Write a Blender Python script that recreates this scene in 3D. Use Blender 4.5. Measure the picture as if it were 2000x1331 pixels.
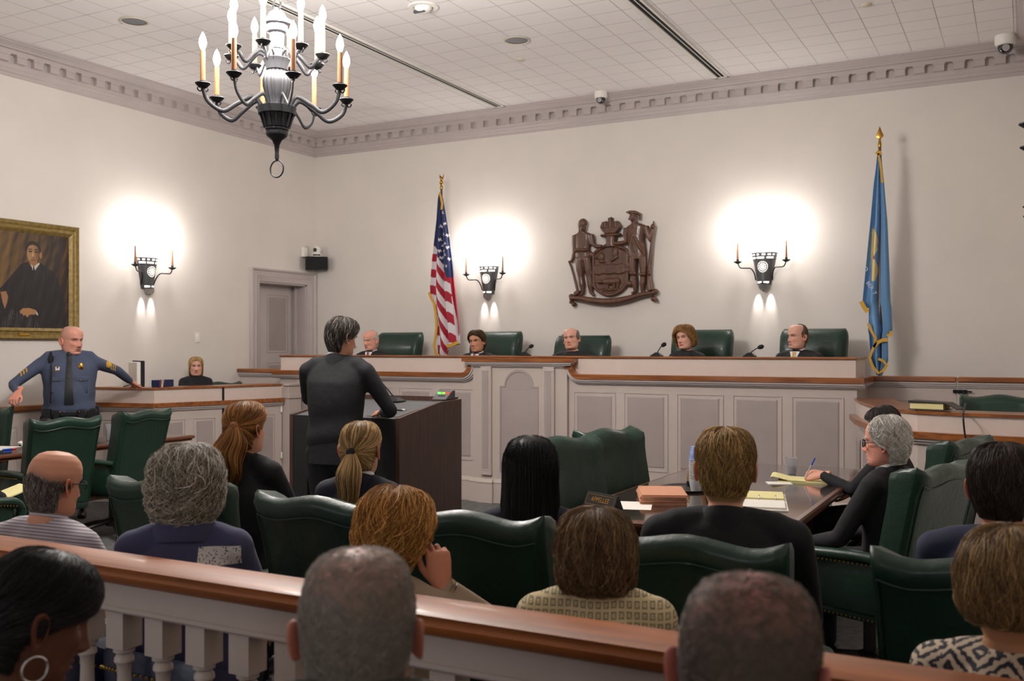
import bpy, math, random
import numpy as np
from mathutils import Vector, Matrix, Euler
for o in list(bpy.data.objects): bpy.data.objects.remove(o)
scn = bpy.context.scene
COL = scn.collection
PI = math.pi
# ---------------------------------------------------------------- camera, world, exposure
cam_d = bpy.data.cameras.new('camera'); cam = bpy.data.objects.new('camera', cam_d); COL.objects.link(cam)
cam.location = (0, 0, 1.62); cam.rotation_euler = (PI/2, 0, math.radians(28.0))
cam_d.sensor_width = 36; cam_d.lens = 36*1900/2000; cam_d.shift_y = 14.5/2000
cam_d.clip_start = .05
cam_d.dof.use_dof = True; cam_d.dof.focus_distance = 5.6; cam_d.dof.aperture_fstop = 5.0
scn.camera = cam
scn.view_settings.view_transform = 'Standard'; scn.view_settings.look = 'None'
scn.view_settings.gamma = 1; scn.view_settings.use_curve_mapping = False
scn.view_settings.exposure = 0.62
w = bpy.data.worlds.new('world'); scn.world = w; w.use_nodes = True
w.node_tree.nodes['Background'].inputs[0].default_value = (.75, .82, 1, 1)
w.node_tree.nodes['Background'].inputs[1].default_value = .15
scn.cycles.max_bounces = 7; scn.cycles.diffuse_bounces = 5; scn.cycles.glossy_bounces = 4
scn.cycles.transmission_bounces = 6; scn.cycles.transparent_max_bounces = 8
scn.cycles.caustics_reflective = False; scn.cycles.caustics_refractive = False
scn.cycles.sample_clamp_indirect = 4

def lamp(name, kind, loc, power, col=(1, .86, .7), size=.1, rot=None, size_y=None, spot=None, blend=.5, spread=None):
    d = bpy.data.lights.new(name, kind); d.energy = power; d.color = col
    o = bpy.data.objects.new(name, d); COL.objects.link(o); o.location = loc
    if kind == 'AREA':
        d.size = size
        if size_y: d.shape = 'RECTANGLE'; d.size_y = size_y
        if spread: d.spread = spread
    elif kind == 'SPOT':
        d.spot_size = spot; d.spot_blend = blend; d.shadow_soft_size = size
    else: d.shadow_soft_size = size
    if rot: o.rotation_euler = rot
    return o
# area lamps added to light the room, set at two unseen added windows
for x in (-6.6, -2.2):
    lamp('window_daylight', 'AREA', (x, -3.85, 2.3), 18, (.9, .95, 1), 1.5, (-PI/2, 0, PI), 2.6)
# unseen downlights added to light the room (their housings are built with the ceiling)
ADDED_DOWN = [(-2.0, 4.2), (-6.6, -1.0), (-2.2, -1.0)]
for x, y in ADDED_DOWN:
    lamp('downlight', 'SPOT', (x, y, 4.55), 16, (1, .92, .85), .07, (0, 0, 0), spot=2.2, blend=.9)

# ---------------------------------------------------------------- helpers
def lin(c):
    if isinstance(c, str): c = [int(c[i:i+2], 16)/255 for i in (0, 2, 4)]
    else: c = [v/255 for v in c]
    return tuple(v/12.92 if v <= .04045 else ((v+.055)/1.055)**2.4 for v in c)
def mat(name, col, rough=.5, metal=0, spec=.5, coat=0, bump=0, bscale=60, var=0, vscale=8, sheen=0, emit=None, estr=0, trans=0, alpha=1, attr=None, ior=1.45, vstretch=(1, 1, 1), sss=0):
    m = bpy.data.materials.new(name); m.use_nodes = True
    nt = m.node_tree; N = nt.nodes; L = nt.links; b = N['Principled BSDF']
    c = lin(col) if not (isinstance(col, tuple) and max(col) <= 1) else col
    b.inputs['Base Color'].default_value = (*c, 1)
    b.inputs['Roughness'].default_value = rough; b.inputs['Metallic'].default_value = metal
    b.inputs['Specular IOR Level'].default_value = spec; b.inputs['IOR'].default_value = ior
    b.inputs['Coat Weight'].default_value = coat; b.inputs['Coat Roughness'].default_value = .12
    b.inputs['Sheen Weight'].default_value = sheen
    b.inputs['Transmission Weight'].default_value = trans; b.inputs['Alpha'].default_value = alpha
    if sss:
        b.inputs['Subsurface Weight'].default_value = sss; b.inputs['Subsurface Radius'].default_value = (.012, .005, .003); b.inputs['Subsurface Scale'].default_value = 1
    if emit: b.inputs['Emission Color'].default_value = (*lin(emit), 1); b.inputs['Emission Strength'].default_value = estr
    tc = None
    def coord(st=(1, 1, 1)):
        t = N.new('ShaderNodeTexCoord'); mp = N.new('ShaderNodeMapping'); mp.inputs['Scale'].default_value = st
        L.new(t.outputs['Object'], mp.inputs['Vector']); return mp.outputs['Vector']
    src = None
    if attr:
        a = N.new('ShaderNodeAttribute'); a.attribute_name = attr; src = a.outputs['Color']
        L.new(src, b.inputs['Base Color'])
    if var:
        n = N.new('ShaderNodeTexNoise'); n.inputs['Scale'].default_value = vscale; n.inputs['Detail'].default_value = 4
        L.new(coord(vstretch), n.inputs['Vector'])
        mx = N.new('ShaderNodeMixRGB'); mx.blend_type = 'MULTIPLY'; mx.inputs['Fac'].default_value = 1
        r = N.new('ShaderNodeMapRange'); r.inputs['From Min'].default_value = .3; r.inputs['From Max'].default_value = .7
        r.inputs['To Min'].default_value = 1-var; r.inputs['To Max'].default_value = 1+var*.4
        L.new(n.outputs['Fac'], r.inputs['Value'])
        if src: L.new(src, mx.inputs['Color1'])
        else: mx.inputs['Color1'].default_value = (*c, 1)
        L.new(r.outputs['Result'], mx.inputs['Color2']); L.new(mx.outputs['Color'], b.inputs['Base Color'])
    if bump:
        n = N.new('ShaderNodeTexNoise'); n.inputs['Scale'].default_value = bscale; n.inputs['Detail'].default_value = 3
        L.new(coord(vstretch), n.inputs['Vector'])
        bp = N.new('ShaderNodeBump'); bp.inputs['Strength'].default_value = bump; bp.inputs['Distance'].default_value = .01
        L.new(n.outputs['Fac'], bp.inputs['Height']); L.new(bp.outputs['Normal'], b.inputs['Normal'])
    return m
def wood(name, c1, c2, axis=0, rough=.3, coat=.3, scale=14):
    m = mat(name, c1, rough, coat=coat); nt = m.node_tree; N = nt.nodes; L = nt.links; b = N['Principled BSDF']
    t = N.new('ShaderNodeTexCoord'); mp = N.new('ShaderNodeMapping')
    st = [1, 1, 1]; st[axis] = .07; mp.inputs['Scale'].default_value = st
    L.new(t.outputs['Object'], mp.inputs['Vector'])
    n = N.new('ShaderNodeTexNoise'); n.inputs['Scale'].default_value = scale*2.2; n.inputs['Detail'].default_value = 6; n.inputs['Distortion'].default_value = .6
    L.new(mp.outputs['Vector'], n.inputs['Vector'])
    r = N.new('ShaderNodeValToRGB'); r.color_ramp.elements[0].position = .32; r.color_ramp.elements[1].position = .68
    r.color_ramp.elements[0].color = (*lin(c2), 1); r.color_ramp.elements[1].color = (*lin(c1), 1)
    L.new(n.outputs['Fac'], r.inputs['Fac']); L.new(r.outputs['Color'], b.inputs['Base Color'])
    return m

class MB:
    def __init__(s): s.v = []; s.f = []; s.m = []; s.c = None
    def add(s, vs, fs, mi=0):
        k = len(s.v); s.v.extend([tuple(map(float, p)) for p in vs]); s.f.extend([tuple(k+i for i in f) for f in fs]); s.m.extend([mi]*len(fs)); return s
    def box(s, x0, x1, y0, y1, z0, z1, mi=0, bev=0):
        if bev:
            b = min(bev, (x1-x0)*.45, (y1-y0)*.45, (z1-z0)*.45)
            pts = []
            for sx in (0, 1):
                for sy in (0, 1):
                    for sz in (0, 1):
                        X = (x1, x0)[sx == 0]; Y = (y1, y0)[sy == 0]; Z = (z1, z0)[sz == 0]
                        dx = b if sx == 0 else -b; dy = b if sy == 0 else -b; dz = b if sz == 0 else -b
                        pts += [(X, Y+dy, Z+dz), (X+dx, Y, Z+dz), (X+dx, Y+dy, Z)]
            i = lambda a, b_, c, k: (a*4+b_*2+c)*3+k
            F = []
            for a in (0, 1):
                q = [i(a, 0, 0, 0), i(a, 1, 0, 0), i(a, 1, 1, 0), i(a, 0, 1, 0)]; F.append(q[::-1] if a == 0 else q)
                q = [i(0, a, 0, 1), i(1, a, 0, 1), i(1, a, 1, 1), i(0, a, 1, 1)]; F.append(q if a == 0 else q[::-1])
                q = [i(0, 0, a, 2), i(1, 0, a, 2), i(1, 1, a, 2), i(0, 1, a, 2)]; F.append(q[::-1] if a == 0 else q)
            for a in (0, 1):
                for c in (0, 1):
                    F.append([i(a, c, 0, 0), i(a, c, 1, 0), i(a, c, 1, 1), i(a, c, 0, 1)])
                    F.append([i(a, 0, c, 0), i(a, 1, c, 0), i(a, 1, c, 2), i(a, 0, c, 2)])
                    F.append([i(0, a, c, 1), i(1, a, c, 1), i(1, a, c, 2), i(0, a, c, 2)])
            for a in (0, 1):
                for c in (0, 1):
                    for e in (0, 1): F.append([i(a, c, e, 0), i(a, c, e, 1), i(a, c, e, 2)])
            return s.add(pts, F, mi)
        v = [(x, y, z) for x in (x0, x1) for y in (y0, y1) for z in (z0, z1)]
        return s.add(v, [(0, 1, 3, 2), (4, 6, 7, 5), (0, 4, 5, 1), (2, 3, 7, 6), (0, 2, 6, 4), (1, 5, 7, 3)], mi)
    def rings(s, R, mi=0, cap=True, close=True):
        n = len(R[0]); k = len(s.v)
        for r in R: s.v.extend([tuple(map(float, p)) for p in r])
        F = []
        for a in range(len(R)-1):
            for j in range(n if close else n-1):
                j2 = (j+1) % n
                F.append((k+a*n+j, k+a*n+j2, k+(a+1)*n+j2, k+(a+1)*n+j))
        if cap:
            F.append(tuple(k+j for j in range(n))[::-1]); F.append(tuple(k+(len(R)-1)*n+j for j in range(n)))
        s.f.extend(F); s.m.extend([mi]*len(F)); return s
    def tube(s, pts, rad, n=10, mi=0, cap=True, flat=None):
        P = [Vector(p) for p in pts]; k = len(P)
        if not hasattr(rad, '__len__'): rad = [rad]*k
        R = []; up = None
        for i in range(k):
            t = (P[min(i+1, k-1)]-P[max(i-1, 0)]).normalized()
            if up is None: up = Vector((0, 0, 1)) if abs(t.z) < .9 else Vector((0, 1, 0))
            a = t.cross(up)
            if a.length < 1e-4: a = t.orthogonal()
            a.normalize(); b = a.cross(t).normalized(); up = b
            r = rad[i]; ra, rb = (r, r) if not hasattr(r, '__len__') else r
            R.append([P[i]+a*math.cos(2*PI*j/n)*ra+b*math.sin(2*PI*j/n)*rb for j in range(n)])
        return s.rings(R, mi, cap)
    def lathe(s, prof, c=(0, 0, 0), n=24, mi=0, cap=True, axis='z', sx=1, sy=1, a0=0, a1=2*PI):
        full = abs(a1-a0-2*PI) < 1e-6
        R = []
        for r, z in prof:
            ring = []
            for j in range(n if full else n+1):
                a = a0+(a1-a0)*j/n; x, y = r*math.cos(a)*sx, r*math.sin(a)*sy
                p = (x, y, z) if axis == 'z' else ((x, z, y) if axis == 'y' else (z, x, y))
                ring.append((c[0]+p[0], c[1]+p[1], c[2]+p[2]))
            R.append(ring)
        return s.rings(R, mi, cap, close=full)
    def prism(s, poly, a, b, axis='y', mi=0):
        f = {'x': lambda p, t: (t, p[0], p[1]), 'y': lambda p, t: (p[0], t, p[1]), 'z': lambda p, t: (p[0], p[1], t)}[axis]
        return s.rings([[f(p, a) for p in poly], [f(p, b) for p in poly]], mi)
    def ball(s, c, r, n=16, m=10, mi=0):
        rx, ry, rz = r if hasattr(r, '__len__') else (r, r, r)
        R = []
        for i in range(m+1):
            t = -PI/2+PI*i/m; q = max(math.cos(t), .02)
            R.append([(c[0]+rx*q*math.cos(2*PI*j/n), c[1]+ry*q*math.sin(2*PI*j/n), c[2]+rz*math.sin(t)) for j in range(n)])
        return s.rings(R, mi)
    def build(s, name, mats, parent=None, smooth=40, loc=None, rot=None):
        me = bpy.data.meshes.new(name)
        off = WO.get(parent.name, Vector((0, 0, 0))) if parent else Vector((0, 0, 0))
        me.from_pydata([(p[0]-off.x, p[1]-off.y, p[2]-off.z) for p in s.v], [], s.f)
        if not isinstance(mats, (list, tuple)): mats = [mats]
        for m in mats: me.materials.append(m)
        me.polygons.foreach_set('material_index', s.m)
        if s.c is not None:
            ca = me.color_attributes.new('Col', 'FLOAT_COLOR', 'POINT')
            ca.data.foreach_set('color', np.asarray(s.c, dtype=np.float32).ravel())
        me.validate()
        import bmesh as _b
        bm = _b.new(); bm.from_mesh(me); _b.ops.recalc_face_normals(bm, faces=bm.faces); bm.to_mesh(me); bm.free()
        o = bpy.data.objects.new(name, me); COL.objects.link(o)
        if smooth:
            me.polygons.foreach_set('use_smooth', [True]*len(me.polygons))
            me.set_sharp_from_angle(angle=math.radians(smooth))
        if parent: o.parent = parent; WO[o.name] = off
        if loc: o.location = loc
        if rot: o.rotation_euler = rot
        return o
WO = {}
def np_mesh(name, V, F, mats, parent=None, col=None, mi=None, smooth=True):
    """fast mesh: V (n,3), F (m,k) arrays with one face size"""
    V = np.asarray(V, np.float32); F = np.asarray(F, np.int32); k = F.shape[1]
    me = bpy.data.meshes.new(name)
    me.vertices.add(len(V)); me.vertices.foreach_set('co', V.ravel())
    me.loops.add(F.size); me.loops.foreach_set('vertex_index', F.ravel())
    me.polygons.add(len(F)); me.polygons.foreach_set('loop_start', np.arange(0, F.size, k, dtype=np.int32))
    me.update(calc_edges=True)
    if not isinstance(mats, (list, tuple)): mats = [mats]
    for m in mats: me.materials.append(m)
    if mi is not None: me.polygons.foreach_set('material_index', np.asarray(mi, np.int32))
    me.polygons.foreach_set('use_smooth', np.full(len(F), smooth))
    if col is not None:
        ca = me.color_attributes.new('Col', 'FLOAT_COLOR', 'POINT')
        c = np.ones((len(V), 4), np.float32); c[:, :3] = col; ca.data.foreach_set('color', c.ravel())
    me.update()
    o = bpy.data.objects.new(name, me); COL.objects.link(o)
    if parent: o.parent = parent
    return o
def tag(o, label=None, cat=None, group=None, kind=None):
    if label: o['label'] = label
    if cat: o['category'] = cat
    if group: o['group'] = group
    if kind: o['kind'] = kind
    return o
def thing(name, label, cat, loc=(0, 0, 0), rz=0, group=None):
    o = bpy.data.objects.new(name, None); COL.objects.link(o); o.empty_display_size = .1
    o.location = loc; o.rotation_euler = (0, 0, rz); WO[o.name] = Vector((0, 0, 0))
    return tag(o, label, cat, group)
def world(name, label, cat, loc, group=None):
    """an Empty whose parts are written in world coordinates"""
    o = thing(name, label, cat, loc, 0, group); WO[o.name] = Vector(loc); return o
def dup(root, loc, rz=0, label=None, group=None, rot=None):
    def cp(o, p):
        c = o.copy(); COL.objects.link(c)
        if p: c.parent = p
        for ch in list(o.children): cp(ch, c)
        return c
    r = cp(root, None); r.location = loc; r.rotation_euler = rot or (0, 0, rz)
    if label: r['label'] = label
    if group: r['group'] = group
    return r
def S_(o): return tag(o, kind='structure')
# ---------------------------------------------------------------- materials of the room
M = {}
M['wall'] = mat('wall_paint', 'd9d2cb', .7, bump=.04, bscale=90, var=.04, vscale=2)
M['trim'] = mat('trim_paint', 'b7adab', .45, var=.05, vscale=4)
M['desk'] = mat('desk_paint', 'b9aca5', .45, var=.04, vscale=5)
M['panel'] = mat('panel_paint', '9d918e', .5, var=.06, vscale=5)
M['fascia'] = mat('fascia_paint', 'c9b9b0', .5, bump=.1, bscale=300, var=.03)
M['wood'] = wood('oak_varnish', '9a5c2c', '6b3a18', 0, .28, .4)
M['wood_y'] = wood('oak_varnish_y', '9a5c2c', '6b3a18', 1, .28, .4)
M['rail'] = wood('mahogany_rail', 'a05c2c', '72401f', 0, .46, .06, 9)
M['dark'] = mat('dark_void', '0c0b0b', .8)
M['black'] = mat('black_metal', '17171a', .45, .3)
M['iron'] = mat('pewter_iron', '1e1e22', .5, .25, var=.15, vscale=20)
M['white'] = mat('white_plastic', 'e4e1da', .4)
M['brass'] = mat('brass', 'b58a3c', .25, 1)
M['chrome'] = mat('chrome', 'c8c8cc', .15, 1)
M['gold'] = mat('gold_fringe', 'c99a2a', .6, sheen=.3)
# carpet
M['carpet'] = mat('carpet', '6a6a68', .95, bump=.5, bscale=500, var=.35, vscale=14)
# ceiling tiles, 305 mm square with fine seams
def ceiling_mat():
    m = mat('ceiling_tile', 'dcd6d3', .8); nt = m.node_tree; N = nt.nodes; L = nt.links; b = N['Principled BSDF']
    t = N.new('ShaderNodeTexCoord'); s = N.new('ShaderNodeSeparateXYZ'); L.new(t.outputs['Object'], s.inputs[0])
    outs = []
    for ax, ph in (('X', .124), ('Y', .205)):
        a = N.new('ShaderNodeMath'); a.operation = 'ADD'; a.inputs[1].default_value = 30.4+ph-.124*0; L.new(s.outputs[ax], a.inputs[0])
        d = N.new('ShaderNodeMath'); d.operation = 'DIVIDE'; d.inputs[1].default_value = .304; L.new(a.outputs[0], d.inputs[0])
        f = N.new('ShaderNodeMath'); f.operation = 'FRACT'; L.new(d.outputs[0], f.inputs[0])
        c = N.new('ShaderNodeMath'); c.operation = 'SUBTRACT'; c.inputs[1].default_value = .5; L.new(f.outputs[0], c.inputs[0])
        e = N.new('ShaderNodeMath'); e.operation = 'ABSOLUTE'; L.new(c.outputs[0], e.inputs[0]); outs.append(e.outputs[0])
    mx = N.new('ShaderNodeMath'); mx.operation = 'MAXIMUM'; L.new(outs[0], mx.inputs[0]); L.new(outs[1], mx.inputs[1])
    r = N.new('ShaderNodeMapRange'); r.inputs['From Min'].default_value = .479; r.inputs['From Max'].default_value = .494
    L.new(mx.outputs[0], r.inputs['Value'])
    n = N.new('ShaderNodeTexNoise'); n.inputs['Scale'].default_value = 1.1; L.new(t.outputs['Object'], n.inputs['Vector'])
    k = N.new('ShaderNodeMath'); k.operation = 'MULTIPLY'; L.new(r.outputs[0], k.inputs[0]); L.new(n.outputs['Fac'], k.inputs[1])
    mix = N.new('ShaderNodeMixRGB'); mix.inputs['Color1'].default_value = (*lin('eae6e5'), 1); mix.inputs['Color2'].default_value = (*lin('857b74'), 1)
    L.new(k.outputs[0], mix.inputs['Fac']); L.new(mix.outputs[0], b.inputs['Base Color'])
    bp = N.new('ShaderNodeBump'); bp.invert = True; bp.inputs['Strength'].default_value = .4; bp.inputs['Distance'].default_value = .004
    L.new(r.outputs[0], bp.inputs['Height']); L.new(bp.outputs[0], b.inputs['Normal'])
    return m
M['ceil'] = ceiling_mat()

# ---------------------------------------------------------------- the room
XL, XR, YB, YF, ZC = -8.83, .135, 10.73, -4.0, 4.59
XN, YN = .44, 4.2      # the wall steps back beside the public seats
S_(MB().box(XL-.3, XN+.3, YF-.3, YB+.3, -.2, 0).build('floor', M['carpet'], smooth=0))
S_(MB().box(XL-.3, XN+.3, YF-.3, YB+.3, ZC, ZC+.2).build('ceiling', M['ceil'], smooth=0))
S_(MB().box(XL-.3, XR+.3, YB, YB+.3, 0, ZC).build('wall_back', M['wall'], smooth=0))
S_(MB().box(XR, XN+.3, YN, YB, 0, ZC).box(XN, XN+.3, YF-.3, YN, 0, ZC).build('wall_right', M['wall'], smooth=0))
# left wall with the door opening (Y 9.6..10.54)
DY0, DY1, DZ = 9.60, 10.54, 2.49
b = MB().box(XL-.3, XL, YF-.3, DY0, 0, ZC).box(XL-.3, XL, DY1, YB, 0, ZC).box(XL-.3, XL, DY0, DY1, DZ, ZC)
S_(b.build('wall_left', M['wall'], smooth=0))
# wall behind the public seats, its two windows added to light the room
b = MB(); xs = [XL, -7.35, -5.85, -2.95, -1.45, XN]
for i in range(5):
    if i in (1, 3): b.box(xs[i], xs[i+1], YF-.3, YF, 0, 1.0).box(xs[i], xs[i+1], YF-.3, YF, 3.6, ZC)
    else: b.box(xs[i], xs[i+1], YF-.3, YF, 0, ZC)
S_(b.build('wall_front', M['wall'], smooth=0))
for k, x in enumerate((-6.6, -2.2)):
    wroot = S_(world('window_%d' % (k+1), None, None, (x, YF-.15, 1.0)))
    b = MB()
    for dx in (-.75, -.02, .71): b.box(x+dx, x+dx+.05, YF-.2, YF-.1, 1.0, 3.6)
    for z in (1.0, 1.65, 2.3, 2.95, 3.55): b.box(x-.75, x+.76, YF-.2, YF-.1, z, z+.05)
    b.build('window_frame', M['trim'], wroot, 0)
# cornice: moulded profile mitred round the room, dentils under the corona
prof = [(0, 4.285), (.012, 4.285), (.014, 4.315), (.03, 4.325), (.034, 4.352), (.045, 4.36), (.05, 4.395), (.058, 4.40),
        (.058, 4.475), (.11, 4.48), (.115, 4.515), (.15, 4.52), (.152, 4.532), (.175, 4.54), (.19, 4.552), (.215, 4.56), (.222, 4.568), (.24, 4.572), (.24, 4.592), (0, 4.592)]
b = MB()
R = []
for (cx, cy, sx, sy) in ((XL, YF, 1, 1), (XL, YB, 1, -1), (XR, YB, -1, -1), (XR, YN, -1, 0)):
    R.append([(cx+sx*p, cy+sy*p, z) for p, z in prof])
b.rings(R, 0, True)
y = YB-.16
n = 0
while XL+.12+n*.183 < XR-.1:
    x = XL+.11+n*.183; b.box(x, x+.10, YB-.108, YB-.055, 4.402, 4.47); b.box(x-.008, x+.108, YB-.116, YB-.055, 4.462, 4.479); n += 1
n = 0
while YB-.22-n*.183 > YF+.1:
    y = YB-.22-n*.183
    for xa, s in ((XL, 1), (XR, -1)):
        if s < 0 and y < YN+.1: continue
        b.box(*sorted((xa+s*.055, xa+s*.108)), y, y+.10, 4.402, 4.47); b.box(*sorted((xa+s*.055, xa+s*.116)), y-.008, y+.108, 4.462, 4.479)
    n += 1
S_(b.build('trim_1', M['trim'], smooth=25))
# door in the left wall: architrave, jamb lining, panelled leaf
d = S_(world('door_1', None, None, (XL, 10.07, 0)))
b = MB()
aprof = [(-.17, 0), (-.17, .045), (-.15, .05), (-.13, .03), (-.09, .028), (-.075, .04), (-.05, .03), (-.01, .022), (0, .02), (0, 0)]
def arch(side):
    R = []
    for (yy, zz, oy, oz) in ((DY0, 0, -1, 0), (DY0, DZ, -1, 1), (DY1, DZ, 1, 1), (DY1, 0, 1, 0)):
        R.append([(XL+h, yy+oy*(-o), zz+oz*(-o)) for o, h in aprof])
    return R
b.rings(arch(0), 0, True)
b.build('door_frame', M['trim'], d, 25)
MB().box(XL-.3, XL, DY0, DY0+.02, 0, DZ).box(XL-.3, XL, DY1-.02, DY1, 0, DZ).box(XL-.3, XL, DY0, DY1, DZ-.02, DZ).box(XL-.17, XL-.15, DY0+.02, DY0+.05, 0, DZ-.02).box(XL-.17, XL-.15, DY1-.05, DY1-.02, 0, DZ-.02).build('door_jamb', M['trim'], d, 0)
def raised_panel(b, o, u, v, n, w, h, m_field=0, m_edge=0, rec=.012, bev=.05, mould=.012, edge=True):
    """raised-and-fielded panel: o corner, u/v in-plane unit vectors, n outward normal"""
    o, u, v, n = Vector(o), Vector(u), Vector(v), Vector(n)
    P = lambda a, c, d_: o+u*a+v*c+n*d_
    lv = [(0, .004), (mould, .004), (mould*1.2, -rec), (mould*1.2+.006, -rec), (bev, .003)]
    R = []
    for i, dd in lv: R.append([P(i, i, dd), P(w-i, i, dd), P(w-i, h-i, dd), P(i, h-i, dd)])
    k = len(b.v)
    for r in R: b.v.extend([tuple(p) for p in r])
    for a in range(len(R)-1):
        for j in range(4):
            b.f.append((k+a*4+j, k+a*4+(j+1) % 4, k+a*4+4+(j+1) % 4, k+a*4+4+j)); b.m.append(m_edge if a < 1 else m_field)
    b.f.append(tuple(k+(len(R)-1)*4+j for j in range(4))); b.m.append(m_field)
MB().box(XL-.27, XL-.22, DY0+.02, DY1-.02, .01, DZ-.02).build('door_leaf', M['trim'], d, 0)
b = MB()
for (z0, z1) in ((.25, 1.35), (1.62, 2.38)):
    pass
for (yy, ww) in ((DY0+.06, .2), (DY0+.40, .42)):
    for (z0, z1) in ((.25, 1.42), (1.55, 2.34)):
        raised_panel(b, (XL-.222, yy, z0), (0, 1, 0), (0, 0, 1), (1, 0, 0), ww, z1-z0, 0, 0, .012, .035)
b.build('door_panel', M['panel'], d, 20)
# wainscot on the left wall in front of the clerk's desk, with a varnished cap
b = MB().box(XL, XL+.03, YF, 6.9, 0, 1.0)
yy = YF+.2
while yy < 6.2:
    raised_panel(b, (XL+.033, yy, .25), (0, 1, 0), (0, 0, 1), (1, 0, 0), .62, .6, 0, 0, .01, .05); yy += .78
S_(b.build('trim_2', M['desk'], smooth=20))
S_(MB().prism([(XL, .985), (XL+.05, .985), (XL+.075, 1.01), (XL+.08, 1.045), (XL, 1.05)], YF, 7.0, 'y').build('trim_3', M['wood_y'], smooth=30) if False else MB().rings([[(XL+p, y_, z_) for p, z_ in ((0, .985), (.05, .985), (.075, 1.01), (.08, 1.045), (0, 1.05))] for y_ in (YF, 6.95)]).build('trim_3', M['wood_y'], smooth=30))
S_(MB().box(XL, XL+.02, 7.0, YB, 0, .15).box(XL, XR, YB-.02, YB, 0, .15).build('baseboard_back', M['trim'], smooth=0))
S_(MB().box(XR-.02, XR, YN, YB-.02, 0, .15).build('baseboard_right', M['trim'], smooth=0))
# judges' platform
S_(MB().box(XL, XR, 9.02, YB, 0, .36).build('floor_1', M['carpet'], smooth=0))

# ceiling fixtures
for k, xc in enumerate((-5.75, -2.98)):
    t = world('linear_air_slot', ['long narrow air slot in the ceiling tiles beside the chandelier', 'long narrow air slot in the ceiling tiles right of centre'][k], 'air vent', (xc, 6, ZC), 'ceiling air slots')
    y0, y1 = 0.5, 10.475
    MB().box(xc-.075, xc-.03, y0, y1, ZC-.016, ZC).box(xc+.055, xc+.075, y0, y1, ZC-.016, ZC).box(xc-.075, xc+.075, y1-.012, y1, ZC-.016, ZC).box(xc+.008, xc+.016, y0, y1, ZC-.01, ZC).build('slot_frame', M['white'], t, 0)
    MB().box(xc-.03, xc+.055, y0, y1-.012, ZC-.004, ZC+.0).build('slot_opening', M['dark'], t, 0)
M['can_in'] = mat('can_reflector', '4a4a52', .4, .3)
M['ring'] = mat('can_ring', 'cfc6b4', .5)
cans = [(-7.175, 6.19, 'round recessed downlight in the ceiling left of the chandelier'), (-4.36, 8.30, 'round recessed downlight in the ceiling above the centre of the bench')]
for i, (x, y, lb) in enumerate(cans+[(x, y, 'recessed downlight in the ceiling outside the picture') for x, y in ADDED_DOWN]):
    t = world('recessed_downlight', lb, 'ceiling light', (x, y, ZC), 'recessed ceiling downlights')
    MB().lathe([(.125, -.003), (.128, -.008), (.118, -.012), (.108, -.006), (.105, 0)], (x, y, ZC), 32, cap=False).build('trim_ring', M['ring'], t)
    MB().lathe([(.106, -.006), (.104, -.002), (.03, -.0015), (.001, -.0012)], (x, y, ZC), 32, cap=False).build('reflector', M['can_in'], t)
t = world('eyeball_downlight', 'white swivel eyeball downlight in the ceiling near the top edge', 'ceiling light', (-4.652, 7.108, ZC))
MB().lathe([(.13, -.001), (.13, -.01), (.09, -.014), (.085, 0)], (-4.652, 7.108, ZC), 32).build('trim_ring', M['white'], t)
MB().ball((-4.652, 7.108, ZC-.005), (.08, .08, .05)).build('eyeball', M['white'], t)
MB().box(-4.73, -4.62, 7.07, 7.09, ZC-.056, ZC-.03).build('bulb_slit', M['can_in'], t, 0)
for x, y, lb in ((-4.62, 8.87, 'small flat round sprinkler cover below the recessed downlight'), (-1.24, 8.86, 'small flat round sprinkler cover in the ceiling at right')):
    tag(MB().lathe([(.045, -.0), (.045, -.008), (.04, -.012)], (x, y, ZC), 24).build('sprinkler_cover', M['ring']), lb, 'sprinkler', 'sprinkler covers')
M['smoke'] = mat('smoked_dome', '15151a', .08, coat=1)
for x, y, lb in ((-4.385, 10.44, 'black dome camera on the ceiling edge above the carved crest'), (-.20, 10.37, 'dome camera with silver lens at the ceiling corner on the right')):
    t = world('dome_camera', lb, 'security camera', (x, y, ZC), 'ceiling dome cameras')
    s = 1.25 if x > -1 else 1
    MB().lathe([(.075*s, 0), (.075*s, -.055*s), (.066*s, -.075*s), (.05*s, -.078*s)], (x, y, ZC), 28).build('housing', M['white'], t)
    MB().lathe([(.055*s, -.076*s), (.053*s, -.10*s), (.04*s, -.125*s), (.02*s, -.138*s), (.002, -.141*s)], (x, y, ZC), 24).build('dome', M['smoke'], t)
    MB().lathe([(.026*s, -.0), (.026*s, .012), (.013*s, .014), (.012*s, .004)], (x+.006, y-.058*s, ZC-.105*s), 18, axis='y').build('lens', M['chrome'], t)
# light switch
t = world('light_switch', 'white rocker light switch plate on the left wall above the clerk', 'switch', (XL, 8.55, 1.74))
MB().box(XL, XL+.008, 8.515, 8.585, 1.685, 1.80, bev=.004).build('plate', M['white'], t)
MB().box(XL+.006, XL+.013, 8.535, 8.565, 1.71, 1.775, bev=.003).build('rocker', M['white'], t)
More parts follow.
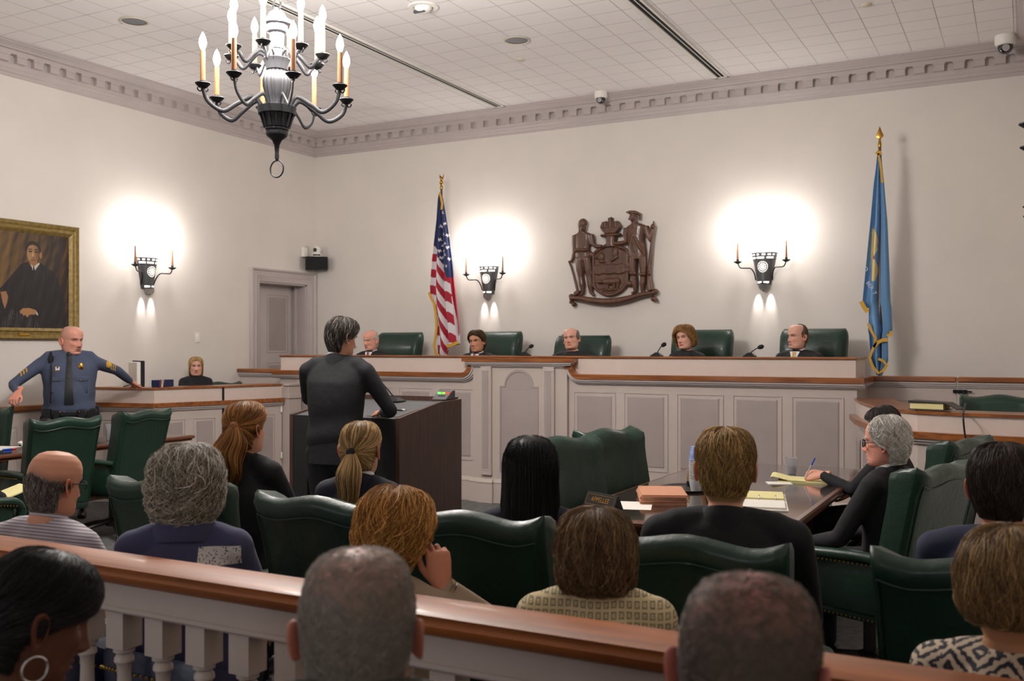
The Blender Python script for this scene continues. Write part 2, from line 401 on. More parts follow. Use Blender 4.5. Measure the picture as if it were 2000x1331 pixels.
# ---------------------------------------------------------------- judges' bench
FY = 8.96
def offset_path(path, t):
    out = []
    for i, p in enumerate(path):
        a = Vector(path[max(i-1, 0)]); c = Vector(path[min(i+1, len(path)-1)]); q = Vector(p)
        d1 = (q-a).normalized() if i else (c-q).normalized(); d2 = (c-q).normalized() if i < len(path)-1 else d1
        n1 = Vector((-d1.y, d1.x)); n2 = Vector((-d2.y, d2.x)); n = (n1+n2); n.normalize(); k = t/max(n.dot(n1), .4)
        out.append((p[0]+n.x*k, p[1]+n.y*k))
    return out
def ribbon(b, path, t0, t1, y0, y1, mi=0):
    """a moulding of height t0..t1 across an XZ path, running from y0 to y1 in depth"""
    A, B = offset_path(path, t0), offset_path(path, t1)
    R = [[(a[0], y0, a[1]), (c[0], y0, c[1]), (c[0], y1, c[1]), (a[0], y1, a[1])] for a, c in zip(A, B)]
    b.rings(R, mi)
def arc2(cx, cz, r, a0, a1, n=8): return [(cx+r*math.cos(math.radians(a0+(a1-a0)*i/n)), cz+r*math.sin(math.radians(a0+(a1-a0)*i/n))) for i in range(n+1)]
def poly_panel(b, poly, Y, lv, m_field=0):
    """raised panel of any outline on a face looking towards -Y; lv = (inset, outward)"""
    R = []
    cl = poly+[poly[0], poly[1]]
    for ins, out in lv:
        pp = offset_path([poly[-1]]+poly+[poly[0]], ins)[1:-1]
        R.append([(p[0], Y-out, p[1]) for p in pp])
    b.rings(R, m_field, cap=False); k = len(b.v); n = len(poly)
    b.f.append(tuple(range(k-n, k))); b.m.append(m_field)
t = world('judges_bench', 'long grey panelled judges bench with varnished oak ledge and arched centre panel', 'judges bench', (-4.6, FY, 0))
XA, XB, CA, CB = -7.90, -1.335, -5.205, -4.11
b = MB().box(XA, XB, FY, FY+.03, 0, 1.36).box(XA, XA+.03, FY+.03, FY+.75, .36, 1.36).box(XB-.03, XB, FY+.03, FY+.62, .36, 1.36)
b.box(CA, CB, FY-.05, FY, 0, 1.47)
b.build('body', M['desk'], t, 0)
b = MB().box(XA+.01, CA, FY+.0, FY+.03, 1.36, 1.515).box(CB, XB-.01, FY+.0, FY+.03, 1.36, 1.515).box(XA+.01, XA+.03, FY+.03, FY+.7, 1.36, 1.515).box(XB-.03, XB-.01, FY+.03, FY+.56, 1.36, 1.515).box(CA, CB, FY, FY+.03, 1.36, 1.515)
b.build('fascia', M['fascia'], t, 0)
MB().box(XA-.005, XB+.005, FY-.018, FY+.42, 1.515, 1.536, bev=.007).box(XA-.005, XA+.3, FY+.42, FY+.72, 1.515, 1.536, bev=.007).box(XB-.3, XB+.005, FY+.42, FY+.58, 1.515, 1.536, bev=.007).build('bench_top', M['wood'], t, 30)
pathL = [(XA-.07, 1.356)]+arc2(-5.345, 1.436, .08, 270, 360, 8)+[(-5.265, 1.5)]
pathR = [(-4.045, 1.5), (-4.045, 1.436)]+arc2(-3.965, 1.436, .08, 180, 270, 8)[0:]+[(XB+.07, 1.356)]
b = MB()
for P in (pathL, pathR): ribbon(b, P, -.048, 0, FY-.075, FY+.0)
ribbon(b, [(CA-.10, 1.515), (CB+.10, 1.515)], -.04, 0, FY-.125, FY+.0)
b.box(XA-.07, XA, FY, FY+.23, 1.308, 1.356); b.box(XB, XB+.07, FY, FY+.55, 1.308, 1.356)
b.build('ledge', M['wood'], t, 30)
b = MB()
for P in (pathL, pathR):
    for (a, c, d_) in ((-.066, -.048, .062), (-.082, -.066, .045), (-.096, -.082, .025)): ribbon(b, P, a, c, FY-d_, FY)
for (a, c, d_) in ((-.058, -.04, .112), (-.074, -.058, .095), (-.09, -.074, .075)): ribbon(b, [(CA-.012-d_*.5, 1.515), (CB+.012+d_*.5, 1.515)], a, c, FY-d_, FY)
for (a, c, d_) in ((-.066, -.048, .062), (-.082, -.066, .045), (-.096, -.082, .025)):
    b.box(XB, XB+d_, FY, FY+.55, 1.356+a, 1.356+c); b.box(XA-d_, XA, FY, FY+.23, 1.356+a, 1.356+c)
b.build('ledge_moulding', M['trim'], t, 30)
for i in range(5):
    x = -5.225-.44-i*.523
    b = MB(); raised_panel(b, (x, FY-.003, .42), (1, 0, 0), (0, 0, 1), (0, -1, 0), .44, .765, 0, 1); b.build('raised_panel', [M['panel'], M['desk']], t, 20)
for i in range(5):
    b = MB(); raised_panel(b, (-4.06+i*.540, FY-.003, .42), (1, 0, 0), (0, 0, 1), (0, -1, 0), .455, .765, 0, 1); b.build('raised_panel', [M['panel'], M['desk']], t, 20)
cx = (-4.88-4.43)/2
b = MB(); R = []
for i_, o_ in ((0, .0), (0, .008), (.012, .010), (.014, -.006+.008), (.02, .002), (.05, .009)):
    pp = [(-4.88+i_, .32+i_), (-4.43-i_, .32+i_), (-4.43-i_, 1.225-i_), (cx+.17-i_, 1.225-i_)]+arc2(cx, 1.226-i_, .17-i_, 0, 180, 20)+[(cx-.17+i_, 1.225-i_), (-4.88+i_, 1.225-i_)]
    R.append([(x, FY-.05-o_, z) for x, z in pp])
b.rings(R, 0, False)
k = len(b.v)-len(R[0]); n_ = len(R[0])
b.f += [(k, k+1, k+2, k+n_-1), tuple(k+j for j in range(4, n_-2))]; b.m += [0, 0]
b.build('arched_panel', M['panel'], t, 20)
for x0 in (-5.095, -4.365):
    b = MB().box(x0, x0+.125, FY-.085, FY-.05, .29, 1.425)
    b.build('pilaster', M['desk'], t, 0)
    p = COL.objects['pilaster'] if False else bpy.data.objects[list(COL.objects.keys())[-1]]
    b = MB(); raised_panel(b, (x0+.015, FY-.087, .34), (1, 0, 0), (0, 0, 1), (0, -1, 0), .095, 1.05, 0, 1, .012, .018, .008); b.build('pilaster_panel', [M['panel'], M['desk']], t, 20)
b = MB()
def base_run(b, x0, x1, y):
    b.box(x0, x1, y-.03, y, 0, .20); b.prism([(y-.03, .20), (y-.035, .215), (y-.02, .235), (y-.012, .25), (y, .25)], x0, x1, 'x')
base_run(b, XA-.03, CA, FY); base_run(b, CB, XB+.03, FY); base_run(b, CA-.03, CB+.03, FY-.05)
for x0 in (-5.095, -4.365): base_run(b, x0-.03, x0+.155, FY-.085)
b.build('plinth', M['desk'], t, 25)

# low panelled walls either side of the bench
def ledge_wall(lb, x0, x1, y, gate=None):
    t = world('side_partition', lb, 'partition', ((x0+x1)/2, y, 0))
    xs = [(x0, x1)] if gate is None else [(x0, gate), (gate+.008, x1)]
    for i, (a, c) in enumerate(xs):
        nm = 'body' if i == 0 else 'gate'
        o = MB().box(a, c, y, y+.05, 0, 1.31).build(nm, M['desk'], t, 0)
        MB().box(a, c, y-.055, y+.12, 1.312, 1.36, bev=.008).build('cap', M['wood'], o if False else t, 30)
        MB().box(a, c, y-.04, y, 1.295, 1.312).box(a, c, y-.028, y, 1.278, 1.295).box(a, c, y-.014, y, 1.262, 1.278).build('cap_moulding', M['trim'], t, 0)
        b = MB(); w = c-a
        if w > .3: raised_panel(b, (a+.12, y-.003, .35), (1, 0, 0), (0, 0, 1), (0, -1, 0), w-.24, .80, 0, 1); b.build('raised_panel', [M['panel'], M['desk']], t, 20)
    return t
ledge_wall('short panelled partition with oak cap between bench and the left wall', XL+.0, XA-.001, 9.26)
pr = ledge_wall('panelled partition with latched gate right of the bench below the blue flag', XB+.001, XR, 9.58, -.575)
o = MB().box(-.605, -.49, 9.552, 9.578, 1.215, 1.245, bev=.004).tube([(-.60, 9.553, 1.23), (-.45, 9.553, 1.23)], .007).build('latch', M['black'], pr)
MB().tube([(-.515, 9.55, 1.23), (-.515, 9.54, 1.20)], .006).build('latch_knob', M['black'], o)

# corner desks with high fascia (clerk's at left, one at right)
def desk_run(t, pts, zt=1.205, gate=()):
    """pts: plan polyline, front side on the right of travel"""
    def off(d): return offset_path(pts, d)
    def band(d0, d1, z0, z1, name, m):
        A, B = off(d0), off(d1)
        R = [[(a[0], a[1], z0), (c[0], c[1], z0), (c[0], c[1], z1), (a[0], a[1], z1)] for a, c in zip(A, B)]
        b = MB().rings(R); b.build(name, m, t, 20)
    band(0, .03, 0, 1.045, 'body', M['desk']); band(0, .03, 1.045, zt-.02, 'fascia', M['fascia'])
    band(-.015, .30, zt-.02, zt, 'desk_top', M['wood']); band(-.055, .0, 1.0, 1.045, 'ledge', M['wood'])
    band(-.04, .0, .982, 1.0, 'ledge_moulding', M['trim']); band(-.022, 0, .962, .982, 'ledge_moulding', M['trim'])
    band(-.02, 0, 0, .17, 'plinth', M['desk']); band(-.012, 0, .17, .19, 'plinth_moulding', M['desk'])
    for i in range(len(pts)-1):
        a, c = Vector((*pts[i], 0)), Vector((*pts[i+1], 0)); u = (c-a); L = u.length; u.normalize(); n = Vector((u.y, -u.x, 0))
        if L < .3: continue
        k = max(1, round(L/.48)); w = (L-.09*(k+1))/k
        for j in range(k):
            p = a+u*(.09+j*(w+.09))+n*.003
            b = MB(); raised_panel(b, (p.x, p.y, .29), u, (0, 0, 1), n, w, .58, 0, 1, .012, .04); b.build('raised_panel', [M['panel'], M['desk']], t, 20)
t = world('clerk_desk', 'grey panelled clerk desk with oak rails in front of the seated blonde clerk', 'desk', (-8.1, 7.8, 0))
CK = [(XL+.075, 7.02), (-8.03, 7.18), (-7.80, 7.93), (-7.62, 8.67)]
desk_run(t, CK)
MB().box(-7.63, -7.53, 8.69, 8.90, 0, 1.04).box(-7.64, -7.51, 8.68, 8.90, 1.04, 1.09).box(-7.62, -7.54, 8.70, 8.90, 1.09, 1.185).box(-7.64, -7.52, 8.68, 8.91, 1.185, 1.205).build('end_post', [M['desk']], t, 0)
MB().box(-7.805, -7.79, 7.915, 7.935, .1, 1.2).build('gate_gap', M['dark'], t, 0)
for z in (.35, .88): MB().tube([(-7.605, 8.645, z), (-7.605, 8.645, z+.07)], .012).build('hinge', M['white'], t)
t = world('corner_desk', 'grey panelled corner desk with curved oak rail below the partition at right', 'desk', (-.5, 7.6, 0))
RK = [(-1.33, 8.86), (-1.20, 8.30), (-1.02, 7.75), (-.86, 7.42), (-.68, 7.24), (-.45, 7.17), (XR-.075, 7.10)]
desk_run(t, RK, 1.185)
MB().box(-1.045, -.985, 7.66, 7.70, .80, .88).build('plate', M['trim'], t, 0)

# ---------------------------------------------------------------- podium
M['pod_black'] = mat('podium_black', '1b1b1d', .5, var=.15, vscale=6)
M['pod_wood'] = wood('podium_wood', '4a332c', '38261f', 2, .4, .15, 18)
M['pod_top'] = mat('podium_top', '4b4b4d', .55, bump=.05, bscale=400, var=.1)
t = world('podium', 'dark wood podium with black back and sloping grey top in front of the standing man', 'podium', (-4.25, 5.88, 0))
px0, px1, py0, py1 = -4.735, -3.775, 5.47, 6.29
sp = [(py0, .03), (py1, .03), (py1, 1.236), (5.99, 1.226), (py0, 1.14)]
for x0, x1 in ((px0, px0+.03), (px1-.03, px1)):
    MB().prism(sp, x0, x1, 'x').build('side_panel', M['pod_wood'], t, 0)
MB().box(px0+.03, px1-.03, py1-.03, py1, .03, 1.25).build('front_panel', M['pod_wood'], t, 0)
MB().prism([(py0+.01, 1.105), (py0+.01, 1.13), (6.0, 1.21), (py1-.03, 1.215), (py1-.03, 1.19)], px0+.03, px1-.03, 'x').build('top', M['pod_top'], t, 0)
b = MB().box(px0+.03, px0+.16, py0+.005, py0+.03, .03, 1.135).box(px1-.20, px1-.03, py0+.005, py0+.03, .03, 1.135).box(px0+.16, px1-.2, py0+.005, py0+.03, .86, 1.135)
b.build('rear_frame', M['pod_black'], t, 0)
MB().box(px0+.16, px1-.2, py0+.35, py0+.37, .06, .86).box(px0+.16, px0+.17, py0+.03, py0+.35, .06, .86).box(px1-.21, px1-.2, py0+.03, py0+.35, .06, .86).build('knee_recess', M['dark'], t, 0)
MB().box(px0-.01, px1+.01, py0-.01, py1+.01, 0, .03).build('base', M['pod_black'], t, 0)
b = MB().box(-4.10, -3.84, 5.56, 5.82, 1.150, 1.156)
def slope_z(y): return 1.13+(y-5.48)*.1538
pan = MB().prism([(5.55, slope_z(5.55)), (5.55, slope_z(5.55)+.004), (5.80, slope_z(5.80)+.004), (5.80, slope_z(5.80))], -4.11, -3.84, 'x').build('control_panel', M['pod_top'], t, 0)
for (x, y) in ((-3.98, 5.60), (-3.93, 5.65), (-4.02, 5.65)): MB().lathe([(.016, 0), (.016, .012), (.012, .015)], (x, y, slope_z(y)+.003), 16).build('knob', M['chrome'], pan)
MB().box(-4.0, -3.93, 5.72, 5.75, slope_z(5.735), slope_z(5.735)+.012).build('socket', M['dark'], pan, 0)
MB().box(-3.94, -3.91, 5.735, 5.755, slope_z(5.735)+.008, slope_z(5.735)+.016).build('switch', M['white'], pan, 0)

def gooseneck(name, lb, base, tip, bz=None, led=True, grp='gooseneck microphones', bs=1.0):
    t = world(name, lb, 'microphone', base, grp)
    bx, by, bz = base
    MB().rings([[(bx+s*math.cos(PI/4+k*PI/2)*1.41*bs*q, by+s*math.sin(PI/4+k*PI/2)*1.2*bs*q, bz+h) for k in range(4)] for s, h, q in ((.055, 0, 1), (.055, .008, 1), (.02, .035, 1), (.016, .04, 1))]).build('base', M['black'], t, 0)
    P0, P3 = Vector((bx, by, bz+.03)), Vector(tip); h = (P3-P0)
    P1 = P0+Vector((h.x*.35, h.y*.35, h.z*.45)); P2 = P0+Vector((h.x*.7, h.y*.7, h.z*.88))
    pts = []
    for i in range(13):
        s = i/12; pts.append(P0*(1-s)**3+P1*3*s*(1-s)**2+P2*3*s*s*(1-s)+P3*s**3)
    MB().tube(pts, .005).build('neck', M['black'], t)
    d = (pts[-1]-pts[-2]).normalized()
    MB().tube([pts[-1]-d*.01, pts[-1], pts[-1]+d*.015, pts[-1]+d*.045, pts[-1]+d*.06, pts[-1]+d*.065], [.006, .014, .02, .021, .015, .003], 14).build('head', M['foam'], t)
    if led: MB().ball((bx-.01, by-.045*bs, bz+.02), .006).build('led', M['green_led'], t)
M['foam'] = mat('foam', '1a1a1c', .9, bump=.4, bscale=300)
M['green_led'] = mat('green_led', '30ff30', .5, emit='40ff40', estr=4)
M['red_led'] = mat('red_led', 'ff3020', .5, emit='ff3020', estr=1.0)
M['amber_led'] = mat('amber_led', '60c020', .5, emit='80ff20', estr=1.2)
gooseneck('podium_microphone', 'black gooseneck microphone standing on the podium top', (-4.22, 6.05, 1.215), (-4.45, 5.98, 1.47), bs=1.2)
gooseneck('bench_microphone', 'gooseneck microphone on the bench between the second and third judge', (-4.70, 9.12, 1.536), (-4.60, 9.05, 1.63), led=False)
gooseneck('bench_microphone', 'gooseneck microphone on the bench left of the woman judge', (-3.235, 9.12, 1.536), (-3.16, 9.06, 1.64), led=False)
gooseneck('bench_microphone', 'gooseneck microphone on the bench left of the judge with yellow tie', (-2.32, 9.12, 1.536), (-2.22, 9.05, 1.622), led=False)
t = world('timer_box', 'small speech timer box with green and red lights on the podium corner', 'timer', (-3.86, 6.2, 1.236))
MB().prism([(6.12, 1.238), (6.255, 1.238), (6.255, 1.30), (6.22, 1.30)], -3.93, -3.81, 'x').build('case', M['pod_top'], t, 0)
for x, m in ((-3.905, 'green_led'), (-3.868, 'amber_led'), (-3.83, 'red_led')): MB().box(x-.012, x+.012, 6.182, 6.19, 1.276, 1.288).build('light', M[m], t, 0)
MB().box(-3.9, -3.84, 6.155, 6.162, 1.252, 1.266).build('display', M['dark'], t, 0)

# ---------------------------------------------------------------- counsel tables
M['table_wood'] = wood('table_mahogany', '6a3c26', '4a2818', 1, .3, .3, 10)
M['table_top'] = wood('table_top', '382c26', '2a201c', 1, .07, .9, 9)
def counsel_table(lb, x0, x1, y0, y1, z):
    t = world('counsel_table', lb, 'table', ((x0+x1)/2, (y0+y1)/2, 0))
    MB().box(x0+.02, x1-.02, y0+.02, y1-.02, z-.006, z).build('glass_top', M['table_top'], t, 0)
    pr = [(0, -.05), (.012, -.045), (.0, -.03), (-.012, -.026), (-.012, -.012), (-.004, -.002), (.02, 0), (.06, -.006), (.06, -.05)]
    R = [[((x0+p, x1-p)[sx], (y0+p, y1-p)[sy], z+h) for p, h in pr] for sx, sy in ((0, 0), (1, 0), (1, 1), (0, 1))]
    MB().rings(R+[R[0]], 0, False).build('table_edge', M['table_wood'], t, 30)
    MB().box(x0+.06, x1-.06, y0+.06, y1-.06, z-.05, z-.006).build('underside', M['table_wood'], t, 0)
    for y in (y0+.35, y1-.35):
        MB().box(x0+.18, x1-.18, y-.05, y+.05, .1, z-.05).build('leg', M['table_wood'], t, 0)
        MB().box(x0+.10, x1-.10, y-.09, y+.09, 0, .1, bev=.02).build('foot', M['table_wood'], t, 20)
    MB().box((x0+x1)/2-.03, (x0+x1)/2+.03, y0+.4, y1-.4, .25, .40).build('stretcher', M['table_wood'], t, 0)
counsel_table('dark glossy counsel table at right holding the nameplate and folders', -2.16, -1.02, 4.56, 7.25, .76)
counsel_table('dark glossy counsel table at left in front of the police officer', -7.76, -7.12, 4.05, 6.84, .78)

# ---------------------------------------------------------------- bar railing with turned balusters
t = world('bar_railing', 'bar railing with polished mahogany top rail and grey turned balusters', 'railing', (-2.5, 1.8, 0))
rx0, rx1, ry = -5.6, XN, 1.80
RZ = 1.06
prf = [(-.062, -.05), (-.075, -.038), (-.078, -.025), (-.066, -.016), (-.066, -.012), (-.07, -.006), (-.05, .0), (.05, 0), (.07, -.006), (.066, -.012), (.066, -.016), (.078, -.025), (.075, -.038), (.062, -.05), (.045, -.055), (-.045, -.055)]
MB().rings([[(x, ry+p, RZ+h) for p, h in prf] for x in (rx0, rx1)]).build('top_rail', M['rail'], t, 35)
MB().box(rx0, rx1, ry-.035, ry+.035, RZ-.118, RZ-.055).box(rx0, rx1, ry-.045, ry+.045, RZ-.133, RZ-.118, bev=.006).build('sub_rail', M['desk'], t, 30)
MB().box(rx0, rx1, ry-.05, ry+.05, .04, .14, bev=.01).build('bottom_rail', M['desk'], t, 30)
bal = None; k = 0
z1 = RZ-.133
while rx0+.12+k*.145 < rx1-.03:
    x = rx1-.10-k*.145; k += 1
    if x < rx0+.05: break
    if bal is None:
        b = MB().box(-.032, .032, -.032, .032, z1-.10, z1).box(-.032, .032, -.032, .032, .14, .26)
        prof_b = [(.028, z1-.10), (.028, z1-.112), (.018, z1-.118), (.025, z1-.128), (.026, z1-.138), (.019, z1-.148), (.0175, z1-.175), (.022, .62), (.029, .40), (.031, .34), (.024, .30), (.030, .285), (.030, .26)]
        b.lathe(prof_b, (0, 0, 0), 20)
        bal = b.build('baluster', M['desk'], None, 35); bal.parent = t; bal.location = (x-t.location.x, 0, 0)
    else:
        c = bal.copy(); COL.objects.link(c); c.parent = t; c.location = (x-t.location.x, 0, 0)
# ---------------------------------------------------------------- chandelier and wall sconces
M['candle'] = mat('candle_sleeve', '7e5230', .6)
M['bulb'] = mat('flame_bulb', 'fff4e6', .3, emit='fff2e2', estr=14)
M['bright_iron'] = mat('pewter_bright', '4c4c50', .42, .5, var=.12, vscale=20)
def qarc(pts, n=5):
    """Catmull-Rom through points"""
    P = [Vector(p) for p in pts]; P = [P[0]*2-P[1]]+P+[P[-1]*2-P[-2]]; out = []
    for i in range(1, len(P)-2):
        for k in range(n):
            t = k/n; a, b_, c, d_ = P[i-1], P[i], P[i+1], P[i+2]
            out.append(.5*((2*b_)+(c-a)*t+(2*a-5*b_+4*c-d_)*t*t+(3*b_-a-3*c+d_)*t**3))
    out.append(P[-2]); return out
def chandelier(lb, x, y, z0):
    t = thing('chandelier', lb, 'chandelier', (x, y, z0))
    L = lambda prof, m, name, n=28: MB().lathe(prof, n=n).build(name, M[m], t, 35)
    L([(.004, -.150), (.012, -.145), (.014, -.125), (.012, -.11), (.016, -.06), (.03, -.03), (.062, -.005), (.068, .01), (.066, .03), (.072, .035), (.072, .045), (.06, .05)], 'iron', 'finial')
    b = MB().lathe([(.074, .05), (.108, .165), (.112, .168), (.112, .176), (.105, .176)], n=28)
    for k in range(14):
        a = k*PI/7; b.tube([(.077*math.cos(a), .077*math.sin(a), .05), (.102*math.cos(a), .102*math.sin(a), .13)], .006, 6)
    b.lathe([(.100, .128), (.113, .13), (.119, .172), (.1, .176)], n=28)
    b.build('basket', M['iron'], t, 35)
    b = MB(); R = []
    for r, z in ((.06, .17), (.052, .2), (.066, .24), (.08, .3), (.082, .34), (.07, .385), (.05, .41)):
        R.append([((r*(1+.06*math.cos(16*2*PI*j/96)))*math.cos(2*PI*j/96), (r*(1+.06*math.cos(16*2*PI*j/96)))*math.sin(2*PI*j/96), z) for j in range(96)])
    b.rings(R).build('vase', M['bright_iron'], t, 60)
    L([(.05, .40), (.066, .405), (.07, .43), (.08, .465), (.083, .47), (.08, .477), (.06, .477)], 'bright_iron', 'collar')
    b = MB().lathe([(.046, .47), (.044, .53), (.048, .535), (.048, .55), (.042, .555), (.044, .64)], n=28)
    b.build('column', M['bright_iron'], t, 35)
    b = MB().lathe([(.044, .63), (.06, .64), (.066, .66), (.066, .68), (.096, .682), (.098, .70), (.094, .712), (.064, .714), (.06, .735), (.045, .76), (.02, .775), (.012, .79)], n=28)
    b.build('crown', M['bright_iron'], t, 35)
    MB().tube([(.03*math.cos(a), 0, .81+.035*math.sin(a)) for a in [k*PI/9 for k in range(-4, 14)]], .006, 8).build('hook', M['iron'], t)
    MB().tube([(.052*math.cos(a*PI/16), .0, -.205+.052*math.sin(a*PI/16)) for a in range(33)], .0045, 8).build('ring', M['iron'], t)
    b = MB(); z = .83; k = 0
    while z0+z < ZC-.06:
        pts = [((.014*math.cos(a*PI/8) if k % 2 else 0), (0 if k % 2 else .014*math.cos(a*PI/8)), z+.03+.03*math.sin(a*PI/8)) for a in range(17)]
        b.tube(pts, .004, 6); z += .05; k += 1
    b.build('chain', M['candle'], t)
    MB().lathe([(.07, ZC-z0-.001), (.065, ZC-z0-.03), (.02, ZC-z0-.05), (.008, ZC-z0-.08)]).build('ceiling_rose', M['bright_iron'], t)
    def arm(r0, zr, R, zc, hump):
        path = qarc([(r0, 0, zr-.02), (r0+.008, 0, zr+.02), (r0+.05, 0, zr+hump), (r0+(R-r0)*.42, 0, zr-.005), (r0+(R-r0)*.66, 0, zr-.055), (R-.03, 0, zr-.005), (R, 0, zc-.02)], 6)
        a = MB().tube(path, [(.013, .005)]*len(path), 8)
        for s in (-1, 1): a.tube(qarc([(R-.002, 0, zc-.02), (R+s*.015, 0, zc-.04), (R+s*.03, 0, zc-.03), (R+s*.03, 0, zc-.018)], 3), .004, 6)
        o = a.build('arm', M['iron'], t, 50)
        MB().lathe([(.006, zc-.022), (.024, zc-.018), (.046, zc+.006), (.044, zc+.01), (.02, zc+.004), (.016, zc+.01), (.018, zc+.022), (.012, zc+.024)], (R, 0, 0), 20).build('cup', M['iron'], o)
        MB().lathe([(.0155, zc+.02), (.0145, zc+.205), (.006, zc+.21)], (R, 0, 0), 14).build('candle', M['candle'], o)
        MB().lathe([(.009, zc+.205), (.019, zc+.228), (.0235, zc+.25), (.018, zc+.28), (.008, zc+.303), (.001, zc+.315)], (R, 0, 0), 14).build('bulb', M['bulb'], o)
        return o
    vd = math.atan2(-.748, .664)
    for (r0, zr, R, zc, hump, ph) in ((.10, .175, .44, .265, .05, 12), (.068, .475, .285, .49, .035, -16)):
        a0 = None
        for k in range(8):
            ang = vd+math.radians(ph+45*k)
            if a0 is None: o = a0 = arm(r0, zr, R, zc, hump)
            else:
                o = a0.copy(); COL.objects.link(o); o.parent = t
                for ch in list(a0.children):
                    c = ch.copy(); COL.objects.link(c); c.parent = o
            o.rotation_euler = (0, 0, ang)
    for ph in range(0, 360, 60):
        a = math.radians(ph+20)
        lamp('chandelier_light', 'POINT', (x+.46*math.cos(a), y+.46*math.sin(a), z0+.69), 42, (1, .95, .90), .06)
    lamp('chandelier_light', 'POINT', (x, y, z0+1.02), 70, (1, .95, .90), .06)
    return t
chandelier('two tiered pewter chandelier with lit candle bulbs hanging from the ceiling', -4.10, 4.62, 2.93)

M['sc_metal'] = mat('sconce_iron', '5a5a5c', .35, .7)
M['sc_lit'] = mat('sconce_opening', 'fff6ec', .5, emit='fff2e4', estr=1.3)
M['sc_mirror'] = mat('sconce_disc', 'f4efe8', .35, spec=.6)
M['clear'] = mat('clear_glass', 'ffffff', .03, trans=1, ior=1.2)
def sconce(lb, loc, rz, lit=True):
    """local frame: wall plane y=0, lamp projects towards -y"""
    t = thing('wall_sconce', lb, 'wall light', loc, rz, 'candle arm wall sconces')
    b = MB(); R = []
    H = ((.0, .072, .085), (.03, .077, .09), (.30, .128, .125), (.345, .137, .132))
    def shell(h0, h1, grow=0):
        R = []
        for h in (h0, h1):
            s = h/.345; rx = .072+.065*s+grow; ry = .078+.028*s+grow
            R.append([(rx*math.cos(PI+PI*j/24), ry*math.sin(PI+PI*j/24), h) for j in range(25)])
        return R
    b.rings(shell(0, .345), 0, False, False)
    b.rings(shell(.0, .345, -.004), 0, False, False)
    b.build('shade', M['sc_metal'], t, 40)
    for h0, h1 in ((.0, .008), (.036, .042), (.268, .276), (.305, .312), (.337, .348)): MB().rings(shell(h0, h1, .004), 0, False, False).build('rim_band', M['bright_iron'], t, 40)
    b = MB(); rng = random.Random(4)
    def patch(a0, a1, h0, h1):
        R = []
        for h in (h0, h1):
            s = h/.345; rx = .074+.065*s; ry = .080+.028*s
            R.append([(rx*math.cos(math.radians(a)), ry*math.sin(math.radians(a)), h) for a in np.linspace(a0, a1, 5)])
        MB().rings(R, 0, False, False).build('rim_slot', M['sc_lit'] if lit else M['dark'], t, 0)
    for a in (195, 240, 290): patch(a, a+38, .280, .300)
    for a in range(190, 345, 26): patch(a, a+rng.randint(10, 20), .316, .333)
    for a in (215, 275): patch(a, a+45, .012, .033)
    def pos(u, v):
        a = math.radians(270)+u/.115; s = v/.345; return ((.075+.065*s)*math.cos(a), (.081+.028*s)*math.sin(a), v)
    for ring, n, r in ((.056, 22, .0052), (.036, 11, .0075), (.017, 7, .007), (0, 1, .010)):
        for k in range(n):
            a = 2*PI*k/n; u, v = ring*math.cos(a), .19+ring*math.sin(a)
            c = [pos(u+r*math.cos(q*PI/4), v+r*math.sin(q*PI/4)) for q in range(8)]
            kk = len(b.v); b.v.extend(c); b.f.append(tuple(range(kk, kk+8))); b.m.append(0)
    b.build('pierced_rosette', M['sc_lit'] if lit else M['dark'], t, 0)
    MB().lathe([(.001, -.004), (.135, -.004), (.137, -.008), (.137, -.012)], (0, 0, .355), 40, axis='y', cap=False).build('back_disc', M['sc_mirror'], t)
    MB().ball((0, -.06, -.02), (.052, .052, .05), 20, 12).build('glass_globe', M['clear'], t)
    MB().lathe([(.014, -.072), (.014, -.06)], (0, -.06, 0), 12).build('globe_cap', M['sc_metal'], t)
    for s in (-1, 1):
        p = qarc([(s*.09, -.02, .05), (s*.10, -.05, .12), (s*.13, -.08, .175), (s*.18, -.105, .18), (s*.235, -.128, .185), (s*.262, -.13, .235)], 6)
        o = MB().tube(p, .007, 8).build('arm', M['iron'], t)
        MB().lathe([(.006, .228), (.02, .232), (.045, .25), (.044, .255), (.016, .252), (.014, .268), (.016, .275)], (s*.262, -.13, 0), 18).build('cup', M['iron'], o)
        MB().lathe([(.0135, .268), (.0085, .455), (.003, .46)], (s*.262, -.13, 0), 12).build('candle', M['candle'], o)
        MB().lathe([(.003, .458), (.0055, .468), (.001, .48)], (s*.262, -.13, 0), 8).build('candle_tip', M['sc_mirror'], o)
    m = Matrix.Translation(loc) @ Matrix.Rotation(rz, 4, 'Z')
    for s in (-1, 1) if lit else ():
        lamp('sconce_uplight', 'POINT', m @ Vector((s*.20, -.21, .58)), 8, (1, .96, .92), .08)
        q = lamp('sconce_downlight', 'SPOT', m @ Vector((s*.068, -.06, -.012)), 9, (1, .95, .9), .01, spot=.6, blend=1)
        q.rotation_euler = (Matrix.Rotation(rz, 4, 'Z') @ Matrix.Rotation(math.radians(15), 4, 'X')).to_euler()
    if lit: lamp('sconce_uplight', 'POINT', m @ Vector((0, -.12, .42)), 4, (1, .95, .9), .04)
    return t
sconce('wall sconce with candle arms on the left wall between the portrait and the door', (XL, 7.78, 2.29), math.radians(90))
sconce('wall sconce with candle arms beside the striped flag', (-6.03, YB, 2.30), 0)
sconce('wall sconce with candle arms on the back wall right of the carved crest', (-2.565, YB, 2.315), 0)
sconce('dark candle cup of a sconce at the right edge of the photo, lower of two', (XR, 7.44, 2.29), math.radians(-90), False)
sconce('dark candle cup of a sconce at the right edge of the photo, upper of two', (XR, 4.79, 2.29), math.radians(-90), False)

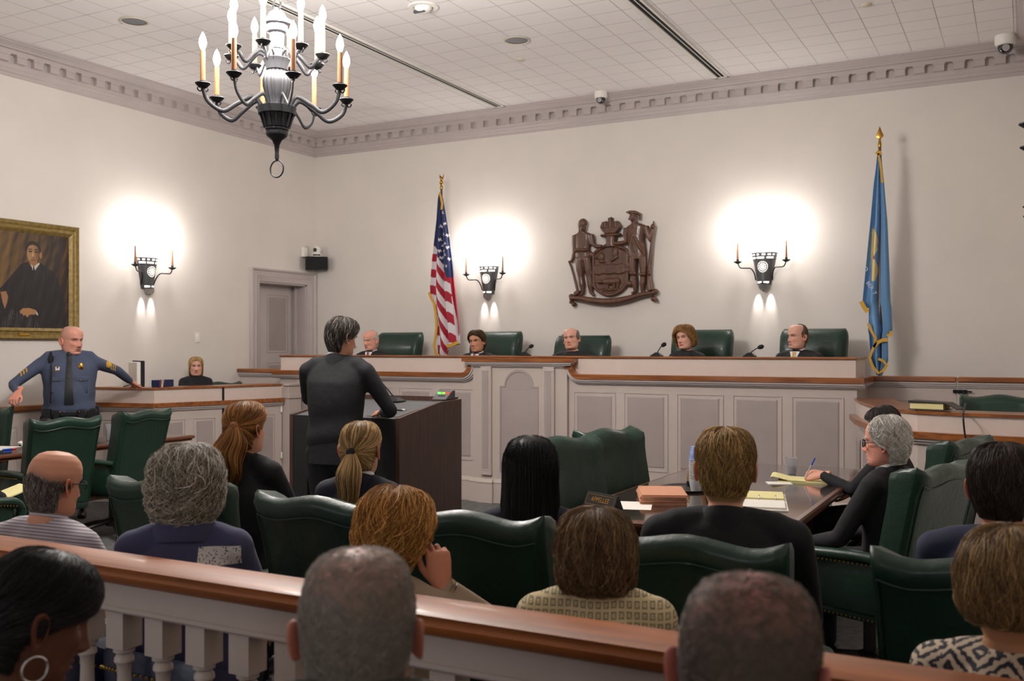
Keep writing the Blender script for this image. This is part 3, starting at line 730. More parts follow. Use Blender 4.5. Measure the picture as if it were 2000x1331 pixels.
# ---------------------------------------------------------------- green leather chairs
M['leather'] = mat('green_leather', '193227', .42, spec=.4, coat=.12, bump=.25, bscale=35, var=.2, vscale=6)
M['nail'] = mat('brass_nail', 'a88a4a', .3, 1)
M['chair_dark'] = mat('chair_base', '17120f', .4)
M['navy_leather'] = mat('navy_leather', '1d2440', .4, coat=.2, bump=.2, bscale=35)
def camel(x, w, amp=.05):
    q = abs(x)/w; return amp*(.55*math.exp(-(q/.42)**2)+.62*max(0, (q-.62)/.38)**1.5)
def nails(b, pts, r=.0055, step=.022):
    P = [Vector(p) for p in pts]; acc = 0
    for a, c in zip(P[:-1], P[1:]):
        L = (c-a).length; s = acc
        while s < L: b.ball(a+(c-a)*(s/L), r, 6, 4); s += step
        acc = s-L
def grid_solid(b, X, Z, front, back, mi=0):
    """closed slab over a (u,v) grid; front/back give 3-D points"""
    n, m = len(X), len(Z); k = len(b.v)
    for f in (front, back):
        for z in Z:
            for x in X: b.v.append(tuple(f(x, z)))
    i = lambda s, r, c: k+s*n*m+r*n+c
    F = []
    for r in range(m-1):
        for c in range(n-1):
            F.append((i(0, r, c), i(0, r, c+1), i(0, r+1, c+1), i(0, r+1, c))); F.append((i(1, r, c), i(1, r+1, c), i(1, r+1, c+1), i(1, r, c+1)))
    for c in range(n-1):
        F.append((i(0, 0, c), i(1, 0, c), i(1, 0, c+1), i(0, 0, c+1))); F.append((i(0, m-1, c), i(0, m-1, c+1), i(1, m-1, c+1), i(1, m-1, c)))
    for r in range(m-1):
        F.append((i(0, r, 0), i(0, r+1, 0), i(1, r+1, 0), i(1, r, 0))); F.append((i(0, r, n-1), i(1, r, n-1), i(1, r+1, n-1), i(0, r+1, n-1)))
    b.f.extend(F); b.m.extend([mi]*len(F))
def star_base(t):
    o = MB().lathe([(.03, .40), (.03, .16), (.055, .15), (.055, .09)], n=16).build('swivel_post', M['chair_dark'], t)
    b = MB()
    for k in range(5):
        a = k*2*PI/5+.3; c, s = math.cos(a), math.sin(a)
        b = MB().tube([(.03*c, .03*s, .13), (.18*c, .18*s, .105), (.31*c, .31*s, .075)], [(.03, .022), (.025, .018), (.018, .014)], 8)
        o = b.build('base_leg', M['chair_dark'], t)
        MB().tube([(.31*c+.018*s, .31*s-.018*c, .032), (.31*c-.018*s, .31*s+.018*c, .032)], .032, 14).build('caster', M['black'], o)
def counsel_chair(lb, loc, rz, ht=1.105, grp='green leather counsel chairs'):
    t = thing('counsel_chair', lb, 'chair', loc, rz, grp)
    w0, w1, zb = .255, .28, .42
    xs = [-1, -.985, -.94, -.86, -.74, -.6, -.45, -.3, -.15, 0, .15, .3, .45, .6, .74, .86, .94, .985, 1]
    zs = [0, .04, .15, .3, .45, .6, .72, .82, .9, .95, .985, 1]
    def P(face):
        def f(q, v):
            w = w0+(w1-w0)*v; x = q*w; top = ht-.035+camel(x, w1)
            z = zb+(top-zb)*v
            y = -.235-.17*(z-zb)-.03*v*v
            e = min(1, (1-abs(q))/.10); e = math.sqrt(max(0, 1-(1-e)**2))
            th = .05+.02*math.exp(-((v-.93)/.10)**2)+.03*max(0, abs(q)-.7)/.3
            tv = min(1, (1-v)/.06); tv = math.sqrt(max(0, 1-(1-tv)**2)); kk = max(.0, min(e, 1)*tv)
            if face > 0: y += th*kk+.05*max(0, abs(q)-.62)/.38*kk
            else: y -= .035*kk+.018*math.exp(-((v-.95)/.06)**2)*kk
            return (x, y, z)
        return f
    b = MB(); grid_solid(b, xs, zs, P(1), P(-1)); o = b.build('backrest', M['leather'], t, 75)
    fb = P(-1)
    pts = [fb(q, .885+.0*abs(q)) for q in np.linspace(-.93, .93, 25)]
    b = MB().tube([(p[0], p[1]-.004, p[2]) for p in pts], .004, 6)
    for s in (-1, 1): b.tube([(fb(s*.93, v)[0], fb(s*.93, v)[1]-.004, fb(s*.93, v)[2]) for v in np.linspace(.02, .885, 9)], .004, 6)
    b.build('seam', M['leather'], o)
    MB().box(-.24, .24, -.25, .28, .42, .52, bev=.04).box(-.245, .245, -.26, .27, .36, .43, bev=.015).build('seat', M['leather'], t, 60)
    b = MB(); nails(b, [(-.247, -.22, .375), (-.247, .272, .375), (.247, .272, .375), (.247, -.22, .375)]); b.build('nailhead_trim', M['nail'], t)
    for s in (-1, 1):
        pts = qarc([(s*.25, -.27, .655), (s*.265, -.1, .665), (s*.27, .1, .655), (s*.265, .2, .64), (s*.255, .245, .60), (s*.25, .25, .55), (s*.245, .23, .45)], 5)
        a = MB().tube(pts, [(.033, .026)]*len(pts), 12)
        a.box(*sorted((s*.232, s*.265)), -.22, .2, .40, .64, bev=.012)
        o = a.build('arm', M['leather'], t, 60)
        b = MB(); nails(b, [(s*.297, -.22, .640), (s*.305, .1, .632), (s*.295, .2, .615)]); b.build('nailhead_trim', M['nail'], o)
    star_base(t)
    return t
R90 = PI/2
cc = counsel_chair('green leather chair behind the woman with auburn ponytail', (-3.10, 3.16, 0), math.radians(6))
dup(cc, (-2.23, 3.10, 0), math.radians(0), 'green leather chair back between auburn and blonde ponytails, nearest the podium')
dup(cc, (-1.62, 3.08, 0), math.radians(2), 'green leather chair behind the woman with long black hair')
dup(cc, (-.845, 3.02, 0), math.radians(0), 'green leather chair behind the short haired blond man')
dup(cc, (-.08, 3.08, 0), math.radians(-2), 'green leather chair behind the dark haired man in navy at far right')
# at the left table
dup(cc, (-6.83, 5.00, 0), math.radians(80), 'green leather chair at the left table, back nearest the coffee pot')
dup(cc, (-6.98, 5.79, 0), math.radians(96), 'green leather chair at the left table end nearest the clerk desk')
dup(cc, (-8.10, 5.20, 0), math.radians(-140), 'green leather chair at the left edge under the officer hand')
# at the right table
dup(cc, (-2.14, 5.10, 0), math.radians(-112), 'green leather chair facing the right table, nearer of the empty pair')
dup(cc, (-2.10, 5.78, 0), math.radians(-108), 'green leather chair facing the right table, farther of the empty pair')
dup(cc, (-.68, 4.96, 0), math.radians(68), 'green leather chair holding the white haired man with glasses')
dup(cc, (-.66, 6.38, 0), math.radians(70), 'green leather chair of the person writing behind the white haired man')
# clerk and corner desk
dup(cc, (-8.24, 8.52, .12), math.radians(-110), 'green leather chair beside the blonde clerk at the corner desk')
dup(cc, (-.21, 7.90, .17), math.radians(178), 'empty green leather chair behind the corner desk at right')

def judge_chair(lb, loc, rz):
    t = thing('judge_chair', lb, 'chair', loc, rz, 'high backed judge chairs')
    hw = .345
    xs = [-1, -.98, -.93, -.85, -.7, -.5, -.25, 0, .25, .5, .7, .85, .93, .98, 1]
    zs = [.45, .5, .6, .72, .84, .94, 1.0, 1.03, 1.06, 1.1, 1.16, 1.24, 1.32, 1.38, 1.425, 1.45, 1.46]
    def P(face):
        def f(q, z):
            v = (z-.45)/1.01; r = max(0, (z-1.36)/.10); w = (hw-.02+.02*v)*(1-.10*min(r, 1)**2.5)
            x = q*w; y = -.20-.20*v
            e = min(1, (1-abs(q))/.14); e = math.sqrt(max(0, 1-(1-e)**2)); tv = min(1, (1.46-z)/.07); tv = math.sqrt(max(0, 1-(1-tv)**2)); k = e*tv
            pad = .085+.05*math.exp(-((z-1.25)/.15)**2)-.05*math.exp(-((z-1.045)/.028)**2)+.02*math.exp(-((z-.75)/.2)**2)
            if face > 0: y += pad*k
            else: y -= .03*k
            return (x, y, z)
        return f
    b = MB(); grid_solid(b, xs, zs, P(1), P(-1)); b.build('backrest', M['leather'], t, 80)
    MB().box(-.3, .3, -.25, .3, .40, .53, bev=.05).build('seat', M['leather'], t, 60)
    for s in (-1, 1):
        pts = qarc([(s*.33, -.27, .70), (s*.34, -.05, .69), (s*.34, .15, .67), (s*.33, .2, .6), (s*.31, .18, .46)], 5)
        MB().tube(pts, [(.045, .03)]*len(pts), 12).build('arm', M['leather'], t, 60)
    star_base(t)
    return t
jc = judge_chair('green leather judge chair behind the judge with white hair and red tie', (-7.12, 9.98, .36), PI)
for x, lb in ((-5.70, 'green leather judge chair behind the brown haired judge'), (-4.55, 'green leather judge chair behind the judge with gold sleeve stripes'), (-3.15, 'green leather judge chair behind the woman judge'), (-1.97, 'green leather judge chair behind the judge with yellow tie')):
    dup(jc, (x, 9.98, .36-.055*(x == -4.55)), PI+random.uniform(-.05, .05), lb)
# low backed armchairs of the row along the bar railing
def low_chair(lb, loc, rz=0):
    t = thing('low_armchair', lb, 'chair', loc, rz, 'low armchairs along the railing')
    MB().box(-.27, .27, -.16, .30, .36, .47, bev=.04).build('seat', M['navy_leather'], t, 60)
    b = MB(); R = []
    for z, g in ((.34, 0), (.74, .02), (.76, .01), (.74, -.035), (.44, -.05)):
        R.append([((.29+g)*math.sin(a), -.02-(.17+g)*math.cos(a), z-.12*(abs(a)/1.75)**2*(z > .6)) for a in np.linspace(-1.75, 1.75, 25)])
    k = len(b.v); b.rings(R+[R[0]], 0, False, False)
    for e in (0, 24):
        b.f.append(tuple(r*25+e for r in range(5))); b.m.append(0)
    b.build('backrest', M['navy_leather'], t, 60)
    b = MB(); nails(b, [(.315*math.sin(a), -.02-.195*math.cos(a), .36) for a in np.linspace(-1.7, 1.7, 30)])
    nails(b, [(.315*math.sin(a), -.02-.197*math.cos(a), .70-.12*(abs(a)/1.75)**2) for a in np.linspace(-1.7, 1.7, 30)])
    nails(b, [(-.25, .303, .375), (.25, .303, .375)]); b.build('nailhead_trim', M['nail'], t)
    for sx in (-.24, .24):
        for sy in (-.12, .25): MB().tube([(sx, sy, .36), (sx, sy, 0)], [.02, .013], 8).build('leg', M['chair_dark'], t)
    return t
lc = low_chair('navy low armchair under the man in striped shirt', (-2.86, 2.13, 0))
for x, lb in ((-2.20, 'navy low armchair under the curly grey haired woman'), (-1.57, 'navy low armchair under the strawberry blonde woman'), (-.95, 'navy low armchair under the woman in tweed jacket'), (-.12, 'navy low armchair under the woman in the patterned top')):
    dup(lc, (x, 2.13, 0), 0, lb)
# ---------------------------------------------------------------- people: shared shapes
rs = np.random.RandomState(11)
def remesh(b, voxel, smooth=3):
    me = bpy.data.meshes.new('tmp'); me.from_pydata(b.v, [], b.f)
    import bmesh as _b
    bm = _b.new(); bm.from_mesh(me); _b.ops.recalc_face_normals(bm, faces=bm.faces); bm.to_mesh(me); bm.free()
    o = bpy.data.objects.new('tmp', me); COL.objects.link(o)
    md = o.modifiers.new('r', 'REMESH'); md.mode = 'VOXEL'; md.voxel_size = voxel; md.adaptivity = 0
    dg = bpy.context.evaluated_depsgraph_get(); ev = o.evaluated_get(dg); m2 = ev.to_mesh()
    V = np.empty(len(m2.vertices)*3, np.float32); m2.vertices.foreach_get('co', V); V = V.reshape(-1, 3).astype(np.float64)
    E = np.empty(len(m2.edges)*2, np.int32); m2.edges.foreach_get('vertices', E); E = E.reshape(-1, 2)
    L = np.empty(len(m2.loops), np.int32); m2.loops.foreach_get('vertex_index', L)
    ls = np.empty(len(m2.polygons), np.int32); m2.polygons.foreach_get('loop_start', ls)
    F = L[ls[:, None]+np.arange(4)[None, :]] if len(L) == 4*len(ls) else None
    if F is None:
        F = [tuple(L[s:s+p.loop_total]) for s, p in zip(ls, m2.polygons)]; F = np.array([f if len(f) == 4 else (*f, f[-1]) for f in F])
    ev.to_mesh_clear(); bpy.data.objects.remove(o); bpy.data.meshes.remove(me)
    deg = np.bincount(E.ravel(), minlength=len(V))[:, None]+1e-9
    for _ in range(smooth):
        A = np.zeros_like(V); np.add.at(A, E[:, 0], V[E[:, 1]]); np.add.at(A, E[:, 1], V[E[:, 0]])
        V = V*.45+(A/deg)*.55
    return V, F
PROF_T = np.linspace(0, 1, 21)
HF = np.array([(-.004, .122), (.027, .1185), (.054, .108), (.0755, .087), (.0863, .062), (.0885, .040), (.0875, .022), (.0835, .004), (.0835, -.016), (.085, -.036), (.0855, -.053), (.085, -.069), (.0865, -.085), (.085, -.10), (.075, -.114), (.054, -.120), (.034, -.115), (.022, -.122), (.02, -.145), (.024, -.175), (.032, -.215)])
HB = np.array([(-.014, .122), (-.045, .1185), (-.071, .107), (-.0905, .085), (-.1015, .059), (-.105, .036), (-.1055, .016), (-.1045, -.002), (-.1015, -.022), (-.096, -.042), (-.089, -.058), (-.082, -.071), (-.076, -.082), (-.071, -.092), (-.068, -.101), (-.066, -.108), (-.066, -.116), (-.067, -.128), (-.07, -.15), (-.076, -.18), (-.085, -.215)])
for A_ in (HF, HB): A_[:, 1] = np.where(A_[:, 1] > .02, .02+(A_[:, 1]-.02)*.92, A_[:, 1])
HW = np.array([.004, .034, .0565, .0705, .0768, .0795, .0795, .078, .0765, .075, .073, .0705, .067, .062, .0565, .0535, .053, .0545, .0575, .062, .07])
def prof_at(t, A): return np.interp(t, PROF_T, A)
def surf(phi, t, off=0, jaw=1.0, neck=1.0):
    """head surface; phi 0 = face, pi = back; t 0 = crown, 1 = neck base"""
    phi, t = np.broadcast_arrays(np.asarray(phi, float), np.asarray(t, float))
    yf, zf, yb, zb, w_ = (prof_at(t, A) for A in (HF[:, 0], HF[:, 1], HB[:, 0], HB[:, 1], HW))
    low = np.clip((t-.5)/.2, 0, 1); nk = np.clip((t-.72)/.12, 0, 1)
    w_ = w_*(1+(jaw-1)*low*(1-nk))*(1+(neck-1)*nk); yc, h = (yf+yb)/2, (yf-yb)/2*(1+(neck-1)*nk)
    c, s = np.cos(phi), np.sin(phi)
    cc = np.sign(c)*np.abs(c)**.95; ss = np.sign(s)*np.abs(s)**.95*(1-.10*np.clip(c, 0, 1)*np.clip((t-.2)/.15, 0, 1))
    nzf = np.interp(t, [0, .05, .1, .15, .2, .25, .3], [1, .95, .80, .60, .34, .14, 0]); lat = np.sqrt(1-nzf**2)*off
    x = ss*(w_+lat); y = yc+cc*(h+lat); z = (zf+zb)/2+c*(zf-zb)/2+off*nzf
    return np.stack([x, y, z], -1)
G = lambda x, s: np.exp(-(x/s)**2)
def head_mesh(skin, lips='b0645c', brow='5a4632', scalp=None, scalp_fn=None, jaw=1.0, neck=1.0, age=.5, nose=1.0, female=False, nphi=88, nt=90):
    ph = np.linspace(-PI, PI, nphi, endpoint=False); ph = ph-.32*np.sin(ph)   # denser towards the face
    tt = np.concatenate([[0.0, .012, .03], np.linspace(.05, 1, nt)])
    PH, T = np.meshgrid(ph, tt); P = surf(PH, T, 0, jaw, neck)
    x, y, z = P[..., 0], P[..., 1], P[..., 2]
    fr = np.clip((y-.02)/.03, 0, 1)*(T < .86)
    ax = np.abs(x)
    nz = np.interp(z, [-.058, -.052, -.046, -.038, -.02, 0, .014, .03], [0, .004, .021, .030, .020, .011, .004, 0])*nose
    nw = np.interp(z, [-.05, -.035, 0, .02], [.0135, .0125, .008, .010])
    d = nz*G(x, nw)
    d += .009*G(ax-.0135, .006)*G(z+.043, .008)*nose
    d -= .014*G(ax-.031, .0165)*G(z-.001, .0115)
    d += (.0065 if not female else .003)*G(ax-.03, .022)*G(z-.022, .008)
    d += .006*G(ax-.043, .016)*G(z+.028, .014)-.004*G(ax-.045, .014)*G(z+.068, .018)
    d += .0075*G(x, .020)*(G(z+.066, .0042)+1.1*G(z+.0775, .0048))-.006*G(x, .024)*G(z+.0715, .0024)
    d += .006*G(x, .018)*G(z+.103, .011)-.005*G(x, .03)*G(z+.0885, .006)
    d -= age*.003*G(ax-.026-(-.04-z)*.25, .004)*np.clip((-.04-z)/.01, 0, 1)*np.clip((z+.075)/.01, 0, 1)   # nasolabial fold
    P[..., 1] += d*fr
    # colours: skin, lips, brows, scalp hair; shade painted into mouth line, eye sockets, nostrils
    sk = np.array(lin(skin)); C = np.ones(P.shape)*sk
    def mixc(c, m): C[:] = C*(1-m[..., None])+np.array(lin(c))*m[..., None]
    red = sk*np.array([1.0, .62, .58])
    m = .35*G(ax-.045, .02)*G(z+.03, .02)*fr+.35*G(x, .02)*G(z+.04, .012)*fr
    C[:] = C*(1-m[..., None])+red*m[..., None]
    mixc(lips, .75*np.clip(1.6*G(x, .021)*(G(z+.0665, .005)+G(z+.077, .0055)), 0, 1)*fr)
    mixc('4a2a24', .7*G(x, .021)*G(z+.0715, .0016)*fr)
    mixc(brow, .9*np.clip(2.2*G(ax-.031, .017)*G(z-.0205-.14*np.clip(ax-.014, 0, .020)+.05*np.clip(ax-.038, 0, .02), .0044), 0, 1)*fr)
    mixc('4a2e28', .75*np.clip(1.5*G(ax-.031, .0155)*G(z-.0085, .0028), 0, 1)*fr); mixc('8a5a50', .45*G(ax-.031, .0155)*G(z+.012, .004)*fr); mixc('5a3a32', .35*np.clip(1.3*G(ax-.022, .012)*G(z-.010, .007), 0, 1)*fr)
    mixc('3a211c', .6*G(ax-.006, .0032)*G(z+.0505, .003)*fr)
    nf = np.sin(37*PH+5*np.sin(60*T))*np.sin(90*T+3*np.sin(9*PH))*.5+.5
    if scalp is not None:
        m = np.clip(scalp_fn(PH, T, z, y), 0, 1); mixc(scalp, m)
    n, mcol = PH.shape[1], PH.shape[0]
    V = P.reshape(-1, 3); F = []
    i = np.arange(mcol*n).reshape(mcol, n); j = np.roll(i, -1, axis=1)
    F = np.stack([i[:-1], i[1:], j[1:], j[:-1]], -1).reshape(-1, 4)
    def face_y(xx, zz):
        q = np.argmin((V[:, 0]-xx)**2+(V[:, 2]-zz)**2+(V[:, 1] < 0)*1); return V[q, 1]
    return V, F, C.reshape(-1, 3), face_y
def ear_mesh(side, out=.35, sc=1.0):
    R = []
    for xx, ry, rz_, dy in ((-.010, .010, .020, .002), (.002, .011, .022, .001), (.010, .0155, .030, -.003), (.016, .0175, .0325, -.005), (.019, .0165, .031, -.005), (.0165, .0125, .026, -.004), (.010, .009, .019, -.001), (.007, .004, .009, .002)):
        ring = []
        for k in range(20):
            a = 2*PI*k/20; zz = rz_*math.sin(a); yy = ry*math.cos(a)*(1+.30*math.sin(a))+dy-.18*zz
            ca, sa = math.cos(out), math.sin(out)
            ring.append((xx*ca+(yy)*-sa*.6, yy*ca-xx*sa*.9, zz))
        R.append(ring)
    V = np.array(R).reshape(-1, 3)*sc; V[:, 0] *= side
    n = 20; F = []
    for a in range(7):
        for k in range(n):
            q = (a*n+k, a*n+(k+1) % n, (a+1)*n+(k+1) % n, (a+1)*n+k); F.append(q if side > 0 else q[::-1])
    return V+np.array([side*.0755, -.012, -.014]), np.array(F)
def hand_mesh(side, curl=.3, spread=.12, thumb=.6, pen=False):
    """wrist at origin, fingers along +Y, back of hand +Z; side +1 = right hand (thumb towards -X)"""
    b = MB()
    b.rings([[(side*(cx+rx*math.cos(a)), y, zz+rz_*math.sin(a)) for a in np.linspace(0, 2*PI, 12, endpoint=False)] for y, cx, rx, rz_, zz in ((-.06, 0, .027, .021, 0), (-.01, 0, .029, .02, 0), (.025, -.002, .038, .018, .0), (.065, 0, .042, .0155, .001), (.09, .001, .041, .0125, .0), (.098, .001, .036, .008, 0))])
    for k, (x0, L, y0) in enumerate(((-.031, .070, .088), (-.0105, .080, .093), (.0105, .074, .091), (.030, .058, .083))):
        c = (curl if not hasattr(curl, '__len__') else curl[k]); ang = 0; p = Vector((x0, y0-.02, 0)); pts = [p.copy()]; p = Vector((x0, y0, .001)); pts.append(p.copy())
        sp = (k-1.5)*spread
        for q, l in enumerate((.45, .30, .25)):
            ang += c*(.75, 1.1, .7)[q]
            dd = Vector((math.sin(sp)*math.cos(ang), math.cos(sp)*math.cos(ang), -math.sin(ang)))
            for e in (.5, 1): pts.append(p+dd*(L*l*e))
            p = pts[-1].copy()
        pts = [(side*v.x, v.y, v.z) for v in pts]
        b.tube(pts, [.0085, .0095, .0085, .0088, .0078, .008, .007, .0045], 10)
    t = thumb
    pts = [(-.018, .01, -.004), (-.034, .034, -.012), (-.046-.008*t, .055, -.018), (-.050-.010*t, .078, -.022), (-.049-.006*t, .096, -.024), (-.047, .104, -.025)]
    b.tube([(side*p[0], p[1], p[2]) for p in pts], [.014, .0135, .011, .0105, .009, .005], 10)
    return remesh(b, .0036, 2)
def ik(S, W, l1, l2, pole):
    S, W, pole = Vector(S), Vector(W), Vector(pole); d = W-S; L = min(d.length, (l1+l2)*.995); u = d.normalized()
    a = (l1*l1-l2*l2+L*L)/(2*L); h = math.sqrt(max(l1*l1-a*a, 1e-6)); n = (pole-u*pole.dot(u)).normalized()
    return S+u*a+n*h, S+u*L
def R3(yaw, pitch, roll): return (Matrix.Rotation(yaw, 3, 'Z') @ Matrix.Rotation(pitch, 3, 'X') @ Matrix.Rotation(roll, 3, 'Y'))
def xf(V, R, T, s=1): return (np.asarray(V)*s) @ np.array(R).T+np.array(T)
M['skin'] = mat('skin', 'c89a82', .5, spec=.35, attr='Col', bump=.06, bscale=350, sss=.12)
M['eye'] = mat('eye', 'ffffff', .12, attr='Col')
M['shirt_white'] = mat('white_shirt', 'e4e4e8', .8)
M['suit'] = mat('charcoal_suit', '151519', .85, bump=.5, bscale=14)
M['navy_suit'] = mat('navy_suit', '1d1d2b', .85, bump=.5, bscale=14)
M['robe'] = mat('black_robe', '131318', .75, bump=.5, bscale=16)
M['police'] = mat('police_shirt', '414a60', .8, bump=.15, bscale=300, var=.1)
M['police_dark'] = mat('police_trousers', '16171f', .8)
M['shoe'] = mat('black_shoe', '0e0e0f', .3)
M['hair'] = mat('hair', '553322', .5, spec=.28, attr='Col')

# ---------------------------------------------------------------- hair
def smooth_noise(seed, n=5, fp=6, ft=10):
    r = np.random.RandomState(seed); A = [(r.uniform(1, fp), r.uniform(1, ft), r.uniform(0, 6.3), r.uniform(.4, 1)) for _ in range(n)]
    return lambda p, t: sum(w*np.sin(round(a)*p+b_*t*3+c) for a, b_, c, w in A)/n
def strands_mesh(P, rad, col):
    """P (N,K,3) polylines -> thin 3-sided tapered tubes"""
    N, K, _ = P.shape
    T = np.gradient(P, axis=1); T /= np.linalg.norm(T, axis=2, keepdims=True)+1e-9
    up = np.array([.3, .2, .93]); A = np.cross(T, up); A /= np.linalg.norm(A, axis=2, keepdims=True)+1e-9; B = np.cross(T, A)
    s = np.linspace(0, 1, K); r = rad*np.minimum(1, (1-s)*3.2+.10)*np.minimum(1, s*5+.5)
    V = np.empty((N, K, 3, 3))
    for k in range(3):
        a = 2*PI*k/3; V[:, :, k] = P+(A*math.cos(a)+B*math.sin(a))*r[None, :, None]
    idx = np.arange(N*K*3).reshape(N, K, 3)
    F = np.concatenate([np.stack([idx[:, :-1, k], idx[:, :-1, (k+1) % 3], idx[:, 1:, (k+1) % 3], idx[:, 1:, k]], -1).reshape(-1, 4) for k in range(3)])
    C = np.repeat(col, K*3, axis=0) if col.ndim == 2 else None
    return V.reshape(-1, 3), F, C
def hair_color(rng, n, c, var=.3, c2=None, f2=.3, pos=None):
    base = np.array(lin(c)); C = np.ones((n, 3))*base
    if c2 is not None:
        m = rng.rand(n) < f2; C[m] = np.array(lin(c2))
    return C*np.exp(rng.normal(0, var, (n, 1)))
def join(parts):
    V, F, C, k = [], [], [], 0
    for v, f, c in parts: V.append(v); F.append(np.asarray(f)+k); C.append(c if getattr(c, 'ndim', 1) == 2 else np.ones((len(v), 3))*np.array(c)); k += len(v)
    return np.concatenate(V), np.concatenate(F), np.concatenate(C)
def make_hair(st, seed):
    """st: style dict -> V, F, C in head space"""
    rng = np.random.RandomState(seed); nz = smooth_noise(seed); nz2 = smooth_noise(seed+50, 6, 14, 18)
    jaw = st.get('jaw', 1); parts = []
    face = st['face']            # t -> |phi| below which there is no hair
    t1 = st['t1']; th = st['th']; lump = st.get('lump', .004); rows = st.get('rows')
    hang = st.get('hang', 0)     # length of hair hanging below t1
    wide = st.get('wide', 1.0)
    def thick(p, t):
        return th*np.clip(t/.02+.55, 0, 1)*(st['shape'](p, t) if 'shape' in st else 1)
    def H(p, t, layer=1.0, extra=0.0):
        """hair surface; t beyond t1 hangs straight down"""
        tc = np.minimum(t, t1)
        o = thick(p, tc)*layer+lump*nz2(p, tc)*np.clip(tc*8, 0, 1)+extra
        if hang:      # below the widest part the hair keeps its width instead of following jaw and nape
            th_ = np.minimum(tc, st.get('tw', .34)); Pw = surf(p, th_, o); Pn = surf(p, tc, o, jaw)
            P = Pn.copy(); k = st.get('full', 1.0)*np.clip((tc-st.get('tw', .34))/.08, 0, 1)[..., None]
            P[..., :2] = Pn[..., :2]*(1-k)+Pw[..., :2]*k
            dz = (t-t1)/max(1-t1, 1e-6)*hang; dz = np.maximum(dz, 0)
            P[..., 2] -= dz; cin = st.get('curl_in', 0)
            if cin: q = (1-cin*np.clip(dz/max(hang, 1e-6), 0, 1)**2)[..., None]; P[..., :2] *= q
            return P
        return surf(p, tc, o, jaw)
    # shell
    n, m = 96, 46; tt = np.linspace(0.0, 1.0 if hang else t1, m); pp = np.linspace(-PI, PI, n)
    PP, TT = np.meshgrid(pp, tt)
    f = np.array([face(min(t, t1)) for t in tt])[:, None]
    lim = np.clip((np.abs(PP)-f)/.22, 0, 1)
    if not st.get('no_shell'):
        # squeeze columns into the haired angle so that the hairline is clean
        sg = np.sign(PP); fx = np.minimum(f, PI-.05); P2 = sg*(fx+(PI-fx)*np.abs(PP)/PI)
        edge = np.clip(np.abs(PP)/PI*6+.0, 0, 1)
        e = np.where(fx > .02, np.minimum(1, edge+.0), 1)
        endt = np.clip((1-TT/tt[-1])*9, 0, 1) if not hang else 1
        P = H(P2, TT, .86*e*endt-.12*(1-e*endt))
        ph0 = np.where(PP >= 0)[1]
        i = np.arange(m*n).reshape(m, n)
        left = PP < 0
        Fs = []
        q = np.stack([i[:-1, :-1], i[1:, :-1], i[1:, 1:], i[:-1, 1:]], -1)
        ok = ~((f[:-1] > .02) & (PP[:-1, :-1] < 0) & (PP[:-1, 1:] > 0))
        ok &= np.broadcast_to((f[:-1] < 3.1), ok.shape)
        base = np.array(lin(st['col']))*st.get('shell', .5)
        parts.append((P.reshape(-1, 3), q[ok], np.ones((m*n, 3))*base*np.exp(.25*nz2(P2*3, TT*3)).reshape(-1, 1)))
    # strands
    N = st.get('n', 2500); K = st.get('k', 8)
    t0 = rng.rand(N*3)**st.get('tp', .75)*(t1*.97); p0 = rng.uniform(-PI, PI, N*3)
    keep = np.abs(p0) > np.array([face(a) for a in t0])+.02; t0, p0 = t0[keep][:N], p0[keep][:N]; N = len(t0)
    s = np.linspace(0, 1, K)[None, :]
    L = st.get('len', .06)*rng.uniform(.6, 1.25, N)
    lay = rng.uniform(.72, 1.12, N)[:, None]; w1, w2 = rng.uniform(-1, 1, N)[:, None], rng.uniform(0, 6.3, N)[:, None]
    sw = st.get('swirl', .3)
    if 'tie' in st:
        pt, t_t = st['tie']; sgn = np.where(p0 >= 0, 1, -1)
        tgt = np.where(sgn > 0, pt, pt-2*PI) if pt > 0 else np.where(sgn < 0, pt, pt+2*PI)
        ease = s**1.15
        p = p0[:, None]+(tgt[:, None]-p0[:, None])*ease; t = t0[:, None]+(t_t-t0[:, None])*s
        t = t-.05*np.sin(PI*s)*np.clip((t0[:, None]-t_t), -1, .3)
        P = H(p, np.clip(t, 0, t1), lay)
    else:
        span = L/.30
        bk = (np.clip(1.5-np.abs(p0), 0, 1)*st.get('back', 0)*np.clip((t0-.03)/.05, 0, 1))[:, None]
        t = np.maximum(t0[:, None]+s*span[:, None]*(1-1.35*bk), .004)
        side = st.get('part', 0)
        dirp = sw*w1+st.get('sweep', 0)*np.sin(p0[:, None]-0)*s
        wav = st.get('wave', 0)*np.sin(w2+s*st.get('wf', 6))
        p = p0[:, None]+np.sign(p0)[:, None]*bk*s*span[:, None]*2.2+dirp*s/np.clip(t*4+.15, .15, 1)*.8+wav
        ftab = np.array([face(a) for a in np.linspace(0, 1, 101)]); lim_ = np.interp(np.minimum(t, t1), np.linspace(0, 1, 101), ftab)
        p = np.where(p0[:, None] >= 0, 1, -1)*np.minimum(np.maximum(np.abs(p), np.minimum(lim_+.04+.10*(w1+1), 3.1)), 3.14)
        if hang: t = np.minimum(t, 1.0)
        else: t = np.minimum(t, t1+.02)
        fl = st.get('lift', 0)*s**2*rng.uniform(.2, 1, N)[:, None]
        P = H(p, t, lay, fl)
    c = st.get('curl', 0)
    if c:
        a = w2+s*st.get('cf', 9)*(1+.3*w1); ampl = c*np.minimum(1, s*3)
        P = P+np.stack([np.sin(a), np.cos(a)*.7, np.sin(a+1.5)], -1)*ampl[..., None]
    P = P+rng.normal(0, st.get('frizz', .0008), (N, 1, 3))*np.linspace(.3, 1.6, K)[None, :, None]
    col = hair_color(rng, N, st['col'], st.get('var', .3), st.get('col2'), st.get('f2', .3))
    parts.append(strands_mesh(P, st.get('rad', .0009), col))
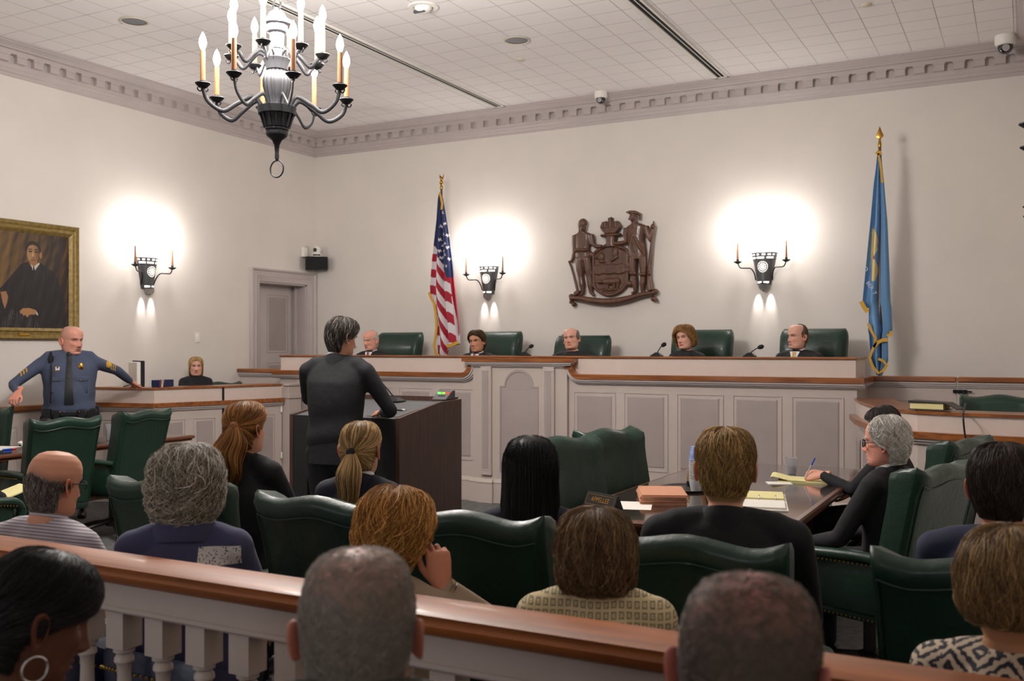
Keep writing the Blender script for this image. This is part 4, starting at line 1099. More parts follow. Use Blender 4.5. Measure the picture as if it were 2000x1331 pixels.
    if 'tie' in st and st.get('tail'):
        pt, t_t = st['tie']; c0 = surf(pt, t_t, th*1.0); nrm = c0-surf(pt, t_t, -.01); nrm /= np.linalg.norm(nrm)
        TL = st['tail']; NT = st.get('nt', 1200); K2 = 14; u = np.linspace(0, 1, K2)[None, :]
        a, r = rng.uniform(0, 6.3, NT)[:, None], np.sqrt(rng.rand(NT))[:, None]
        ctr = c0[None, None, :]+nrm[None, None, :]*(.035*np.sin(np.minimum(u*2.2, 1.57)))[..., None]+np.array(st.get('tail_dir', (0, 0, -1)))[None, None, :]*(np.maximum(u-.02, 0)**.95*TL)[..., None]
        bw = st.get('tail_w', .03)*(.35+.95*np.sin(np.minimum(u*3.2, 1.57))*(1-.55*np.clip((u-.55)/.45, 0, 1)))
        ax1 = np.cross(nrm, [0, 0, 1.0]); ax1 /= np.linalg.norm(ax1); ax2 = np.cross(ax1, [0, 0, 1.0])
        wv = st.get('tail_wave', 0)
        off = ax1[None, None]*(np.cos(a)*r*bw+wv*np.sin(u*11+a*.7)*u**.5)[..., None]+ax2[None, None]*(np.sin(a)*r*bw*.7+wv*np.cos(u*9+a)*u)[..., None]
        P = ctr+off; ln = rng.uniform(.8, 1.06, (NT, 1, 1))
        P = c0+(P-c0)*(1-(1-ln)*u[..., None])
        col = hair_color(rng, NT, st['col'], st.get('var', .3), st.get('col2'), st.get('f2', .3))
        parts.append(strands_mesh(P, st.get('rad', .0009)*1.2, col))
    return join(parts)

# ---------------------------------------------------------------- person
def person(label, loc, rz, group=None, sit=True, seat=.47, h=1.0, sh=.20, girth=1.0, belly=0.0, lean=0.0, slump=0.0, hunch=.02,
           head=dict(), yaw=0, pitch=0, roll=0, hs=1.0, neck_len=.0, neck_fwd=.015, hair=None, skin='c69a84', top='suit', legs='suit', top_name='jacket',
           collar=None, jacket_collar=True, wrists=None, poles=None, hands=(None, None), hand_rot=None, eyes='5a4030', seed=1, voxel=.012,
           legs_on=True, knees=None, bust=0.0, hand_sc=1.0, ears=True, gaze=(0, 0), skirt=False, roll_collar=0.0, drop=0.0):
    t = thing('person', label, 'person', loc, rz, group)
    pz = (seat+.09) if sit else .93*h
    TL = (.52 if sit else .525)*h-slump
    Pv = Vector((0, -.10 if sit else 0, pz)); Nv = Vector((0, Pv.y+lean+hunch, pz+TL))
    sx = sh*h; g = girth*h
    rows = [(-.14, .150*g, .105*g, 0), (-.05, .172*g, .122*g, 0), (.06, .172*g, .125*g, belly*.5), (.22, .162*g, .118*g, belly), (.40, .162*g, .118*g, belly*.9), (.58, .172*g, .122*g, belly*.3+bust), (.74, min(sx-.02, .178*g), .116*g, bust*.3), (.86, sx-.055, .098*h, 0), (.94, sx-.095, .082*h, 0), (1.0, .078*h, .070*h, 0), (1.05, .064*h, .062*h, 0)]
    def torso(grow, lo=-1, hi=2):
        R = []
        for f, w_, d_, fw in rows:
            if f < lo or f > hi: continue
            c = Pv.lerp(Nv, f); c.y += -.012*math.sin(max(0, min(1, f))*PI)
            ring = []
            for k in range(28):
                a = 2*PI*k/28; y = math.sin(a)*(d_+grow); 
                if y > 0: y += fw*math.sin(a)
                ca = math.cos(a); ring.append((c.x+math.copysign(abs(ca)**.85, ca)*(w_+grow), c.y+y, c.z))
            R.append(ring)
        return R
    Sj = [Vector((s*(sx-.045), Nv.y-.015, Nv.z-.055*h-drop)) for s in (1, -1)]
    l1, l2 = .295*h, .255*h
    Wl = []; El = []
    inv = Matrix.Rotation(-rz, 4, 'Z') @ Matrix.Translation(-Vector(loc))
    for k, s in enumerate((1, -1)):
        wv = wrists[k] if wrists and wrists[k] is not None else None
        if wv is None: wv = Vector((s*.17, Pv.y+.36, pz+.10)) if sit else Vector((s*(sx+.05), .03, .84*h))
        elif len(wv) == 4: wv = inv @ Vector(wv[:3])
        else: wv = Vector(wv)
        pole = Vector(poles[k]) if poles and poles[k] else (Vector((s*.6, -.5, -.6)) if sit else Vector((s*.3, -1, 0)))
        e, wq = ik(Sj[k], wv, l1, l2, pole); El.append(e); Wl.append(wq)
    def arms(b, gr):
        for k, s in enumerate((1, -1)):
            S_j, E_, W_ = Sj[k], El[k], Wl[k]
            b.tube([(s*.03, Nv.y, Nv.z-.012), (s*(sx-.10), Nv.y-.008, Nv.z-.030*h), S_j+Vector((s*.0, 0, -.004))], [.05+gr, .055+gr, .058+gr], 14)
            b.ball(S_j, .060+gr, 14, 10)
            pts = [S_j, S_j.lerp(E_, .35), S_j.lerp(E_, .8), E_, E_.lerp(W_, .15), E_.lerp(W_, .55), W_]
            b.tube(pts, [(.058+gr)*h, (.055+gr)*h, (.047+gr)*h, (.045+gr)*h, (.045+gr)*h, (.040+gr)*h, (.033+gr)*h], 14)
    # garments
    b = MB().rings(torso(.0, -.2 if sit else -.45)) if True else None
    if not sit:   # jacket or shirt hem over the hips
        b = MB().rings(torso(.0))
    arms(b, .0)
    V, F = remesh(b, voxel, 3)
    # cloth folds
    fo = smooth_noise(seed+7, 7, 5, 5)
    q = .006*np.sin(V[:, 2]*34+6*V[:, 0]*np.sin(V[:, 1]*9)+seed)*np.clip((Nv.z-.2-V[:, 2])/.3, 0, 1)
    cen = V-np.array([0, Pv.y, 0]); nn = np.linalg.norm(cen[:, :2], axis=1, keepdims=True)+1e-6
    V[:, :2] += cen[:, :2]/nn*q[:, None]
    np_mesh(top_name, V, F, M[top], t); gar = V
    if jacket_collar:
        b = MB()
        def cr(z, rx, ry, dy): return [(rx*math.sin(a)*h, Nv.y+dy-ry*math.cos(a)*h, Nv.z+z-.05*(1-math.cos(a))*.5*h) for a in np.linspace(-2.5, 2.5, 25)]
        A = [cr(-.03, .098, .084, 0), cr(.012, .083, .074, 0), cr(.040, .073, .067, .002), cr(.044, .068, .063, .003), cr(.0, .066, .06, .003)]
        if roll_collar:
            q_ = roll_collar; A = [cr(-.02, .104, .092, 0), cr(.005, .098+q_, .088+q_, 0), cr(.035, .092+q_, .084+q_, .002), cr(.055, .082+q_*.5, .076+q_*.5, .003), cr(.050, .072, .068, .003), cr(.01, .068, .063, .003)]
        b.rings(A, 0, False, False); b.build('jacket_collar' if top_name == 'jacket' else 'neckline', M[top], t, 60)
    if collar:
        b = MB()
        def cr(z, rx, ry, dy): return [(rx*math.sin(a)*h, Nv.y+dy-ry*math.cos(a)*h, Nv.z+z-.035*(1-math.cos(a))*.5*h) for a in np.linspace(-2.75, 2.75, 27)]
        b.rings([cr(-.005, .067, .061, .004), cr(.052, .063, .058, .004), cr(.056, .060, .055, .004), cr(.0, .059, .054, .004)], 0, False, False)
        for s in (-1, 1):
            b.rings([[(s*x*h, Nv.y+y*h, Nv.z+z*h) for x, y, z in r] for r in (((.055, .035, .015), (.035, .066, -.02), (.02, .075, -.035)), ((.058, .038, .01), (.045, .082, -.045), (.012, .085, -.06)))], 0, False, False)
        b.build('shirt_collar', M[collar], t, 60)
    # legs
    if legs_on:
        b = MB(); ank = []
        for k, s in enumerate((1, -1)):
            if sit:
                hp = Vector((s*.095*g, Pv.y+.02, pz-.01)); kn = Vector((s*.13, Pv.y+.47*h, seat+.065)); an = Vector((s*.12, Pv.y+.45*h, .09))
                if loc[2] == 0 and knees: kn.y += knees; an.y += knees
            else:
                hp = Vector((s*.09*g, 0, pz-.03)); kn = Vector((s*.105, .02, .50*h)); an = Vector((s*.11, -.01, .085))
            ank.append(an)
            b.tube([hp, hp.lerp(kn, .35), hp.lerp(kn, .8), kn, kn.lerp(an, .2), kn.lerp(an, .6), an], [r*h for r in ((.098*girth, .09*girth, .068, .063, .064, .058, .052) if not skirt else (.1, .09, .07, .06, .058, .05, .04))], 14)
        b.rings(torso(-.006, -.2, .3))
        V, F = remesh(b, .016, 3); np_mesh('trousers', V, F, M[legs], t)
        for an in ank:
            MB().rings([[(an.x+w_*math.cos(a), an.y+y, z0+h_*max(-.4, math.sin(a))) for a in np.linspace(0, 2*PI, 14, endpoint=False)] for y, w_, h_, z0 in ((-.08, .02, .03, .035), (-.06, .034, .055, .04), (.0, .037, .065, .035), (.08, .042, .045, .025), (.15, .04, .035, .02), (.185, .02, .02, .02))]).build('shoe', M['shoe'], t, 60)
    # body: head, neck, trunk, limbs, hands as one skin mesh
    hsz = hs*h if sit else hs*h
    Rm = R3(yaw, pitch, roll); HC = Nv+Vector((0, neck_fwd, .145*h+neck_len))
    hv, hf, hc, fy = head_mesh(skin, **head)
    # rotate the head about the neck pivot; the neck rows follow less and less
    piv = np.array([0, -.025, -.10]); k = np.clip((hv[:, 2]+.205)/.10, 0, 1)[:, None]
    k = k*k*(3-2*k); rot = (hv-piv) @ np.array(Rm).T+piv
    hv2 = hv*(1-k)+rot*k
    parts = [(hv2*hsz+np.array(HC), hf, hc)]
    hx = lambda V: ((np.asarray(V)-piv) @ np.array(Rm).T+piv)*hsz+np.array(HC)
    if ears:
        for s in (1, -1):
            ev, ef = ear_mesh(s); parts.append((hx(ev), ef, np.array(lin(skin))*np.array([1.0, .80, .76])))
    b = MB().rings(torso(-.02)); arms(b, -.016)
    if legs_on:
        for an, s in zip(ank, (1, -1)):
            hp = Vector((s*.095*g, Pv.y+.02, pz-.01)) if sit else Vector((s*.09*g, 0, pz-.03)); kn = Vector((s*.13, Pv.y+.47*h+(knees or 0)*(loc[2] == 0), seat+.065)) if sit else Vector((s*.105, .02, .50*h))
            b.tube([hp, kn, an], [.075, .05, .04], 10)
    V, F = remesh(b, .022, 2); parts.append((V, F, np.array(lin(skin))))
    for kk, s in enumerate((1, -1)):
        hd = hands[kk]
        if hd is None: hd = {}
        if hd is False: continue
        V, F = hand_mesh(s, hd.get('curl', .35), hd.get('spread', .1), hd.get('thumb', .6))
        fwd = Vector(hd['dir']) if 'dir' in hd else (Wl[kk]-El[kk]); fwd.normalize()
        up = Vector(hd.get('up', (0, 0, 1))); xax = fwd.cross(up).normalized(); up = xax.cross(fwd)
        Rh = np.array([[xax.x, fwd.x, up.x], [xax.y, fwd.y, up.y], [xax.z, fwd.z, up.z]])
        nC = np.array(lin(skin))*np.array([1, .9, .88])
        parts.append((V*hand_sc*h @ Rh.T+np.array(Wl[kk]), F, nC))
    V, F, C = join(parts); np_mesh('body', V, F, M['skin'], t, C)
    # eyes
    for s in (1, -1):
        y0 = fy(s*.031, .001)
        b = MB().ball((0, 0, 0), (.0140, .0122, .0078), 20, 14); EV = np.array(b.v)
        gz = np.array([s*0+gaze[0], 1, gaze[1]]); gz = gz/np.linalg.norm(gz)
        dd = (EV/np.array([.0140, .0122, .0078])) @ gz
        C = np.where((dd > .86)[:, None], np.array(lin(eyes))*.6, np.array([.42, .38, .35])); C = np.where((dd > .97)[:, None], np.array([.01, .01, .01]), C)
        EV = hx(EV+np.array([s*.031, y0-.0080, .0005]))
        o = MB(); o.v = [tuple(p) for p in EV]; o.f = b.f; o.m = b.m; o.c = np.concatenate([C, np.ones((len(C), 1))], 1); o.build('eye', M['eye'], t)
    if hair:
        V, F, C = make_hair(hair, seed); o = np_mesh('hair', hx(V), F, M['hair'], t, C)
    t['_h'] = 0; del t['_h']
    return dict(t=t, hx=hx, N=Nv, P=Pv, W=Wl, E=El, S=Sj, h=h, fy=fy, hs=hsz, gar=gar)
def shirt_front(p, m='shirt_white', L=.13, w_=.052):
    """shirt showing in the V of the neckline"""
    g, N = p['gar'], p['N']; b = MB(); R = []
    for k in range(7):
        q = k/6; z = N.z+.012-q*L; ww = w_*(1-q)+.002; row = []
        for e in (-1, -.5, 0, .5, 1):
            mk = (np.abs(g[:, 0]-e*ww) < .02) & (np.abs(g[:, 2]-z) < .02); y = g[mk, 1].max() if mk.any() else N.y+.07
            row.append((e*ww, y+.004, z))
        R.append(row)
    b.rings(R, 0, False, False); b.build('shirt_front', M[m], p['t'], 60)
def long_tie(p, m, L=.30):
    g, N = p['gar'], p['N']; b = MB(); R = []
    for k in range(9):
        q = k/8; z = N.z+.010-q*L; ww = .017 if k == 0 else .013+.02*q; mk = (np.abs(g[:, 0]) < .03) & (np.abs(g[:, 2]-z) < .02); y = (g[mk, 1].max() if mk.any() else N.y+.07)+(.016 if k < 2 else .010)
        R.append([(-ww, y-.004, z), (0, y, z), (ww, y-.004, z)])
    b.rings(R, 0, False, False); b.build('tie', m, p['t'], 60)
def glasses(p, m='black', lens=True, thick=.0016, rim=(.024, .017)):
    b = MB(); fy = p['fy']; L = []
    for s in (1, -1):
        y = .094
        L.append([(s*.032+rim[0]*math.copysign(abs(math.cos(a))**.7, math.cos(a)), y-.006*abs(math.cos(a)) if s*math.cos(a) > 0 else y, -.004+rim[1]*math.copysign(abs(math.sin(a))**.7, math.sin(a))) for a in np.linspace(0, 2*PI, 25)])
        b.tube(p['hx'](L[-1]), thick, 6)
        b.tube(p['hx']([(s*.056, .088, .003), (s*.074, .06, .004), (s*.081, .02, .002), (s*.082, -.02, .0), (s*.080, -.032, -.012)]), thick, 6)
    b.tube(p['hx']([(-.009, .096, .002), (0, .099, .005), (.009, .096, .002)]), thick, 6)
    o = b.build('glasses', M[m], p['t'])
    return o
def tie(p, m, knot=True, L=.30, w_=.035, y=.008):
    N = p['N']; h = p['h']; P = p['P']
    pts = []
    for k in range(10):
        s = k/9; z = N.z-.035-s*L; f = (z-P.z)/(N.z-P.z)
        c = P.lerp(N, f); pts.append((c.y, z, s))
    b = MB()
    b.rings([[(sx*w2, N.y+.078*h+dy+y, N.z-.03+dz) for sx in (-1, 0, 1)] for w2, dz, dy in ((.016, .0, 0), (.02, -.02, .008), (.012, -.04, .006))], 0, False, False)
    return b
# ---------------------------------------------------------------- people: who sits where
def pattern_mat(name, fn, rough=.85):
    m = mat(name, 'ffffff', rough, sheen=.1); nt = m.node_tree; N = nt.nodes; L = nt.links
    t = N.new('ShaderNodeTexCoord'); out = fn(N, L, t.outputs['Object']); L.new(out, N['Principled BSDF'].inputs['Base Color']); return m
def mth(N, L, op, a, b=None):
    n = N.new('ShaderNodeMath'); n.operation = op
    for i, v in enumerate((a, b)):
        if v is None: continue
        if isinstance(v, (int, float)): n.inputs[i].default_value = v
        else: L.new(v, n.inputs[i])
    return n.outputs[0]
def mixcol(N, L, f, a, b):
    n = N.new('ShaderNodeMixRGB'); L.new(f, n.inputs[0])
    for i, v in ((1, a), (2, b)):
        if isinstance(v, str): n.inputs[i].default_value = (*lin(v), 1)
        else: L.new(v, n.inputs[i])
    return n.outputs[0]
def sep(N, L, v):
    s = N.new('ShaderNodeSeparateXYZ'); L.new(v, s.inputs[0]); return s.outputs
def f_stripes(N, L, v):
    s = sep(N, L, v); z = mth(N, L, 'ADD', s['Z'], mth(N, L, 'MULTIPLY', s['Y'], .25))
    yoke = mth(N, L, 'GREATER_THAN', z, .955)
    h = mth(N, L, 'GREATER_THAN', mth(N, L, 'SINE', mth(N, L, 'MULTIPLY', z, 2*PI/.0105)), .35)
    q = mth(N, L, 'GREATER_THAN', mth(N, L, 'SINE', mth(N, L, 'MULTIPLY', s['X'], 2*PI/.008)), .35)
    f = mth(N, L, 'ADD', mth(N, L, 'MULTIPLY', h, yoke), mth(N, L, 'MULTIPLY', q, mth(N, L, 'SUBTRACT', 1, yoke)))
    return mixcol(N, L, f, 'b3abb4', '7a7078')
M['stripes'] = pattern_mat('striped_shirt', f_stripes)
def f_tweed(N, L, v):
    s = sep(N, L, v); g = []
    for a, p in (('X', .0185), ('Z', .0235)):
        g.append(mth(N, L, 'ABSOLUTE', mth(N, L, 'SUBTRACT', mth(N, L, 'FRACT', mth(N, L, 'ADD', mth(N, L, 'DIVIDE', s[a], p), 50)), .5)))
    d = mth(N, L, 'MAXIMUM', g[0], g[1]); ring = mth(N, L, 'MULTIPLY', mth(N, L, 'LESS_THAN', d, .36), mth(N, L, 'GREATER_THAN', d, .17)); dot = mth(N, L, 'LESS_THAN', d, .07)
    n = N.new('ShaderNodeTexNoise'); n.inputs['Scale'].default_value = 260; L.new(v, n.inputs['Vector'])
    f = mth(N, L, 'MULTIPLY', mth(N, L, 'MAXIMUM', ring, dot), mth(N, L, 'ADD', mth(N, L, 'MULTIPLY', n.outputs['Fac'], 1.3), .05))
    return mixcol(N, L, f, 'c9b68f', '5d5a45')
M['tweed'] = pattern_mat('tweed_jacket', f_tweed, .95)
def f_ikat(N, L, v):
    s = sep(N, L, v); n = N.new('ShaderNodeTexNoise'); n.inputs['Scale'].default_value = 90; L.new(v, n.inputs['Vector'])
    e = mth(N, L, 'MULTIPLY', mth(N, L, 'SUBTRACT', n.outputs['Fac'], .5), .28)
    fx = mth(N, L, 'ABSOLUTE', mth(N, L, 'SUBTRACT', mth(N, L, 'FRACT', mth(N, L, 'ADD', mth(N, L, 'DIVIDE', s['X'], .115), 50.3)), .5))
    fz = mth(N, L, 'ABSOLUTE', mth(N, L, 'SUBTRACT', mth(N, L, 'FRACT', mth(N, L, 'ADD', mth(N, L, 'DIVIDE', mth(N, L, 'ADD', s['Z'], mth(N, L, 'MULTIPLY', s['Y'], .6)), .10), 50.55)), .5))
    d = mth(N, L, 'ADD', mth(N, L, 'ADD', mth(N, L, 'MULTIPLY', fx, 1.25), fz), e)
    w_ = mth(N, L, 'SINE', mth(N, L, 'MULTIPLY', d, 21))
    return mixcol(N, L, mth(N, L, 'GREATER_THAN', w_, .1), 'b7a58f', '23242e')
M['ikat'] = pattern_mat('patterned_top', f_ikat)
def f_sweater(N, L, v):
    s = sep(N, L, v); n = N.new('ShaderNodeTexNoise'); n.inputs['Scale'].default_value = 170; L.new(v, n.inputs['Vector'])
    a = mth(N, L, 'MULTIPLY', mth(N, L, 'GREATER_THAN', s['X'], .055), mth(N, L, 'LESS_THAN', s['X'], .175))
    c = mth(N, L, 'MULTIPLY', mth(N, L, 'GREATER_THAN', s['Z'], .975), mth(N, L, 'LESS_THAN', s['Z'], 1.03))
    patch = mth(N, L, 'MULTIPLY', mth(N, L, 'MULTIPLY', a, c), mth(N, L, 'LESS_THAN', s['Y'], -.02))
    kn = mth(N, L, 'GREATER_THAN', n.outputs['Fac'], .40)
    return mixcol(N, L, mth(N, L, 'MULTIPLY', patch, kn), '3c3d5a', 'c9c4c0')
M['sweater'] = pattern_mat('navy_knit', f_sweater, .95)
M['beige_knit'] = mat('beige_ribbed_knit', '9a8672', .95, bump=.4, bscale=120, vstretch=(4, 4, .3))
M['olive'] = mat('olive_sweater', '3c3d35', .95, bump=.4, bscale=200)
M['plum'] = mat('mauve_top', 'a2837c', .9)
M['dark_top'] = mat('dark_blouse', '1a181d', .9)
M['black_suit'] = mat('black_suit', '121216', .85, bump=.5, bscale=14)
M['blue_suit'] = mat('navy_jacket', '20243c', .85, bump=.5, bscale=14)
M['red_tie'] = mat('red_tie', '8e3328', .6)
M['gold_tie'] = mat('gold_tie', 'c2a14a', .5)
M['black_tie'] = mat('black_tie', '101014', .6)
M['stripe_gold'] = mat('gold_stripe', 'd8a318', .6)
def hl(fore=.165, ear=1.95, burn=1.2, nape=None):
    P = ([0, fore-.01, fore, fore+.04, .30, .37, .42, .48, .55, .9], [0, 0, .02, .78, burn, burn+.12, ear-.15, ear, ear+.1, ear+.25])
    return lambda t: float(np.interp(t, *P))
def fringe(tb=.20, spread=1.0, ear=1.95, burn=1.25):
    """bald crown: hair only round the sides and back"""
    P = ([0, tb-.03, tb, tb+.05, .30, .38, .43, .5, .9], [3.2, 3.2, 2.9, 2.9-spread, burn+.1, burn+.15, ear-.1, ear, ear+.2])
    return lambda t: float(np.interp(t, *P))
def seat_at(hx_, hy_, rz, off=-.065): return (hx_+math.sin(rz)*off, hy_-math.cos(rz)*off, 0)
D = math.radians
PEOPLE = {}
def face_dir(fx, fy): return math.atan2(-fx, fy)

# --- standing lawyer at the podium
rz = D(14)
p = person('standing man in dark suit at the podium, seen from behind', (-4.02, 5.10, 0), rz, sit=False, h=1.06, drop=.015, sh=.235, girth=1.08, yaw=D(-30), pitch=D(-12), top='suit', legs='suit', collar='shirt_white',
    wrists=[(-3.90, 5.46, 1.18, 1), (-4.40, 5.50, 1.19, 1)], poles=[(.8, -.6, -.5), (-.8, -.6, -.5)], hands=[dict(curl=.3, up=(0, 0, 1)), dict(curl=.3)], skin='c08d74', head=dict(brow='3a2c22', jaw=1.02),
    hair=dict(face=hl(.17), t1=.72, th=.014, lump=.003, col='2e2723', col2='9a948c', f2=.16, n=5200, len=.045, swirl=.35, back=.9, rad=.0008, k=6, shape=lambda q, t: np.clip(1.25-1.1*np.clip(t-.3, 0, 1)*2, .25, 1.2)), seed=3)
# coat skirt below the waist
b = MB(); N_, P_ = p['N'], p['P']; h = 1.035
R = []
for z, w_, d_ in ((.84, .188, .145), (.92, .186, .142), (1.05, .176, .135), (1.15, .17, .132)):
    R.append([(w_*1.02*math.copysign(abs(math.cos(a))**.85, math.cos(a)), d_*math.sin(a), z*h) for a in np.linspace(0, 2*PI, 36, endpoint=False)])
b.rings(R); b.build('jacket_skirt', M['suit'], p['t'], 60)

# --- police officer leaning between chair and clerk desk
rz = face_dir(.78, -.62)
p = person('police officer in blue shirt with black tie leaning on the clerk desk', (-8.12, 6.24, 0), rz, sit=False, h=1.08, drop=.035, sh=.26, girth=1.30, belly=.06, hs=1.08, yaw=D(36), pitch=D(-6), neck_len=-.03,
    top='police', legs='police_dark', top_name='uniform_shirt', jacket_collar=True, skin='c98f7c', head=dict(brow='8a6a55', jaw=1.06, neck=1.2, age=.9, scalp='a8917f', scalp_fn=lambda PH, T, z, y: .35*np.clip((z-.0)/.03, 0, 1)*(y < .04)),
    wrists=[(-8.12, 5.70, 1.215, 1), (-8.13, 6.98, 1.27, 1)], poles=[(.6, -.6, -.2), (-.6, -.6, -.1)], hands=[dict(curl=(.9, .9, .9, .9), spread=.08, dir=(.3, .6, -.55), up=(.2, .5, .8)), dict(curl=.12, spread=.22)], eyes='4a6070', seed=5, gaze=(0, -.1))
t = p['t']; N_, P_, h = p['N'], p['P'], p['h']
def front(z, x0=0.0):
    g = p['gar']; m = (np.abs(g[:, 0]-x0) < .03) & (np.abs(g[:, 2]-z) < .02)
    return float(g[m, 1].max()) if m.any() else .1
def front_old(z):
    f = (z-P_.z)/(N_.z-P_.z); dd = np.interp(f, [0, .06, .22, .40, .58, .74, .86, .94, 1], [.15, .152, .144, .144, .149, .142, .103, .087, .072]); bw = np.interp(f, [0, .06, .22, .4, .58, .74, .86], [0, .025, .05, .045, .015, 0, 0])
    return P_.y+(N_.y-P_.y)*f-.012*math.sin(PI*max(0, min(1, f)))+dd+bw
b = MB(); R = []
for k in range(13):
    s = k/12; z = N_.z-.02-s*.46; w_ = .018+.022*s
    y = max(front(z), .0)+.008
    R.append([(-w_, y, z), (0, y+.004, z), (w_, y, z)])
b.rings(R, 0, False, False)
b.rings([[(-.02, N_.y+.087, N_.z+.012), (0, N_.y+.098, N_.z+.012), (.02, N_.y+.087, N_.z+.012)], [(-.026, N_.y+.09, N_.z-.012), (0, N_.y+.106, N_.z-.012), (.026, N_.y+.09, N_.z-.012)], [(-.018, N_.y+.092, N_.z-.04), (0, N_.y+.102, N_.z-.04), (.018, N_.y+.092, N_.z-.04)]], 0, False, False)
o = b.build('tie', M['black_tie'], t, 60); MB().ball((0, front(N_.z-.22)+.018, N_.z-.22), .006).build('tie_pin', M['chrome'], o)
def belt_ring(z0, z1, gr, m, nm):
    R = []
    for z, g in ((z0, gr), (z1, gr)):
        R.append([(math.copysign(abs(math.cos(a))**.85, math.cos(a))*(.228+g), math.sin(a)*(.168+g)+(.02 if math.sin(a) > 0 else 0), z) for a in np.linspace(0, 2*PI, 40, endpoint=False)])
    return MB().rings(R).build(nm, m, t, 60)
M['belt'] = mat('duty_belt', '0d0d10', .4)
zb = P_.z+.01
belt_ring(zb-.03, zb+.03, .008, M['belt'], 'duty_belt')
for a, w_, hh in ((35, .05, .09), (60, .035, .08), (118, .04, .085), (145, .055, .10), (172, .045, .16)):
    a = D(a); c = Vector((math.cos(a)*.225, math.sin(a)*.17+.02, zb-.01))
    MB().box(c.x-w_, c.x+w_, c.y-.02, c.y+.035, c.z-hh*.7, c.z+hh*.4, bev=.012).build('belt_pouch', M['belt'], t, 40)
for a in (70, 80, 100, 112): MB().ball((math.cos(D(a))*.232, math.sin(D(a))*.18+.045, zb+.005), .007).build('belt_snap', M['brass'], t)
# pockets, badge, name bar, chevrons, shoulder microphone
for s in (1, -1):
    z = N_.z-.24; y = front(z, s*.1)-.004
    b = MB().box(s*.10-.058, s*.10+.058, y-.035, y+.006, z-.14, z-.02, bev=.01).box(s*.10-.062, s*.10+.062, y-.03, y+.012, z-.03, z+.015, bev=.008)
    o = b.build('pocket', M['police'], t, 40); MB().ball((s*.10, y+.012, z-.015), .007).build('button', M['brass'], o)
y = front(N_.z-.14, .1)
MB().lathe([(.001, .008), (.016, .007), (.024, .0)], (-.10, y-.006, N_.z-.13), 10, axis='y', sx=1, sy=1.6).build('badge', M['brass'], t)
M['ribbon_red'] = mat('ribbon_bar', 'b54838', .6); M['ribbon_white'] = mat('ribbon_white', 'd8d8de', .6)
o = MB().box(.075, .125, y-.008, y+.002, N_.z-.175, N_.z-.162).build('name_bar', M['brass'], t, 0)
MB().box(.082, .118, y-.008, y+.004, N_.z-.160, N_.z-.128).build('ribbon', M['ribbon_white'], t, 0); MB().box(.09, .11, y-.007, y+.006, N_.z-.148, N_.z-.118, bev=.004).build('pin', M['brass'], t, 0)
for k, s in enumerate((1, -1)):
    c = p['S'][k].lerp(p['E'][k], .62); d_ = (p['E'][k]-p['S'][k]).normalized(); outv = Vector((s*.8, .65, .1)); outv = (outv-d_*outv.dot(d_)).normalized(); q = d_.cross(outv)
    b = MB()
    for j in range(3):
        o_ = c-d_*(.03*j)+outv*.060
        for e in (-1, 1): b.rings([[tuple(o_+q*0+d_*.0), tuple(o_+d_*.012)], [tuple(o_+q*e*.032-outv*.010+d_*.022), tuple(o_+q*e*.032-outv*.010+d_*.034)]], 0, False, False)
    b.build('chevrons', M['gold'], t, 0)
    if s < 0:
        c = p['S'][k].lerp(p['E'][k], .30)+outv*.063; MB().ball(tuple(c), (.028, .022, .034)).build('shoulder_patch', M['gold'], t)
MB().box(.135, .18, N_.y+.045, N_.y+.085, N_.z-.10, N_.z-.02, bev=.01).box(.148, .168, N_.y+.06, N_.y+.075, N_.z-.03, N_.z+.015, bev=.005).build('shoulder_microphone', M['belt'], t, 40)
MB().tube(qarc([(.155, front(N_.z-.1)+.0, N_.z-.10), (.15, front(N_.z-.2)+.01, N_.z-.20), (.155, front(N_.z-.35)+.005, N_.z-.35), (.16, front(N_.z-.45)-.01, N_.z-.47)], 6), .006, 8).build('radio_cord', M['belt'], t)
M['moustache'] = mat('moustache', '8a6248', .8)
V = [(s*x, .101+dy, z) for s, x, dy, z in ((-1, .026, -.016, -.072), (-1, .022, -.011, -.062), (-1, .01, 0, -.058), (1, .01, 0, -.058), (1, .022, -.011, -.062), (1, .026, -.016, -.072), (1, .012, .001, -.067), (-1, .012, .001, -.067))]
o = MB(); o.v = [tuple(q) for q in p['hx'](V)]; o.f = [(0, 1, 7), (1, 2, 7), (2, 3, 6, 7), (3, 4, 6), (4, 5, 6)]; o.m = [0]*5; o.build('moustache', M['moustache'], t, 0)

# --- clerk
p = person('seated blonde woman clerk in black behind the clerk desk', seat_at(-8.47, 8.18, face_dir(.76, -.65)), face_dir(.76, -.65), h=.93, sh=.19, top='dark_top', legs='dark_top', top_name='cardigan', jacket_collar=False, skin='d0a08c', seat=.70, pitch=D(-2),
    head=dict(female=True, brow='8a6a48', lips='b05a58', age=.3), hair=dict(face=hl(.17, 1.45, 1.0), t1=.46, th=.010, hang=.12, tw=.33, full=.55, col='a5854f', col2='d3b98a', f2=.35, n=2200, len=.20, swirl=.12, rad=.0011, curl_in=.12), ears=False, eyes='506070', seed=6)
